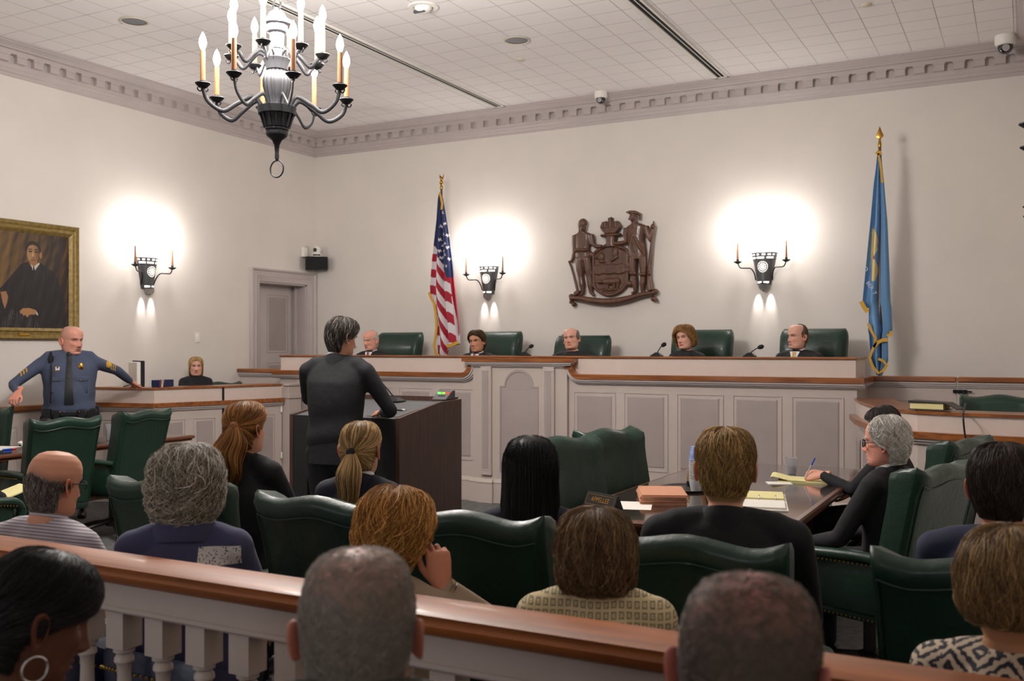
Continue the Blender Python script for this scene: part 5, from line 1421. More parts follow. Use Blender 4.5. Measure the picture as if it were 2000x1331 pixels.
# --- the five judges
def judge(label, hx_, hy_, fdir, yaw=0, **kw):
    rz = PI+kw.pop('brz', 0)
    x, y, _ = seat_at(hx_, hy_, rz)
    args = dict(h=1.02, sh=.24, neck_len=.012, top='robe', legs='robe', top_name='robe', seat=.578, jacket_collar=False); args.update(kw)
    fz = face_dir(*fdir); yw = (fz-rz+PI) % (2*PI)-PI
    return person(label, (x, y, .36), rz, 'the five judges' if False else None, yaw=yw, legs_on=True, **args)
def stub(ring):
    rv = np.vectorize(ring)
    return lambda PH, T, z, y: np.mean([np.clip((np.abs(PH)-rv(np.clip(T+dt, 0, 1)))/.3, 0, 1) for dt in (-.05, -.025, 0, .025, .05)], axis=0)*(T > .08)*np.clip((.74-T)/.05, 0, 1)
fr = lambda t: float(np.interp(t, [0, .14, .20, .26, .30, .38, .43, .5, .9], [3.2, 2.6, 1.7, 1.35, 1.3, 1.4, 1.85, 1.95, 2.1]))
p = judge('judge with bald head, white fringe and red tie, leftmost on the bench', -7.12, 9.72, (-.15, -.98), pitch=D(-8), skin='d39a88', collar='shirt_white', slump=.0,
    head=dict(brow='c9b8a8', age=1.0, jaw=1.05, scalp='c9bdb2', scalp_fn=stub(fr)), hair=dict(face=fr, t1=.7, th=.006, lump=.001, col='c8bfb6', n=900, len=.03, rad=.0012), seed=21, eyes='46525c')
shirt_front(p); long_tie(p, M['red_tie'])
p = judge('judge with full brown hair, white collar and dark robe, second from the left', -5.62, 9.72, (.02, -1), roll=D(4), pitch=D(-4), skin='c08a6c', collar='shirt_white', slump=.02,
    head=dict(brow='3a2a1c', age=.9), hair=dict(face=hl(.17), t1=.70, th=.020, lump=.004, col='4a3622', col2='6b5236', n=2600, len=.07, swirl=.25, back=.8, rad=.001), seed=22, eyes='3a2a20')
shirt_front(p); long_tie(p, M['red_tie'])
fr = lambda t: float(np.interp(t, [0, .10, .15, .20, .26, .30, .38, .43, .5, .9], [3.2, 2.7, 1.7, 1.25, 1.12, 1.15, 1.3, 1.85, 1.95, 2.1]))
p = judge('balding judge with gold sleeve stripes on his robe, in the centre', -4.43, 9.72, (.12, -.98), roll=D(7), pitch=D(5), skin='cf9c88', slump=.0, girth=1.12, jacket_collar=True,
    head=dict(brow='8a7a6c', age=.7, jaw=1.05, neck=1.15, scalp='8d857c', scalp_fn=stub(fr)), hair=dict(face=fr, t1=.7, th=.013, lump=.001, col='8a8279', n=1200, len=.03, rad=.0011), seed=23, eyes='46525c')
for s in (1, -1):
    S_j, E_ = p['S'][0 if s > 0 else 1], p['E'][0 if s > 0 else 1]
    for f in (.20, .32, .44):
        c = S_j.lerp(E_, f); d_ = (E_-S_j).normalized()
        MB().tube([c-d_*.012, c+d_*.012], .0605, 20, cap=False).build('sleeve_stripe', M['stripe_gold'], p['t'])
p = judge('woman judge with reddish blonde hair and red lips', -3.13, 9.72, (-.22, -.97), roll=D(8), pitch=D(0), h=.98, sh=.19, skin='d2a590', slump=-.03,
    head=dict(female=True, brow='6a4a30', lips='b8404a', age=.4), hair=dict(face=hl(.19, 1.45, .95), t1=.46, th=.036, lump=.008, hang=.055, tw=.36, col='8a6238', col2='b98e58', f2=.4, n=2600, len=.13, swirl=.5, wave=.10, curl=.006, rad=.0011, curl_in=.15, shell=.65), ears=False, seed=24, eyes='3a3028')
fr = lambda t: float(np.interp(t, [0, .05, .10, .14, .20, .26, .30, .38, .43, .5, .9], [3.2, 2.2, 1.9, 1.75, 1.55, 1.35, 1.32, 1.4, 1.85, 1.95, 2.1]))
p = judge('judge with receding hair and yellow tie, rightmost on the bench', -2.0, 9.72, (-.60, -.80), pitch=D(-2), skin='d0a08e', collar='shirt_white', slump=-.015, girth=1.1, brz=D(-18),
    head=dict(brow='7a624c', age=.7, jaw=1.1, neck=1.1, scalp='7d6a56', scalp_fn=stub(fr)), hair=dict(face=fr, t1=.7, th=.009, lump=.001, col='75624e', n=1400, len=.035, rad=.0011), seed=25, eyes='46525c')
shirt_front(p); long_tie(p, M['gold_tie'])

# --- row of chairs inside the bar
rz = D(12)
p = person('woman with long auburn ponytail in black jacket', seat_at(-3.15, 3.34, rz), rz, h=.99, sh=.19, top='black_suit', legs='black_suit', skin='c8937a', yaw=D(-12), hs=1.0, slump=-.04,
    head=dict(female=True, brow='6a4428', age=.2, scalp='4a2f1c', scalp_fn=lambda PH, T, z, y: (np.abs(PH) > np.vectorize(hl(.17, 1.85, 1.15))(T))*np.clip((.70-T)/.05, 0, 1)),
    hair=dict(face=hl(.17, 1.85, 1.15), t1=.68, th=.011, lump=.0015, col='6d4522', col2='b07c42', f2=.35, n=4200, k=12, rad=.0009, tie=(PI-.35, .30), tail=.27, tail_w=.062, tail_wave=.014, nt=2600, tail_dir=(-.10, -.05, -1), tp=.6), seed=31)
c = p['hx'](surf(PI-.35, .30, .016)[None])[0]; MB().lathe([(.012, -.012), (.019, -.006), (.019, .006), (.012, .012)], (0, 0, 0), 16, axis='y').build('hair_tie', mat('brown_tie', '8a5a34', .6), p['t'], loc=tuple(c))
rz = D(16)
p = person('woman with straight blonde ponytail in navy jacket with white collar', seat_at(-2.47, 3.30, rz), rz, h=.94, sh=.19, top='navy_suit', legs='navy_suit', collar='shirt_white', skin='cf9c84', yaw=D(-2), slump=-.015,
    head=dict(female=True, brow='8a6a48', age=.2, scalp='8a6c48', scalp_fn=lambda PH, T, z, y: (np.abs(PH) > np.vectorize(hl(.17, 1.85, 1.15))(T))*np.clip((.70-T)/.05, 0, 1)),
    hair=dict(face=hl(.17, 1.85, 1.15), t1=.68, th=.010, lump=.001, col='86673e', col2='c9a878', f2=.45, n=4200, k=12, rad=.0009, tie=(PI-.02, .36), tail=.22, tail_w=.046, tail_wave=.003, nt=2400, tp=.6), seed=32)
c = p['hx'](surf(PI, .36, .016)[None])[0]; MB().lathe([(.012, -.01), (.018, -.005), (.018, .005), (.012, .01)], (0, 0, 0), 16, axis='y').build('hair_tie', M['black'], p['t'], loc=tuple(c))
rz = D(24)
p = person('woman with long straight black hair in dark jacket', seat_at(-1.635, 3.22, rz), rz, h=.95, sh=.19, top='navy_suit', legs='navy_suit', skin='b98a6c', slump=.03, pitch=D(-6),
    head=dict(female=True, brow='1c1614', age=.2), hair=dict(face=hl(.16, 1.5, 1.0), t1=.44, th=.030, lump=.003, hang=.34, tw=.34, curl_in=-.42, col='0f0d0e', col2='2a2626', f2=.2, n=4500, k=12, len=.42, swirl=.06, rad=.0009, shell=.8, var=.2), ears=False, seed=33)
rz = D(14)
p = person('man with short blond hair in dark suit seated in front of the right table', seat_at(-.83, 2.97, rz), rz, h=1.04, sh=.235, girth=1.02, top='black_suit', legs='black_suit', collar=None, skin='cf9a80', slump=.0, hs=.94,
    head=dict(brow='8a6a44', age=.2, scalp='9c7850', scalp_fn=stub(hl(.17, 1.9, 1.2))), hair=dict(face=hl(.17, 1.9, 1.2), t1=.60, th=.012, lump=.003, col='7d5f38', col2='b8955e', f2=.45, n=6500, k=7, len=.042, swirl=.6, rad=.0008, lift=.005, frizz=.0014, shape=lambda q, t: np.clip(1.25-3.2*np.clip(t-.2, 0, 1), .15, 1.25)), seed=34, voxel=.010)
rz = D(-14)
p = person('dark haired bearded man in navy jacket seated at far right', seat_at(-.065, 3.14, rz), rz, h=1.01, sh=.22, top='blue_suit', legs='blue_suit', skin='b97f68', slump=.01, hs=.97,
    head=dict(brow='2a201a', age=.2, scalp='2a211b', scalp_fn=lambda PH, T, z, y: .8*(np.abs(PH) < 1.4)*np.clip((-.06-z)/.02, 0, 1)*(T < .75)), hair=dict(face=hl(.17, 1.9, 1.25), t1=.64, th=.014, lump=.003, col='2c221b', col2='463830', f2=.3, n=6000, k=7, len=.045, swirl=.5, rad=.0008, shape=lambda q, t: np.clip(1.25-2.8*np.clip(t-.22, 0, 1), .18, 1.25)), seed=35)
# --- at the right table
rz = D(66)
p = person('white haired man with dark glasses in black suit at the right table', seat_at(-.60, 4.93, rz), rz, h=.99, sh=.215, girth=1.08, top='black_suit', legs='black_suit', collar='shirt_white', skin='cf8f7c', yaw=D(14), pitch=D(-3), slump=.045,
    wrists=[None, None], head=dict(brow='c0b4a8', age=1.0, jaw=1.03, neck=1.1), hair=dict(face=lambda t: float(np.interp(t, [0, .04, .09, .14, .2, .26, .3, .37, .42, .48, .9], [1.2, .9, .8, .85, .95, 1.05, 1.12, 1.3, 1.7, 1.9, 2.1])), t1=.70, th=.019, lump=.006, col='b9b2aa', col2='e4e0da', f2=.5, n=4500, len=.06, k=9, swirl=.8, wave=.12, curl=.003, rad=.0009, shell=.75), seed=36)
glasses(p, 'black', thick=.003)
rz = D(80)
p = person('person in dark jacket writing on a yellow pad behind the white haired man', seat_at(-.75, 6.44, rz), rz, h=.95, sh=.205, top='black_suit', legs='black_suit', skin='cf9c86', yaw=D(5), pitch=D(-16), slump=.05, lean=.03,
    wrists=[None, (-1.16, 6.36, .815, 1)], poles=[None, (-.4, -.4, -.6)], hands=[None, dict(curl=(.75, .85, .95, 1.0), spread=.04, thumb=.1, dir=(.0, 1, -.12), up=(-.75, .0, .65))],
    head=dict(brow='2a2320', age=.5), hair=dict(face=hl(.17, 1.9, 1.2), t1=.72, th=.020, lump=.004, col='2e2826', col2='5a5250', f2=.3, n=3000, len=.07, swirl=.5, rad=.001), seed=37)
glasses(p, 'chrome')
W_ = p['t'].matrix_basis
# --- row along the railing
rz = D(4)
fr = fringe(.27, .75)
p = person('bald man with grey fringe and glasses in striped shirt', seat_at(-2.86, 2.13, rz), rz, hs=.96, h=.97, sh=.225, girth=1.1, top='stripes', legs='navy_suit', top_name='shirt', jacket_collar=False, collar='stripes', skin='c68d72', slump=.03, pitch=D(-10),
    head=dict(brow='5a4a40', age=.7, neck=1.15, scalp='5a5350', scalp_fn=stub(fr)), hair=dict(face=fr, t1=.71, th=.007, lump=.001, col='4c4542', col2='9a938c', f2=.35, n=5200, len=.022, k=5, rad=.00055, swirl=.3, no_shell=True), seed=41)
glasses(p, 'black', thick=.0018)
rz = D(34)
p = person('woman with curly grey hair in navy sweater with white knit yoke', seat_at(-2.265, 2.15, rz), rz, h=.96, sh=.20, girth=1.12, top='sweater', legs='navy_suit', top_name='sweater', roll_collar=.008, skin='cba68f', slump=-.01, neck_len=-.02,
    head=dict(female=True, brow='8a8078', age=.8), hair=dict(face=hl(.16, 1.7, 1.05), t1=.62, th=.034, lump=.012, col='827a6e', col2='c0b8ab', f2=.45, n=7500, k=11, len=.075, swirl=1.0, wave=.22, curl=.006, cf=10, rad=.0009, shell=.55, frizz=.003, shape=lambda q, t: 1.0-.5*np.clip((t-.48)/.22, 0, 1)), ears=False, seed=42)
rz = D(4)
p = person('woman with strawberry blonde hair resting her chin on her hand', seat_at(-1.575, 2.235, rz), rz, h=.93, sh=.19, top='beige_knit', legs='navy_suit', top_name='cardigan', jacket_collar=False, skin='bd8468', slump=.075, yaw=D(-4), pitch=D(-14),
    wrists=[(-1.435, 2.285, .965, 1), None], poles=[(.25, .1, -1), None], hands=[dict(curl=(.9, .95, 1.0, 1.0), spread=.03, thumb=.2, dir=(-.25, .15, 1), up=(.75, -.6, .3)), None],
    head=dict(female=True, brow='8a5a34', age=.4), hair=dict(face=hl(.17, 1.6, 1.0), t1=.66, th=.034, lump=.010, col='8e5f2c', col2='cf9c58', f2=.45, n=7500, k=10, len=.095, swirl=.7, wave=.12, curl=.004, rad=.0009, shell=.6, frizz=.002, shape=lambda q, t: 1.0-.45*np.clip((t-.46)/.2, 0, 1)), ears=False, seed=43)
for k, q in enumerate((.0, .012)):
    W0 = p['W'][0]; E0 = p['E'][0]; d_ = (W0-E0).normalized(); c = W0-d_*(.012+q)
    MB().tube([c-d_*.002, c+d_*.002], .034, 20, cap=False).build('bracelet', M['chrome' if k else 'brass'], p['t'])
rz = D(20)
p = person('woman with short brown hair in cream tweed jacket', seat_at(-.955, 2.245, rz), rz, h=.92, sh=.205, girth=1.1, top='tweed', legs='navy_suit', skin='bd8d74', neck_len=-.045, slump=.035,
    head=dict(female=True, brow='4a3424', age=.4), hair=dict(face=hl(.17, 1.7, 1.05), t1=.565, th=.028, lump=.011, col='5a422a', col2='836748', f2=.4, n=8000, k=10, len=.085, swirl=.5, wave=.08, curl=.003, rad=.0008, shell=.55, frizz=.0016, shape=lambda q, t: 1.05-.55*np.clip((t-.5)/.18, 0, 1)), ears=False, seed=44, voxel=.010)
rz = D(-20)
p = person('woman with short ash blonde hair and gold hoop earring in patterned top', seat_at(-.03, 2.17, rz), rz, h=.93, sh=.19, girth=1.1, top='ikat', legs='dark_top', top_name='blouse', jacket_collar=False, skin='a87858', slump=.035, hs=.96,
    head=dict(female=True, brow='5a4634', age=.4), hair=dict(face=hl(.17, 2.0, 1.2), t1=.54, th=.028, lump=.007, col='6a5238', col2='96784f', f2=.4, n=8000, k=10, len=.08, swirl=.6, wave=.06, rad=.0008, shell=.55, frizz=.0018, shape=lambda q, t: 1.0-.6*np.clip((t-.42)/.18, 0, 1)), seed=45, voxel=.010)
c = p['hx']([(-.082, -.012, -.058)])[0]; MB().tube([(c[0], c[1]+.017*math.sin(a), c[2]+.018*math.cos(a)) for a in np.linspace(0, 2*PI, 25)], .0016, 8).build('hoop_earring', M['brass'], p['t'])
# --- public seats in the foreground
rz = D(-14)
p = person('woman with smooth black hair pulled back and hoop earring, at left foreground', seat_at(-1.545, 1.085, rz), rz, h=.94, sh=.19, top='plum', legs='dark_top', top_name='blouse', jacket_collar=False, skin='5f3d2c', slump=.02, pitch=D(-22), yaw=D(-6),
    head=dict(female=True, brow='1c1210', age=.2, lips='6a3a34', scalp='0f0c0c', scalp_fn=lambda PH, T, z, y: (np.abs(PH) > np.vectorize(hl(.17, 1.85, 1.2))(T))*np.clip((.72-T)/.05, 0, 1)),
    hair=dict(face=hl(.17, 1.85, 1.2), t1=.70, th=.011, lump=.002, col='0e0c0d', col2='262223', f2=.3, n=9000, k=13, rad=.0008, tie=(PI-.1, .52), shell=.8, var=.2, tp=.6), seed=51)
c = p['hx']([(.083, -.012, -.058)])[0]; MB().tube([(c[0]+.004, c[1]+.021*math.sin(a), c[2]-.020+.021*math.cos(a)) for a in np.linspace(0, 2*PI, 31)], .0022, 8).build('hoop_earring', M['chrome'], p['t'])
def buzz(lo, hi): return lambda PH, T, z, y: np.clip((np.abs(PH)-np.vectorize(hl(.10, 1.9, 1.25))(T))/.2, 0, 1)*np.clip((.69-T)/.05, 0, 1)*(lo+(hi-lo)*np.clip((T-.10)/.12, 0, 1))
rz = D(30)
p = person('man with buzzed grey hair in olive sweater, centre foreground', seat_at(-.815, 1.085, rz), rz, h=1.022, sh=.215, girth=1.1, top='olive', legs='navy_suit', top_name='sweater', roll_collar=.004, skin='b98878', slump=-.048, hs=.91, neck_len=-.05, pitch=D(4),
    head=dict(brow='5a4a40', age=.5, jaw=1.10, neck=1.42, scalp='80756e', scalp_fn=buzz(.15, .85)), hair=dict(face=hl(.08, 1.9, 1.25), t1=.66, th=.0035, lump=.0004, col='8c837b', col2='aaa199', f2=.3, var=.08, n=15000, len=.007, k=4, rad=.00034, swirl=.3, no_shell=True, tp=.55, shape=lambda q, t: .45+.9*np.clip((t-.06)/.2, 0, 1)), seed=52)
rz = D(2)
p = person('man with thinning buzzed hair, right foreground', seat_at(-.29, 1.14, rz), rz, h=1.0, sh=.215, girth=1.1, top='dark_top', legs='navy_suit', top_name='sweater', skin='a87066', slump=-.02, hs=.97, pitch=D(-6),
    head=dict(brow='4a3a34', age=.4, jaw=1.08, neck=1.35, scalp='5f514a', scalp_fn=buzz(.10, .8)), hair=dict(face=hl(.08, 1.9, 1.25), t1=.66, th=.003, lump=.0004, col='64574f', col2='74675d', f2=.3, var=.08, n=14000, len=.006, k=4, rad=.00034, swirl=.3, no_shell=True, tp=.55, shape=lambda q, t: .45+.9*np.clip((t-.06)/.2, 0, 1)), seed=53)
# ---------------------------------------------------------------- carved crest
M['carved'] = mat('carved_oak', '5b3b2b', .5, coat=.15, bump=.35, bscale=45, var=.35, vscale=9, vstretch=(3, 3, .6))
crest = world('carved_crest', 'carved dark wood coat of arms with two figures, shield and ship on the back wall', 'crest', (-4.34, YB, 2.67))
def Q(zx, zy, dep=.05): return Vector((-4.337+(zx-665)/6.338*.00647, YB-dep, 1.62+(280-zy/6.338)*.00602))
def ctube(b, pts, rad, dep=.05, n=12): b.tube([Q(p[0], p[1], p[2] if len(p) > 2 else dep) for p in pts], [r*.001 for r in rad], n)
def cball(b, zx, zy, rx, rz_, dep=.05, ry=.035): b.ball(Q(zx, zy, dep), (rx*.00102, ry, rz_*.00095), 18, 12)
def cbuild(b, name, vox=.0065):
    V, F = remesh(b, vox, 2); V[:, 1] = np.minimum(V[:, 1], YB-.002); np_mesh(name, V-np.array(WO[crest.name]), F, M['carved'], crest)
b = MB()   # farmer
cball(b, 303, 205, 56, 60, .075, .045); cball(b, 308, 265, 40, 45, .085, .04); ctube(b, [(300, 290), (298, 340)], [34, 40], .06)
b.rings([[Q(cx+w_*math.cos(a), zy, .05-.045*math.sin(a)) for a in np.linspace(0, 2*PI, 18, endpoint=False)] for zy, cx, w_ in ((320, 295, 60), (345, 292, 120), (420, 295, 108), (500, 292, 92), (560, 290, 94), (620, 292, 98), (680, 295, 88))])
ctube(b, [(195, 350), (185, 450), (182, 560), (165, 640), (140, 690)], [40, 34, 28, 24, 22]); ctube(b, [(405, 355), (425, 470), (470, 505), (545, 510)], [40, 34, 26, 22], .07)
ctube(b, [(250, 640), (258, 780), (268, 880), (285, 980), (295, 1085), (240, 1112)], [56, 52, 38, 40, 24, 20]); ctube(b, [(345, 640), (365, 790), (372, 880), (388, 990), (398, 1080), (440, 1120)], [54, 50, 38, 38, 24, 20])
ctube(b, [(175, 560), (205, 560)], [30, 30]); ctube(b, [(205, 545), (375, 545)], [16, 16], .095)
cball(b, 285, 250, 10, 10, .12, .015); ctube(b, [(240, 200), (250, 290), (235, 330)], [14, 12, 10], .05)
for zx in (285, 332): cball(b, zx, 232, 9, 6, .122, .01)
cball(b, 318, 250, 8, 16, .13, .014)
cbuild(b, 'farmer_figure')
b = MB(); ctube(b, [(118, 670), (150, 740), (190, 880), (230, 1045)], [14, 15, 15, 17], .07); b.rings([[Q(x, z, d_) for x, z in ((200, 1060), (262, 1050), (255, 1090), (215, 1120), (175, 1125))] for d_ in (.03, .10)]); cbuild(b, 'hoe')
b = MB()   # soldier
cball(b, 930, 175, 46, 62, .075, .045); ctube(b, [(885, 175), (878, 195), (890, 205)], [10, 12, 8], .08); ctube(b, [(940, 225), (945, 300)], [38, 46], .06)
b.rings([[Q(x, z, d_) for x, z in ((843, 108), (900, 92), (960, 96), (1015, 128), (1005, 150), (940, 128), (880, 132))] for d_ in (.02, .12)]); ctube(b, [(1000, 140), (1002, 215)], [14, 10], .05)
b.rings([[Q(cx+w_*math.cos(a), zy, .05-.05*math.sin(a)) for a in np.linspace(0, 2*PI, 18, endpoint=False)] for zy, cx, w_ in ((250, 955, 60), (285, 960, 125), (360, 958, 112), (450, 955, 104), (540, 965, 108), (620, 972, 112), (690, 978, 100))])
ctube(b, [(850, 300), (838, 400), (842, 470), (780, 485), (690, 480)], [40, 34, 30, 28, 24], .075); ctube(b, [(1080, 295), (1110, 400), (1118, 465), (1150, 380), (1165, 305)], [40, 36, 34, 28, 24], .075)
cball(b, 1166, 300, 26, 34, .08)
ctube(b, [(920, 660), (922, 780), (928, 870), (938, 980), (948, 1080), (900, 1110)], [52, 48, 40, 42, 26, 20]); ctube(b, [(1030, 660), (1042, 790), (1044, 880), (1040, 980), (1032, 1080), (1075, 1110)], [52, 48, 40, 42, 26, 20])
ctube(b, [(930, 380), (900, 520), (950, 600)], [10, 12, 10], .10); ctube(b, [(935, 380), (1000, 520), (1075, 640)], [10, 12, 10], .10); ctube(b, [(890, 860), (965, 860)], [22, 22], .09); ctube(b, [(1005, 875), (1082, 875)], [22, 22], .09)
cball(b, 905, 165, 8, 6, .115, .012)
cbuild(b, 'soldier_figure')
b = MB(); ctube(b, [(1168, 232), (1165, 330), (1140, 560), (1118, 800), (1112, 900), (1120, 990), (1130, 1080)], [10, 15, 20, 24, 26, 36, 42], .06); cball(b, 1128, 868, 18, 26, .09, .02); cbuild(b, 'rifle')
sh_out = [(428, 600), (470, 560), (540, 520), (640, 478), (740, 520), (845, 580), (852, 760), (845, 960), (790, 1050), (720, 1095), (630, 1120), (540, 1095), (455, 1030), (430, 940), (425, 760)]
b = MB(); b.rings([[Q(x, z, d_) for x, z in sh_out] for d_ in (.0, .045)])
sm = qarc([(x, z, 0) for x, z in sh_out+[sh_out[0]]], 4); ctube(b, [(p.x, p.y) for p in sm], [20]*len(sm), .05, 8)
for zx, zy in ((390, 600), (385, 830), (865, 760), (862, 820), (395, 990), (875, 985)): cball(b, zx, zy, 40, 40, .045, .03)
for k in range(6): ctube(b, [(440+x, 748+k*19+6*math.sin(x*.05+k)) for x in range(0, 400, 25)], [10]*16, .05, 6)
cball(b, 525, 640, 45, 60, .045, .025); cball(b, 470, 645, 30, 14, .045, .02); cball(b, 540, 700, 40, 16, .05, .02); cball(b, 700, 590, 40, 70, .045, .028); ctube(b, [(645, 695), (690, 665), (740, 640)], [16, 18, 12], .05)
cball(b, 635, 950, 95, 42, .055, .03); cball(b, 720, 945, 45, 40, .055, .028); cball(b, 520, 950, 38, 24, .06, .028); ctube(b, [(490, 935), (475, 950)], [10, 12], .06)
for zx in (580, 610, 690, 735): ctube(b, [(zx, 980), (zx-4, 1040)], [17, 13], .055)
ctube(b, [(755, 930), (765, 980)], [9, 7], .05); ctube(b, [(480, 1056), (780, 1050)], [12, 12], .05)
cbuild(b, 'shield', .006)
b = MB()   # ship on wreath and helmet
b.rings([[Q(650+w_*math.cos(a), zy, .05-.05*math.sin(a)) for a in np.linspace(0, 2*PI, 16, endpoint=False)] for zy, w_ in ((395, 70), (430, 66), (475, 60), (520, 80))])
for x in range(540, 765, 14): cball(b, x, 375, 17, 20, .06, .045)
b.rings([[Q(650+x*s, zy, d_) for x in (-1, 1) for d_ in ((.02, .10) if x < 0 else (.10, .02))] for zy, s in ((290, 118), (320, 98), (350, 70))])
ctube(b, [(530, 270), (560, 300), (640, 312), (740, 292), (780, 270)], [10, 14, 14, 14, 10], .09)
for x0, top, w_ in ((575, 185, 34), (640, 140, 38), (705, 190, 34)):
    ctube(b, [(x0, 290), (x0+10, top)], [7, 5], .05)
    for k in range(3):
        z0 = top+16+k*(280-top)/3; b.rings([[Q(x0+sx*w_*(1-.12*(2-k)), z0+dz, .05+.03*math.cos(sx*1.2)) for sx in (-1, -.3, .3, 1)]+[Q(x0+sx*w_*(1-.12*(2-k)), z0+dz, .02) for sx in (1, .3, -.3, -1)] for dz in (0, (280-top)/3.4)])
b.rings([[Q(x, z, d_) for x, z in ((740, 200), (785, 270), (730, 285))] for d_ in (.04, .07)]); b.rings([[Q(x, z, d_) for x, z in ((545, 200), (515, 262), (560, 280))] for d_ in (.04, .07)])
cbuild(b, 'ship_crest', .005)
b = MB()
sp_ = qarc([(140, 1150, 0), (250, 1150, 0), (420, 1185, 0), (640, 1205, 0), (850, 1175, 0), (1020, 1130, 0), (1190, 1105, 0)], 5)
R = []
for i_, p_ in enumerate(sp_):
    s = i_/(len(sp_)-1); hh = 26+22*math.sin(PI*s)
    R.append([Q(p_.x, p_.y+hh*math.sin(a), .06+.055*math.cos(a)) for a in np.linspace(0, 2*PI, 14, endpoint=False)])
b.rings(R)
for zx, zy, r in ((150, 1120, 32), (185, 1225, 30), (150, 1195, 24), (1190, 1090, 34), (1170, 1180, 34), (1200, 1200, 18)): cball(b, zx, zy, r, r, .06, .05)
cbuild(b, 'motto_scroll')

# ---------------------------------------------------------------- framed portrait (painted canvas is a flat picture)
def in_poly(x, y, P):
    c = np.zeros(x.shape, bool); j = len(P)-1
    for i in range(len(P)):
        xi, yi = P[i]; xj, yj = P[j]
        c ^= ((yi > y) != (yj > y)) & (x < (xj-xi)*(y-yi)/(yj-yi+1e-9)+xi); j = i
    return c
PY0, PY1, PZ0, PZ1 = 5.77, 6.873, 1.705, 2.88
pic = world('framed_portrait', 'gilt framed painted portrait of a seated person in a black robe on the left wall', 'painting', (XL, 6.32, 1.70))
fw = .115; pr_ = [(0, 0), (0, .035), (.012, .045), (.03, .04), (.05, .028), (.075, .03), (.085, .04), (.095, .035), (fw, .02), (fw, 0)]
R = []
for (y, z, sy, sz) in ((PY0, PZ0, 1, 1), (PY1, PZ0, -1, 1), (PY1, PZ1, -1, -1), (PY0, PZ1, 1, -1)): R.append([(XL+.005+hh, y+sy*q, z+sz*q) for q, hh in pr_])
M['gilt'] = mat('gilt_frame', '86703c', .45, .35, var=.35, vscale=25, bump=.2, bscale=80)
MB().rings(R+[R[0]], 0, False).build('frame', M['gilt'], pic, 30)
nu, nv = 170, 190; U, Vv = np.meshgrid(np.linspace(0, 1, nu), np.linspace(0, 1, nv))
yy = PY0+fw-.005+U*(PY1-PY0-2*fw+.01); zx = (yy-6.01)/.001123; zy = 175+Vv*970
nf1 = smooth_noise(5, 9, 14, 14); nf2 = smooth_noise(9, 9, 30, 8)
n1 = nf1(zx*.011, zy*.0012)*.5+.5; n2 = nf2(zx*.02, zy*.002)*.5+.5
L3 = lambda c: np.array(lin(c))
C = L3('2c201a')+(L3('6e5430')-L3('2c201a'))*np.clip(n1*1.5-.35+.5*np.clip((200-zx)/300, 0, 1)-.35*np.clip((zx-350)/150, 0, 1), 0, 1)[..., None]
def paint(m, c, k=1.0): C[m] = C[m]*(1-k)+L3(c)*k
robe = in_poly(zx, zy, [(-150, 900), (0, 740), (60, 660), (180, 500), (250, 470), (290, 520), (370, 470), (430, 505), (520, 560), (570, 680), (620, 860), (640, 1150), (-150, 1150)])
C[robe] = (L3('1d1a1b')+(L3('4e4749')-L3('1d1a1b'))*np.clip(n2*2-1.05, 0, 1)[..., None])[robe]
paint(in_poly(zx, zy, [(0, 980), (120, 960), (320, 1010), (380, 1150), (-150, 1150), (-150, 990)]) & (n2 > .55), '4a4346', .7)
paint(((zx-300)/78)**2+((zy-345)/90)**2 < 1, '2a211c')
face_m = ((zx-302)/62)**2+((zy-385)/100)**2 < 1; fc = face_m & (zy > 295+.25*np.abs(zx-300))
C[fc] = (L3('94704e')+(L3('5e4430')-L3('94704e'))*np.clip((zx-300)/60, 0, 1)[..., None])[fc]
paint(((zx-378)/12)**2+((zy-395)/32)**2 < 1, '94673f')
paint(((zx-305)/38)**2+((zy-478)/45)**2 < 1, '8a6040')
for ex in (274, 334): paint(((zx-ex)/19)**2+((zy-365)/9)**2 < 1, '33221a'); paint(((zx-ex)/24)**2+((zy-343)/6)**2 < 1, '3a2a20')
paint(((zx-300)/8)**2+((zy-400)/34)**2 < 1, 'b88a60'); paint(((zx-302)/14)**2+((zy-424)/6)**2 < 1, '5a3a28'); paint(((zx-304)/26)**2+((zy-450)/5)**2 < 1, '6a3a2e')
paint(in_poly(zx, zy, [(280, 492), (300, 555), (315, 560), (368, 480), (358, 470), (305, 520)]), 'b9b2a6'); paint(in_poly(zx, zy, [(298, 515), (316, 515), (318, 560), (304, 565)]), '17151a')
paint(in_poly(zx, zy, [(-10, 790), (40, 780), (62, 830), (50, 900), (30, 955), (12, 900)]), '8e6644')
paint(in_poly(zx, zy, [(172, 975), (200, 945), (260, 938), (322, 955), (330, 1000), (270, 1005), (240, 1035), (228, 1010), (205, 1020), (200, 1000), (180, 1000)]), '9a6f48'); paint(in_poly(zx, zy, [(322, 950), (345, 985), (352, 1010), (335, 1005)]), 'aaa7a4')
for k in range(3): paint(np.abs((zx-215-k*28)+(zy-985)*.5) < 3, '5c3e28', .6*1) if False else None
V = np.stack([np.full(U.shape, XL+.024), yy, PZ1-fw+.005-Vv*(PZ1-PZ0-2*fw+.01)], -1).reshape(-1, 3); i = np.arange(nu*nv).reshape(nv, nu)
F = np.stack([i[:-1, :-1], i[1:, :-1], i[1:, 1:], i[:-1, 1:]], -1).reshape(-1, 4)
M['canvas'] = mat('oil_canvas', '4a3a2a', .55, attr='Col', bump=.12, bscale=200)
np_mesh('canvas', V-np.array(WO[pic.name]), F, M['canvas'], pic, C.reshape(-1, 3))
MB().box(XL+.035, XL+.05, 6.18, 6.30, PZ0+.035, PZ0+.06, bev=.003).build('name_plate', M['brass'], pic)

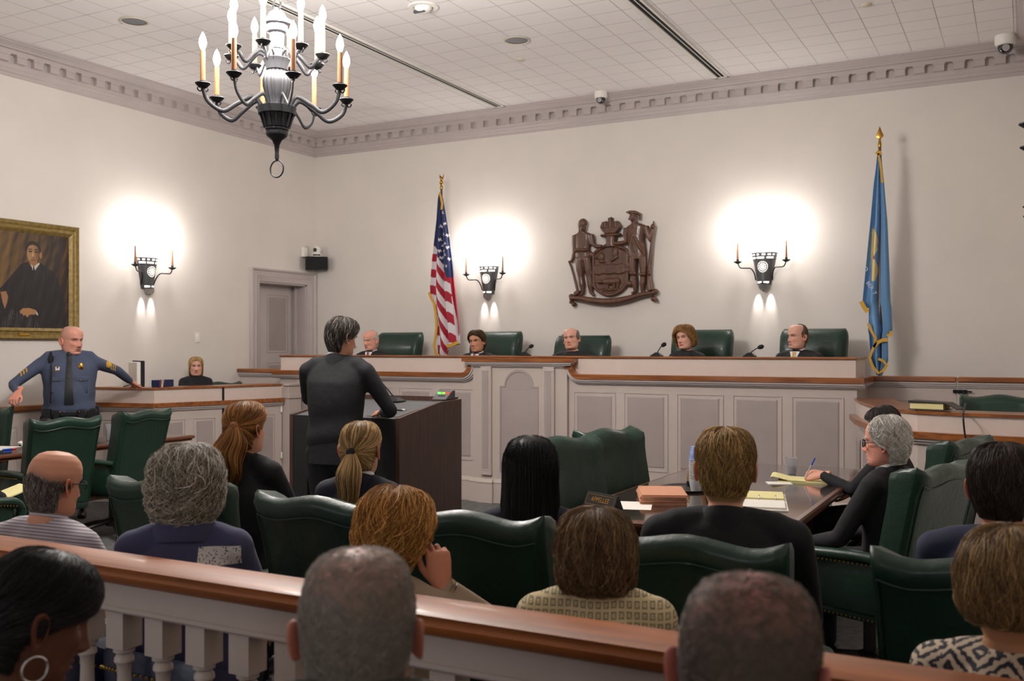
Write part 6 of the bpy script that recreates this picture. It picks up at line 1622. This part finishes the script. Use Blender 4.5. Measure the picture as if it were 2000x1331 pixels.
# ---------------------------------------------------------------- flags
M['cloth'] = mat('flag_cloth', '888888', .75, attr='Col', sheen=.2)
M['pole'] = wood('flag_pole', '7a5a34', '5a3f22', 2, .35, .2)
def drape(name, lb, px0, X0, kx, rows, nf, depth, colfn, finial, base_z=.36, kz=.00644, zoff=0, fold_ph=0.0):
    """rows: (py, left px, right px); the cloth hangs in folds from its pole"""
    ppx = rows[0][1]*.5+rows[0][2]*.5; Yp = YB-.38
    PX = lambda px: X0+(px-px0)*kx
    PZ = lambda py: 1.62+(680-py)*kz
    t = world(name, lb, 'flag', (PX(ppx), Yp, base_z))
    MB().lathe([(.016, base_z+.05), (.015, PZ(rows[0][0])+.05), (.010, PZ(rows[0][0])+.06)], (PX(ppx), Yp, 0), 12).build('pole', M['pole'], t)
    MB().lathe([(.13, base_z), (.13, base_z+.02), (.05, base_z+.06), (.03, base_z+.10), (.02, base_z+.12)], (PX(ppx), Yp, 0), 20).build('stand', M['brass'], t)
    finial(PX(ppx), Yp, PZ(rows[0][0])+.05, t)
    ns, nv = 150, 260
    s = np.linspace(0, 1, ns); pys = np.linspace(rows[0][0], rows[-1][0], nv); r = np.array(rows)
    l, rr = np.interp(pys, r[:, 0], r[:, 1]), np.interp(pys, r[:, 0], r[:, 2])
    SS, PY = np.meshgrid(s, pys); v = (PY-pys[0])/(pys[-1]-pys[0])
    px = l[:, None]+(rr-l)[:, None]*(SS+.045*np.sin(SS*2*PI*nf+fold_ph)*np.minimum(1, v*3))
    dy = -depth*np.minimum(1, v*2.2+.12)*(np.cos(SS*2*PI*nf+fold_ph+1.2*v)+.4*np.cos(SS*2*PI*nf*1.7+2))
    V = np.stack([PX(px), Yp-.03+dy, PZ(PY)], -1).reshape(-1, 3); C = colfn(px, PY, SS, v).reshape(-1, 3)
    i = np.arange(ns*nv).reshape(nv, ns); F = np.stack([i[:-1, :-1], i[1:, :-1], i[1:, 1:], i[:-1, 1:]], -1)
    keep = colfn(px, PY, SS, v, True)[:-1, :-1]
    o = np_mesh('cloth', V-np.array(WO[t.name]), F[keep], M['cloth'], t, C)
    md = o.modifiers.new('s', 'SOLIDIFY'); md.thickness = .004; md.offset = 0
    def fringe_(pts, w_=5, lift=.02):
        P = [Vector((PX(p[0]), Yp-.03-depth*1.45-lift, PZ(p[1]))) for p in pts]; b = MB(); A, B = [], []
        for k, q in enumerate(P):
            d_ = (P[min(k+1, len(P)-1)]-P[max(k-1, 0)]).normalized(); n = Vector((-d_.z, 0, d_.x))
            A.append(q-n*w_*.5*kz); B.append(q+n*w_*.5*kz)
        b.rings([[tuple(a), tuple(c), (c.x, c.y+.008, c.z), (a.x, a.y+.008, a.z)] for a, c in zip(A, B)])
        b.build('fringe', M['gold'], t, 30)
    return t, PX, PZ, Yp, fringe_
def eagle(x, y, z, t):
    b = MB().lathe([(.018, z), (.02, z+.02), (.012, z+.05), (.026, z+.07), (.026, z+.085), (.010, z+.10)], (x, y, 0), 14)
    b.ball((x, y, z+.125), (.018, .02, .03)); b.ball((x-.012, y-.01, z+.158), (.011, .012, .012))
    for s in (-1, 1): b.rings([[(x+s*.008, y+.008, z+.10), (x+s*.008, y-.008, z+.10), (x+s*.018, y, z+.15)], [(x+s*.03, y+.012, z+.15), (x+s*.03, y+.0, z+.15), (x+s*.032, y+.005, z+.20)]])
    b.build('eagle_finial', M['brass'], t)
def spear(x, y, z, t):
    b = MB().lathe([(.016, z), (.018, z+.03), (.012, z+.06), (.011, z+.085)], (x, y, 0), 14)
    b.rings([[(x+w_, y, z+h_), (x, y+.008, z+h_), (x-w_, y, z+h_), (x, y-.008, z+h_)] for h_, w_ in ((.08, .008), (.10, .034), (.115, .036), (.15, .02), (.19, .007), (.205, .001))])
    b.build('spear_finial', M['brass'], t)
def us_col(px, py, s, v, mask=False):
    if mask: return (py < 588) | (px > 852+(py-588)*.05) & (py < 697) & ~((px < 880) & (px > 870+(py-640)*.05) & (py > 700)) & ~((px > 878) & (py > 672+(900-px)*.35))
    C = np.ones(px.shape+(3,))*L3('d8d2d6')
    q = (py-470)-(px-855)*1.55+10*np.sin(s*9); red = np.floor(q/17) % 2 == 0
    right = px > 884+(py-560)*.10
    q2 = (px-880)-(py-540)*.16; red = np.where(right, np.floor(q2/7.5) % 2 == 0, red)
    C[red] = L3('a3152f')
    canton = (py < 478+(px-852)*2.6) & (py < 545+(px-870)*-.1) & ~((px > 889) & (py > 530))
    C[canton] = L3('1f2a58')
    st = np.zeros(px.shape, bool)
    for cx, cy in ((868, 418), (872, 440), (866, 444), (871, 460), (877, 462), (864, 470), (868, 482), (874, 478), (864, 492), (871, 492), (878, 486), (866, 505), (874, 500), (881, 508), (870, 520), (877, 522), (864, 518)):
        a = np.arctan2(py-cy, (px-cx)*1.3); rr = np.hypot((px-cx)*1.3, py-cy); st |= rr < 2.2*(1+.55*np.cos(5*a-PI/2*1))
    C[st & canton] = L3('e6e2e2')
    return C
t, PX, PZ, Yp, fr_ = drape('striped_flag', 'red white and blue stars and stripes flag draped on its pole behind the bench', 865, -6.49, .00755, [(378, 861, 865), (390, 859, 868), (430, 857, 874), (470, 853, 880), (520, 848, 886), (560, 845, 890), (600, 846, 895), (640, 852, 899), (672, 854, 901), (700, 856, 884)], 2.6, .035, us_col, eagle)
fr_([(863, 379), (866, 388), (868, 400), (867, 412)], 4, -.03)
fr_([(845, 572), (849, 582), (855, 594), (858, 610), (860, 640), (858, 658), (855, 676), (858, 690), (862, 697)], 5, .0); fr_([(880, 677), (890, 674), (901, 669)], 6, .0)
def de_col(px, py, s, v, mask=False):
    if mask: return ((py < 600) | (px > 1697)) & ~((px > 1735) & (py > 652)) & (py < 732)
    C = np.ones(px.shape+(3,))*L3('5f8cb8')
    buff = (px > 1702+np.abs(py-495)*.045) & (px < 1713+3*np.sin(py*.11)+np.clip(1-np.abs(py-490)/10, 0, 1)*4) & (py > 446) & (py < 550)
    C[buff] = L3('d2bd86')
    C[(np.abs(px-1709) < 1.6) & (np.abs(py-504) < 4)] = L3('a03a2a'); C[(np.abs(px-1708) < 2.4) & (np.abs(py-498) < 2)] = L3('d8b020')
    return C
t, PX, PZ, Yp, fr_ = drape('blue_flag', 'blue state flag with gold fringe draped on its pole at the right of the bench', 1718, -1.327, .00487, [(297, 1715, 1722), (330, 1712, 1724), (360, 1708, 1727), (430, 1702, 1732), (520, 1693, 1735), (590, 1686, 1737), (602, 1690, 1739), (645, 1697, 1741), (655, 1699, 1737), (700, 1702, 1735), (735, 1714, 1722)], 2.3, .035, de_col, spear, kz=.00514)
fr_([(1714, 298), (1718, 302), (1723, 300)], 8, -.02); fr_([(1717, 302), (1721, 320), (1723, 340), (1725, 360)], 4, -.02)
fr_([(1684, 589), (1690, 600), (1697, 610)], 8, .0); fr_([(1698, 632), (1705, 648), (1712, 660), (1712, 672), (1705, 688), (1701, 700), (1707, 716), (1718, 729), (1727, 724), (1734, 714), (1728, 706), (1718, 701)], 5, .0)
fr_([(1709, 679), (1717, 669), (1726, 665), (1736, 664)], 7, .0); fr_([(1734, 657), (1742, 653), (1740, 648)], 6, -.02)
def text_part(txt, size, m, parent, loc, R, name='lettering', ext=.0006):
    cu = bpy.data.curves.new('t', 'FONT'); cu.body = txt; cu.size = size; cu.align_x = 'CENTER'; cu.align_y = 'CENTER'; cu.extrude = ext
    o = bpy.data.objects.new('t', cu); COL.objects.link(o); dg = bpy.context.evaluated_depsgraph_get(); me = bpy.data.meshes.new_from_object(o.evaluated_get(dg)); bpy.data.objects.remove(o)
    me.name = name; me.materials.clear(); me.materials.append(m)
    q = bpy.data.objects.new(name, me); COL.objects.link(q); q.parent = parent
    q.matrix_local = Matrix.Translation(Vector(loc)-WO.get(parent.name, Vector((0, 0, 0)))) @ R.to_4x4(); return q
M['flag_white'] = mat('flag_lettering', 'c2ccd8', .7)
FR = Matrix.Rotation(PI/2, 3, 'X')
text_part('D', .06, M['flag_white'], t, (PX(1694), Yp-.10, PZ(527)), FR @ Matrix.Rotation(-.5, 3, 'Z'))
text_part('BER', .055, M['flag_white'], t, (PX(1702), Yp-.10, PZ(559)), FR @ Matrix.Rotation(-1.0, 3, 'Z')); text_part('7', .055, M['flag_white'], t, (PX(1711), Yp-.10, PZ(574)), FR @ Matrix.Rotation(-.9, 3, 'Z'))

# ---------------------------------------------------------------- corner speaker and camera
t = world('wall_speaker', 'black box speaker mounted in the corner above the door', 'speaker', (-8.69, 10.55, 2.78))
Rz = Matrix.Rotation(math.radians(40), 3, 'Z')
def rbox(c, sx, sy, sz, bev=.0): 
    b = MB().box(-sx, sx, -sy, sy, -sz, sz, bev=bev); b.v = [tuple(Rz @ Vector(p)+Vector(c)) for p in b.v]; return b
rbox((-8.67, 10.57, 2.785), .15, .09, .088, .008).build('cabinet', M['black'], t, 30); rbox((-8.613, 10.502, 2.785), .14, .004, .078).build('grille', M['foam'], t, 0)
rbox((-8.72, 10.63, 2.785), .03, .06, .03).build('bracket', M['black'], t, 0)
t = world('corner_camera', 'white pan and tilt camera sitting on the black corner speaker', 'security camera', (-8.66, 10.56, 2.874))
MB().lathe([(.062, 2.874), (.066, 2.88), (.066, 2.91), (.05, 2.925), (.05, 2.94)], (-8.66, 10.56, 0), 24).ball((-8.66, 10.56, 2.965), (.058, .058, .06), 20, 14).build('housing', M['white'], t)
MB().lathe([(.028, -.0), (.028, .012), (.022, .014)], (-8.645, 10.50, 2.965), 18, axis='y').build('lens', M['smoke'], t); rbox((-8.62, 10.512, 2.895), .05, .004, .008).build('base_slot', M['dark'], t, 0)
t = world('junction_box', 'small white box beside the corner camera', 'box', (XL+.03, 10.47, 2.93))
MB().box(XL+.002, XL+.05, 10.43, 10.52, 2.87, 3.0, bev=.005).build('cover', M['white'], t, 0)
# ---------------------------------------------------------------- things on the tables and desks
M['paper'] = mat('white_paper', 'dedad2', .8); M['yellow'] = mat('yellow_pad', 'd8d096', .8); M['cover'] = mat('book_cover', '2a2422', .5); M['folder'] = mat('salmon_folder', 'b98468', .75, var=.06, vscale=20)
M['plastic'] = mat('clear_plastic', 'f4f6fa', .12, trans=.82, ior=1.12); M['water'] = mat('water', 'ffffff', .0, trans=1, ior=1.33); M['blue'] = mat('blue_plastic', '1f4fc0', .3); M['frost'] = mat('frosted_cup', 'dfe3ea', .3, trans=.35, ior=1.1)
M['cup_blue'] = mat('blue_cup_print', '7f93c8', .5, var=.5, vscale=40); M['carafe'] = mat('amber_carafe', 'a9803f', .15, .3, coat=.5)
def flat(name, lb, cat, c, sx, sy, th, rz, m, group=None, z=None):
    o = MB().box(-sx/2, sx/2, -sy/2, sy/2, 0, th).build(name, m, None, 0); o.location = c; o.rotation_euler = (0, 0, rz); return tag(o, lb, cat, group)
TZ = .76
# nameplate
t = thing('name_plate', 'black triangular desk nameplate reading APPELLEE at the table corner', 'nameplate', (-2.035, 4.875, TZ), math.radians(-27))
Ln = .125
MB().prism([(-.035, 0), (.035, 0), (.004, .072), (-.004, .072)], -Ln, Ln, 'x').build('block', M['belt'], t, 0)
sl = math.atan2(.072, .031); Rf = Matrix.Rotation(sl, 3, 'X'); nrm = Vector((0, -math.sin(sl), math.cos(sl)))
b = MB(); up = Vector((0, math.cos(sl), math.sin(sl))); c0 = Vector((0, -.0195, .036))
for (a0, a1, v0, v1) in ((-Ln+.012, Ln-.012, .027, .0285), (-Ln+.012, Ln-.012, -.0285, -.027), (-Ln+.012, -Ln+.0135, -.0285, .0285), (Ln-.0135, Ln-.012, -.0285, .0285)):
    q = [c0+Vector((a, 0, 0))+up*v+nrm*.001 for a, v in ((a0, v0), (a1, v0), (a1, v1), (a0, v1))]; k = len(b.v); b.v += [tuple(p) for p in q]; b.f.append((k, k+1, k+2, k+3)); b.m.append(0)
b.build('gold_border', M['brass'], t, 0)
text_part('APPELLEE', .036, M['brass'], t, c0+nrm*.001, Rf)
# folders, papers
for k in range(7):
    flat('file_folder', 'salmon file folder in the stack on the right counsel table', 'folder', (-1.84+random.Random(k).uniform(-.006, .006), 5.26+random.Random(k+9).uniform(-.006, .006), TZ+.0075*k), .25, .36, .007, math.radians(24+random.Random(k+3).uniform(-2, 2)), M['folder'], 'stack of salmon folders')
flat('paper_sheet', 'white sheet of paper between the nameplate and the folders', 'paper', (-1.91, 4.99, TZ), .21, .27, .0012, math.radians(18), M['paper'])
def cup(name, lb, x, y, z, h=.115, r0=.031, r1=.043, water=.05, grp=None):
    t = thing(name, lb, 'cup', (x, y, z), 0, grp)
    MB().lathe([(.001, .0), (r0, .0), (r0*1.02, .01), (r1*.97, h*.85), (r1, h), (r1+.002, h+.001), (r1-.001, h-.001), (r1*.94, h*.83), (r0*.96, .008), (.001, .006)], n=28, cap=False).build('cup_wall', M['plastic'], t, 40)
    if water: MB().lathe([(.001, .0065), (r0*.94, .009), (r0+(r1-r0)*.3, water), (.001, water)], n=24, cap=False).build('water', M['water'], t, 40)
    return t
cup('water_cup', 'clear plastic water cup by the writing hand on the right table', -1.42, 6.70, TZ)
def cup_stack(lb, x, y, z, n=11):
    t = thing('cup_stack', lb, 'cups', (x, y, z))
    b = MB(); prf_ = []
    for k in range(n): z0 = .075+k*.0105; prf_ += [(.034, z0), (.041, z0+.006), (.042, z0+.009)]
    b.lathe([(.001, .0), (.029, .0), (.040, .06), (.041, .075)]+prf_+[(.001, .075+n*.0105)], n=28).build('cups', M['frost'], t, 30)
    zt = .075+n*.0105
    MB().lathe([(.040, zt-.005), (.038, zt+.01), (.030, zt+.075), (.029, zt+.078), (.001, zt+.078)], n=28).build('printed_cups', M['cup_blue'], t, 30)
cup_stack('stack of clear and blue printed plastic cups on the right table beside the blond man', -1.75, 5.62, TZ)
def carafe(lb, x, y, z, rz=0):
    t = thing('coffee_carafe', lb, 'carafe', (x, y, z), rz)
    MB().lathe([(.055, 0), (.075, .01), (.08, .05), (.07, .11), (.05, .16), (.045, .18)], n=28).build('body', M['carafe'], t, 40)
    MB().lathe([(.078, .0), (.082, .012), (.082, .03), (.076, .035)], n=28).build('base_band', M['black'], t, 40)
    MB().lathe([(.047, .175), (.05, .18), (.05, .2), (.03, .212), (.001, .214)], n=24).box(.03, .075, -.012, .012, .19, .205).build('lid', M['black'], t, 40)
    MB().tube(qarc([(-.045, 0, .19), (-.09, 0, .19), (-.105, 0, .15), (-.10, 0, .09), (-.075, 0, .045)], 5), [(.009, .012)]*21, 10).build('handle', M['black'], t)
carafe('coffee carafe behind the plastic cups on the right table', -1.80, 5.86, TZ, 2.4)
tag(MB().lathe([(.16, .0), (.17, .012), (.168, .014), (.155, .005), (.001, .005)], (-1.83, 5.72, TZ), 36).build('serving_tray', M['cover']), 'dark round tray under the carafe on the right table', 'tray')
# move the vessels onto the tray height
for nm in ('cup_stack', 'coffee_carafe'): bpy.data.objects[nm].location.z = TZ+.006
# binder with rings, yellow and white sheets
t = thing('ring_binder', 'open ring binder with yellow and white sheets beside the blond man', 'binder', (-1.33, 5.43, TZ), math.radians(14))
MB().box(-.15, .15, -.30, .30, 0, .006).build('cover', M['paper'], t, 0); MB().box(-.135, .135, .02, .28, .006, .022).build('yellow_pages', M['yellow'], t, 0); MB().box(-.135, .135, -.28, -.02, .006, .018).build('white_pages', M['paper'], t, 0)
for x in (-.09, 0, .09): MB().tube([(x, .028*math.cos(a), .016+.024*math.sin(a)) for a in np.linspace(0, PI, 13)], .003, 8).build('ring', M['chrome'], t)
# yellow pad being written on, with folded-over sheet
t = thing('legal_pad', 'yellow legal pad under the writing hand on the right table', 'notepad', (-1.27, 6.42, TZ), math.radians(100))
MB().box(-.108, .108, -.19, .17, 0, .010).build('pages', M['yellow'], t, 0)
MB().rings([[(x, y, z) for x in (-.108, .108) for z in ((h_, h_+.004) if x < 0 else (h_+.004, h_))] for y, h_ in ((.0, .0105), (.10, .013), (.17, .03), (.20, .036), (.215, .03), (.21, .018))]).build('folded_sheet', M['yellow'], t, 50)
flat('napkin', 'white paper napkin beside the yellow pad on the right table', 'napkin', (-1.40, 6.24, TZ), .15, .12, .004, .4, M['paper'])
t = thing('pen', 'blue ballpoint pen held by the writing hand', 'pen', (-1.235, 6.35, .80))
MB().tube([(-.035, .01, -.020), (-.03, .01, -.012), (.012, .01, .075)], [.001, .0042, .0042], 10).build('barrel', M['frost'], t); MB().tube([(.012, .01, .075), (.034, .01, .12)], [.0052, .0045], 10).build('cap', M['blue'], t)
# left table
LZ = .78
carafe('amber coffee carafe with black handle on the left table', -7.62, 5.62, LZ+.006, 2.9)
cup_stack('stack of frosted cups with blue print in front of the amber carafe', -7.60, 5.46, LZ+.006, 6)
tag(MB().lathe([(.17, .0), (.18, .012), (.178, .014), (.165, .005), (.001, .005)], (-7.60, 5.56, LZ), 36).build('serving_tray', M['cover']), 'dark round tray under the amber carafe on the left table', 'tray')
cup('water_cup', 'clear plastic cup half full of water between the two chair backs at left', -7.32, 6.05, LZ, h=.15, r0=.034, r1=.046, water=.06)
b = MB(); r_ = random.Random(3)
for k in range(7): b.ball((r_.uniform(-.035, .035), r_.uniform(-.03, .03), r_.uniform(.015, .045)), (r_.uniform(.02, .035), r_.uniform(.02, .03), r_.uniform(.012, .02)), 10, 7)
V, F = remesh(b, .008, 1); V[:, 2] = np.maximum(V[:, 2], 0); V += rs.normal(0, .0025, V.shape)*(V[:, 2:] > .003); o = np_mesh('crumpled_tissue', V, F, M['paper']); o.location = (-7.45, 5.30, LZ); tag(o, 'crumpled white tissue on the left table edge', 'tissue')
flat('paper_sheet', 'white paper sheets on the left table beside the tissue', 'paper', (-7.60, 5.18, LZ), .22, .28, .003, .3, M['paper'])
t = thing('marker_pen', 'blue and red marker lying on the left table', 'pen', (-7.40, 5.12, LZ+.007)); MB().tube([(0, -.06, 0), (0, .02, 0)], .007, 10).build('barrel', M['blue'], t); MB().tube([(0, .02, 0), (0, .06, 0)], .0075, 10).build('cap', M['ribbon_red'], t)
# clerk desk
CZ = 1.205
t = thing('computer_monitor', 'grey and black computer monitor beside the police officer hand', 'monitor', (-8.40, 7.26, 1.14), math.radians(62))
MB().box(-.12, .12, -.09, .09, 0, .015, bev=.006).box(-.03, .03, -.03, .03, .015, .12).build('stand', M['black'], t, 0); MB().box(-.03, .012, -.19, .19, .08, .33, bev=.006).build('screen_body', M['white'], t, 0); MB().box(.012, .05, -.20, .20, .07, .345, bev=.006).build('bezel', M['black'], t, 0)
t = thing('desk_box', 'low navy box with white emblem on the clerk desk', 'box', (-8.17, 7.42, CZ), math.radians(14))
MB().box(-.05, .05, -.13, .13, 0, .075, bev=.004).build('case', mat('navy_box', '16254e', .4), t, 0)
for k, (c, dy) in enumerate((('ribbon_red', -.05), ('paper', -.02), ('paper', .0), ('brass', .02))):
    tag(MB().tube([(0, 0, 0), (.012, .008*(k-1.5), .085)], .0035, 8).build('desk_pen', M[c], None, 40, loc=(-8.02+.0*k, 7.28+dy*.5, CZ)), 'pen standing on the clerk desk by the officer hand', 'pen', 'pens on the clerk desk')
tag(MB().tube(qarc([(-8.40, 7.10, CZ+.006), (-8.34, 7.16, CZ+.03), (-8.30, 7.12, CZ+.006), (-8.24, 7.17, CZ+.03), (-8.20, 7.14, CZ+.006)], 6), .005, 8).build('desk_cable', M['black']), 'coiled black cable on the clerk desk edge', 'cable')
# corner desk at right
t = thing('book', 'thick book with yellowed pages lying on the corner desk at right', 'book', (-.60, 7.34, 1.192), math.radians(-12))
MB().box(-.12, .10, -.08, .08, .006, .045).build('pages', M['yellow'], t, 0); b = MB().box(-.125, .115, -.085, .085, 0, .006); b.rings([[(-.13, y, .046), (.115, y, .046), (.19, y, .006), (.19, y, .012), (.115, y, .053), (-.13, y, .062)] for y in (-.085, .085)]); b.build('cover', M['cover'], t, 0)
tag(MB().tube(qarc([(-.385, 7.30, 1.24), (-.385, 7.16, 1.20), (-.385, 7.07, 1.16), (-.375, 7.07, 1.05), (-.36, 7.06, .97), (-.36, 7.07, .8)], 6), .006, 8).build('hanging_cable', M['black']), 'black cable hanging over the front of the corner desk at right', 'cable')
# pad on the lap of the person at the left edge
p = person('person in dark suit at the left edge with a yellow pad on the lap', (-5.98, 3.72, 0), math.radians(-4), h=1.0, sh=.21, top='black_suit', legs='black_suit', skin='c08a70', hair=dict(face=hl(.17), t1=.7, th=.014, col='3a2e26', n=800, len=.05, k=5, rad=.0015), seed=61)
dup(cc, (-5.98, 3.80, 0), math.radians(-4), 'green leather chair of the person at the left edge with the yellow pad')
o = MB().box(-.11, .11, -.15, .15, 0, .008).build('legal_pad', M['yellow'], None, 0); o.location = (-5.86, 4.02, .665); o.rotation_euler = (.30, .0, -.2); tag(o, 'yellow legal pad on the lap of the person at the left edge', 'notepad')
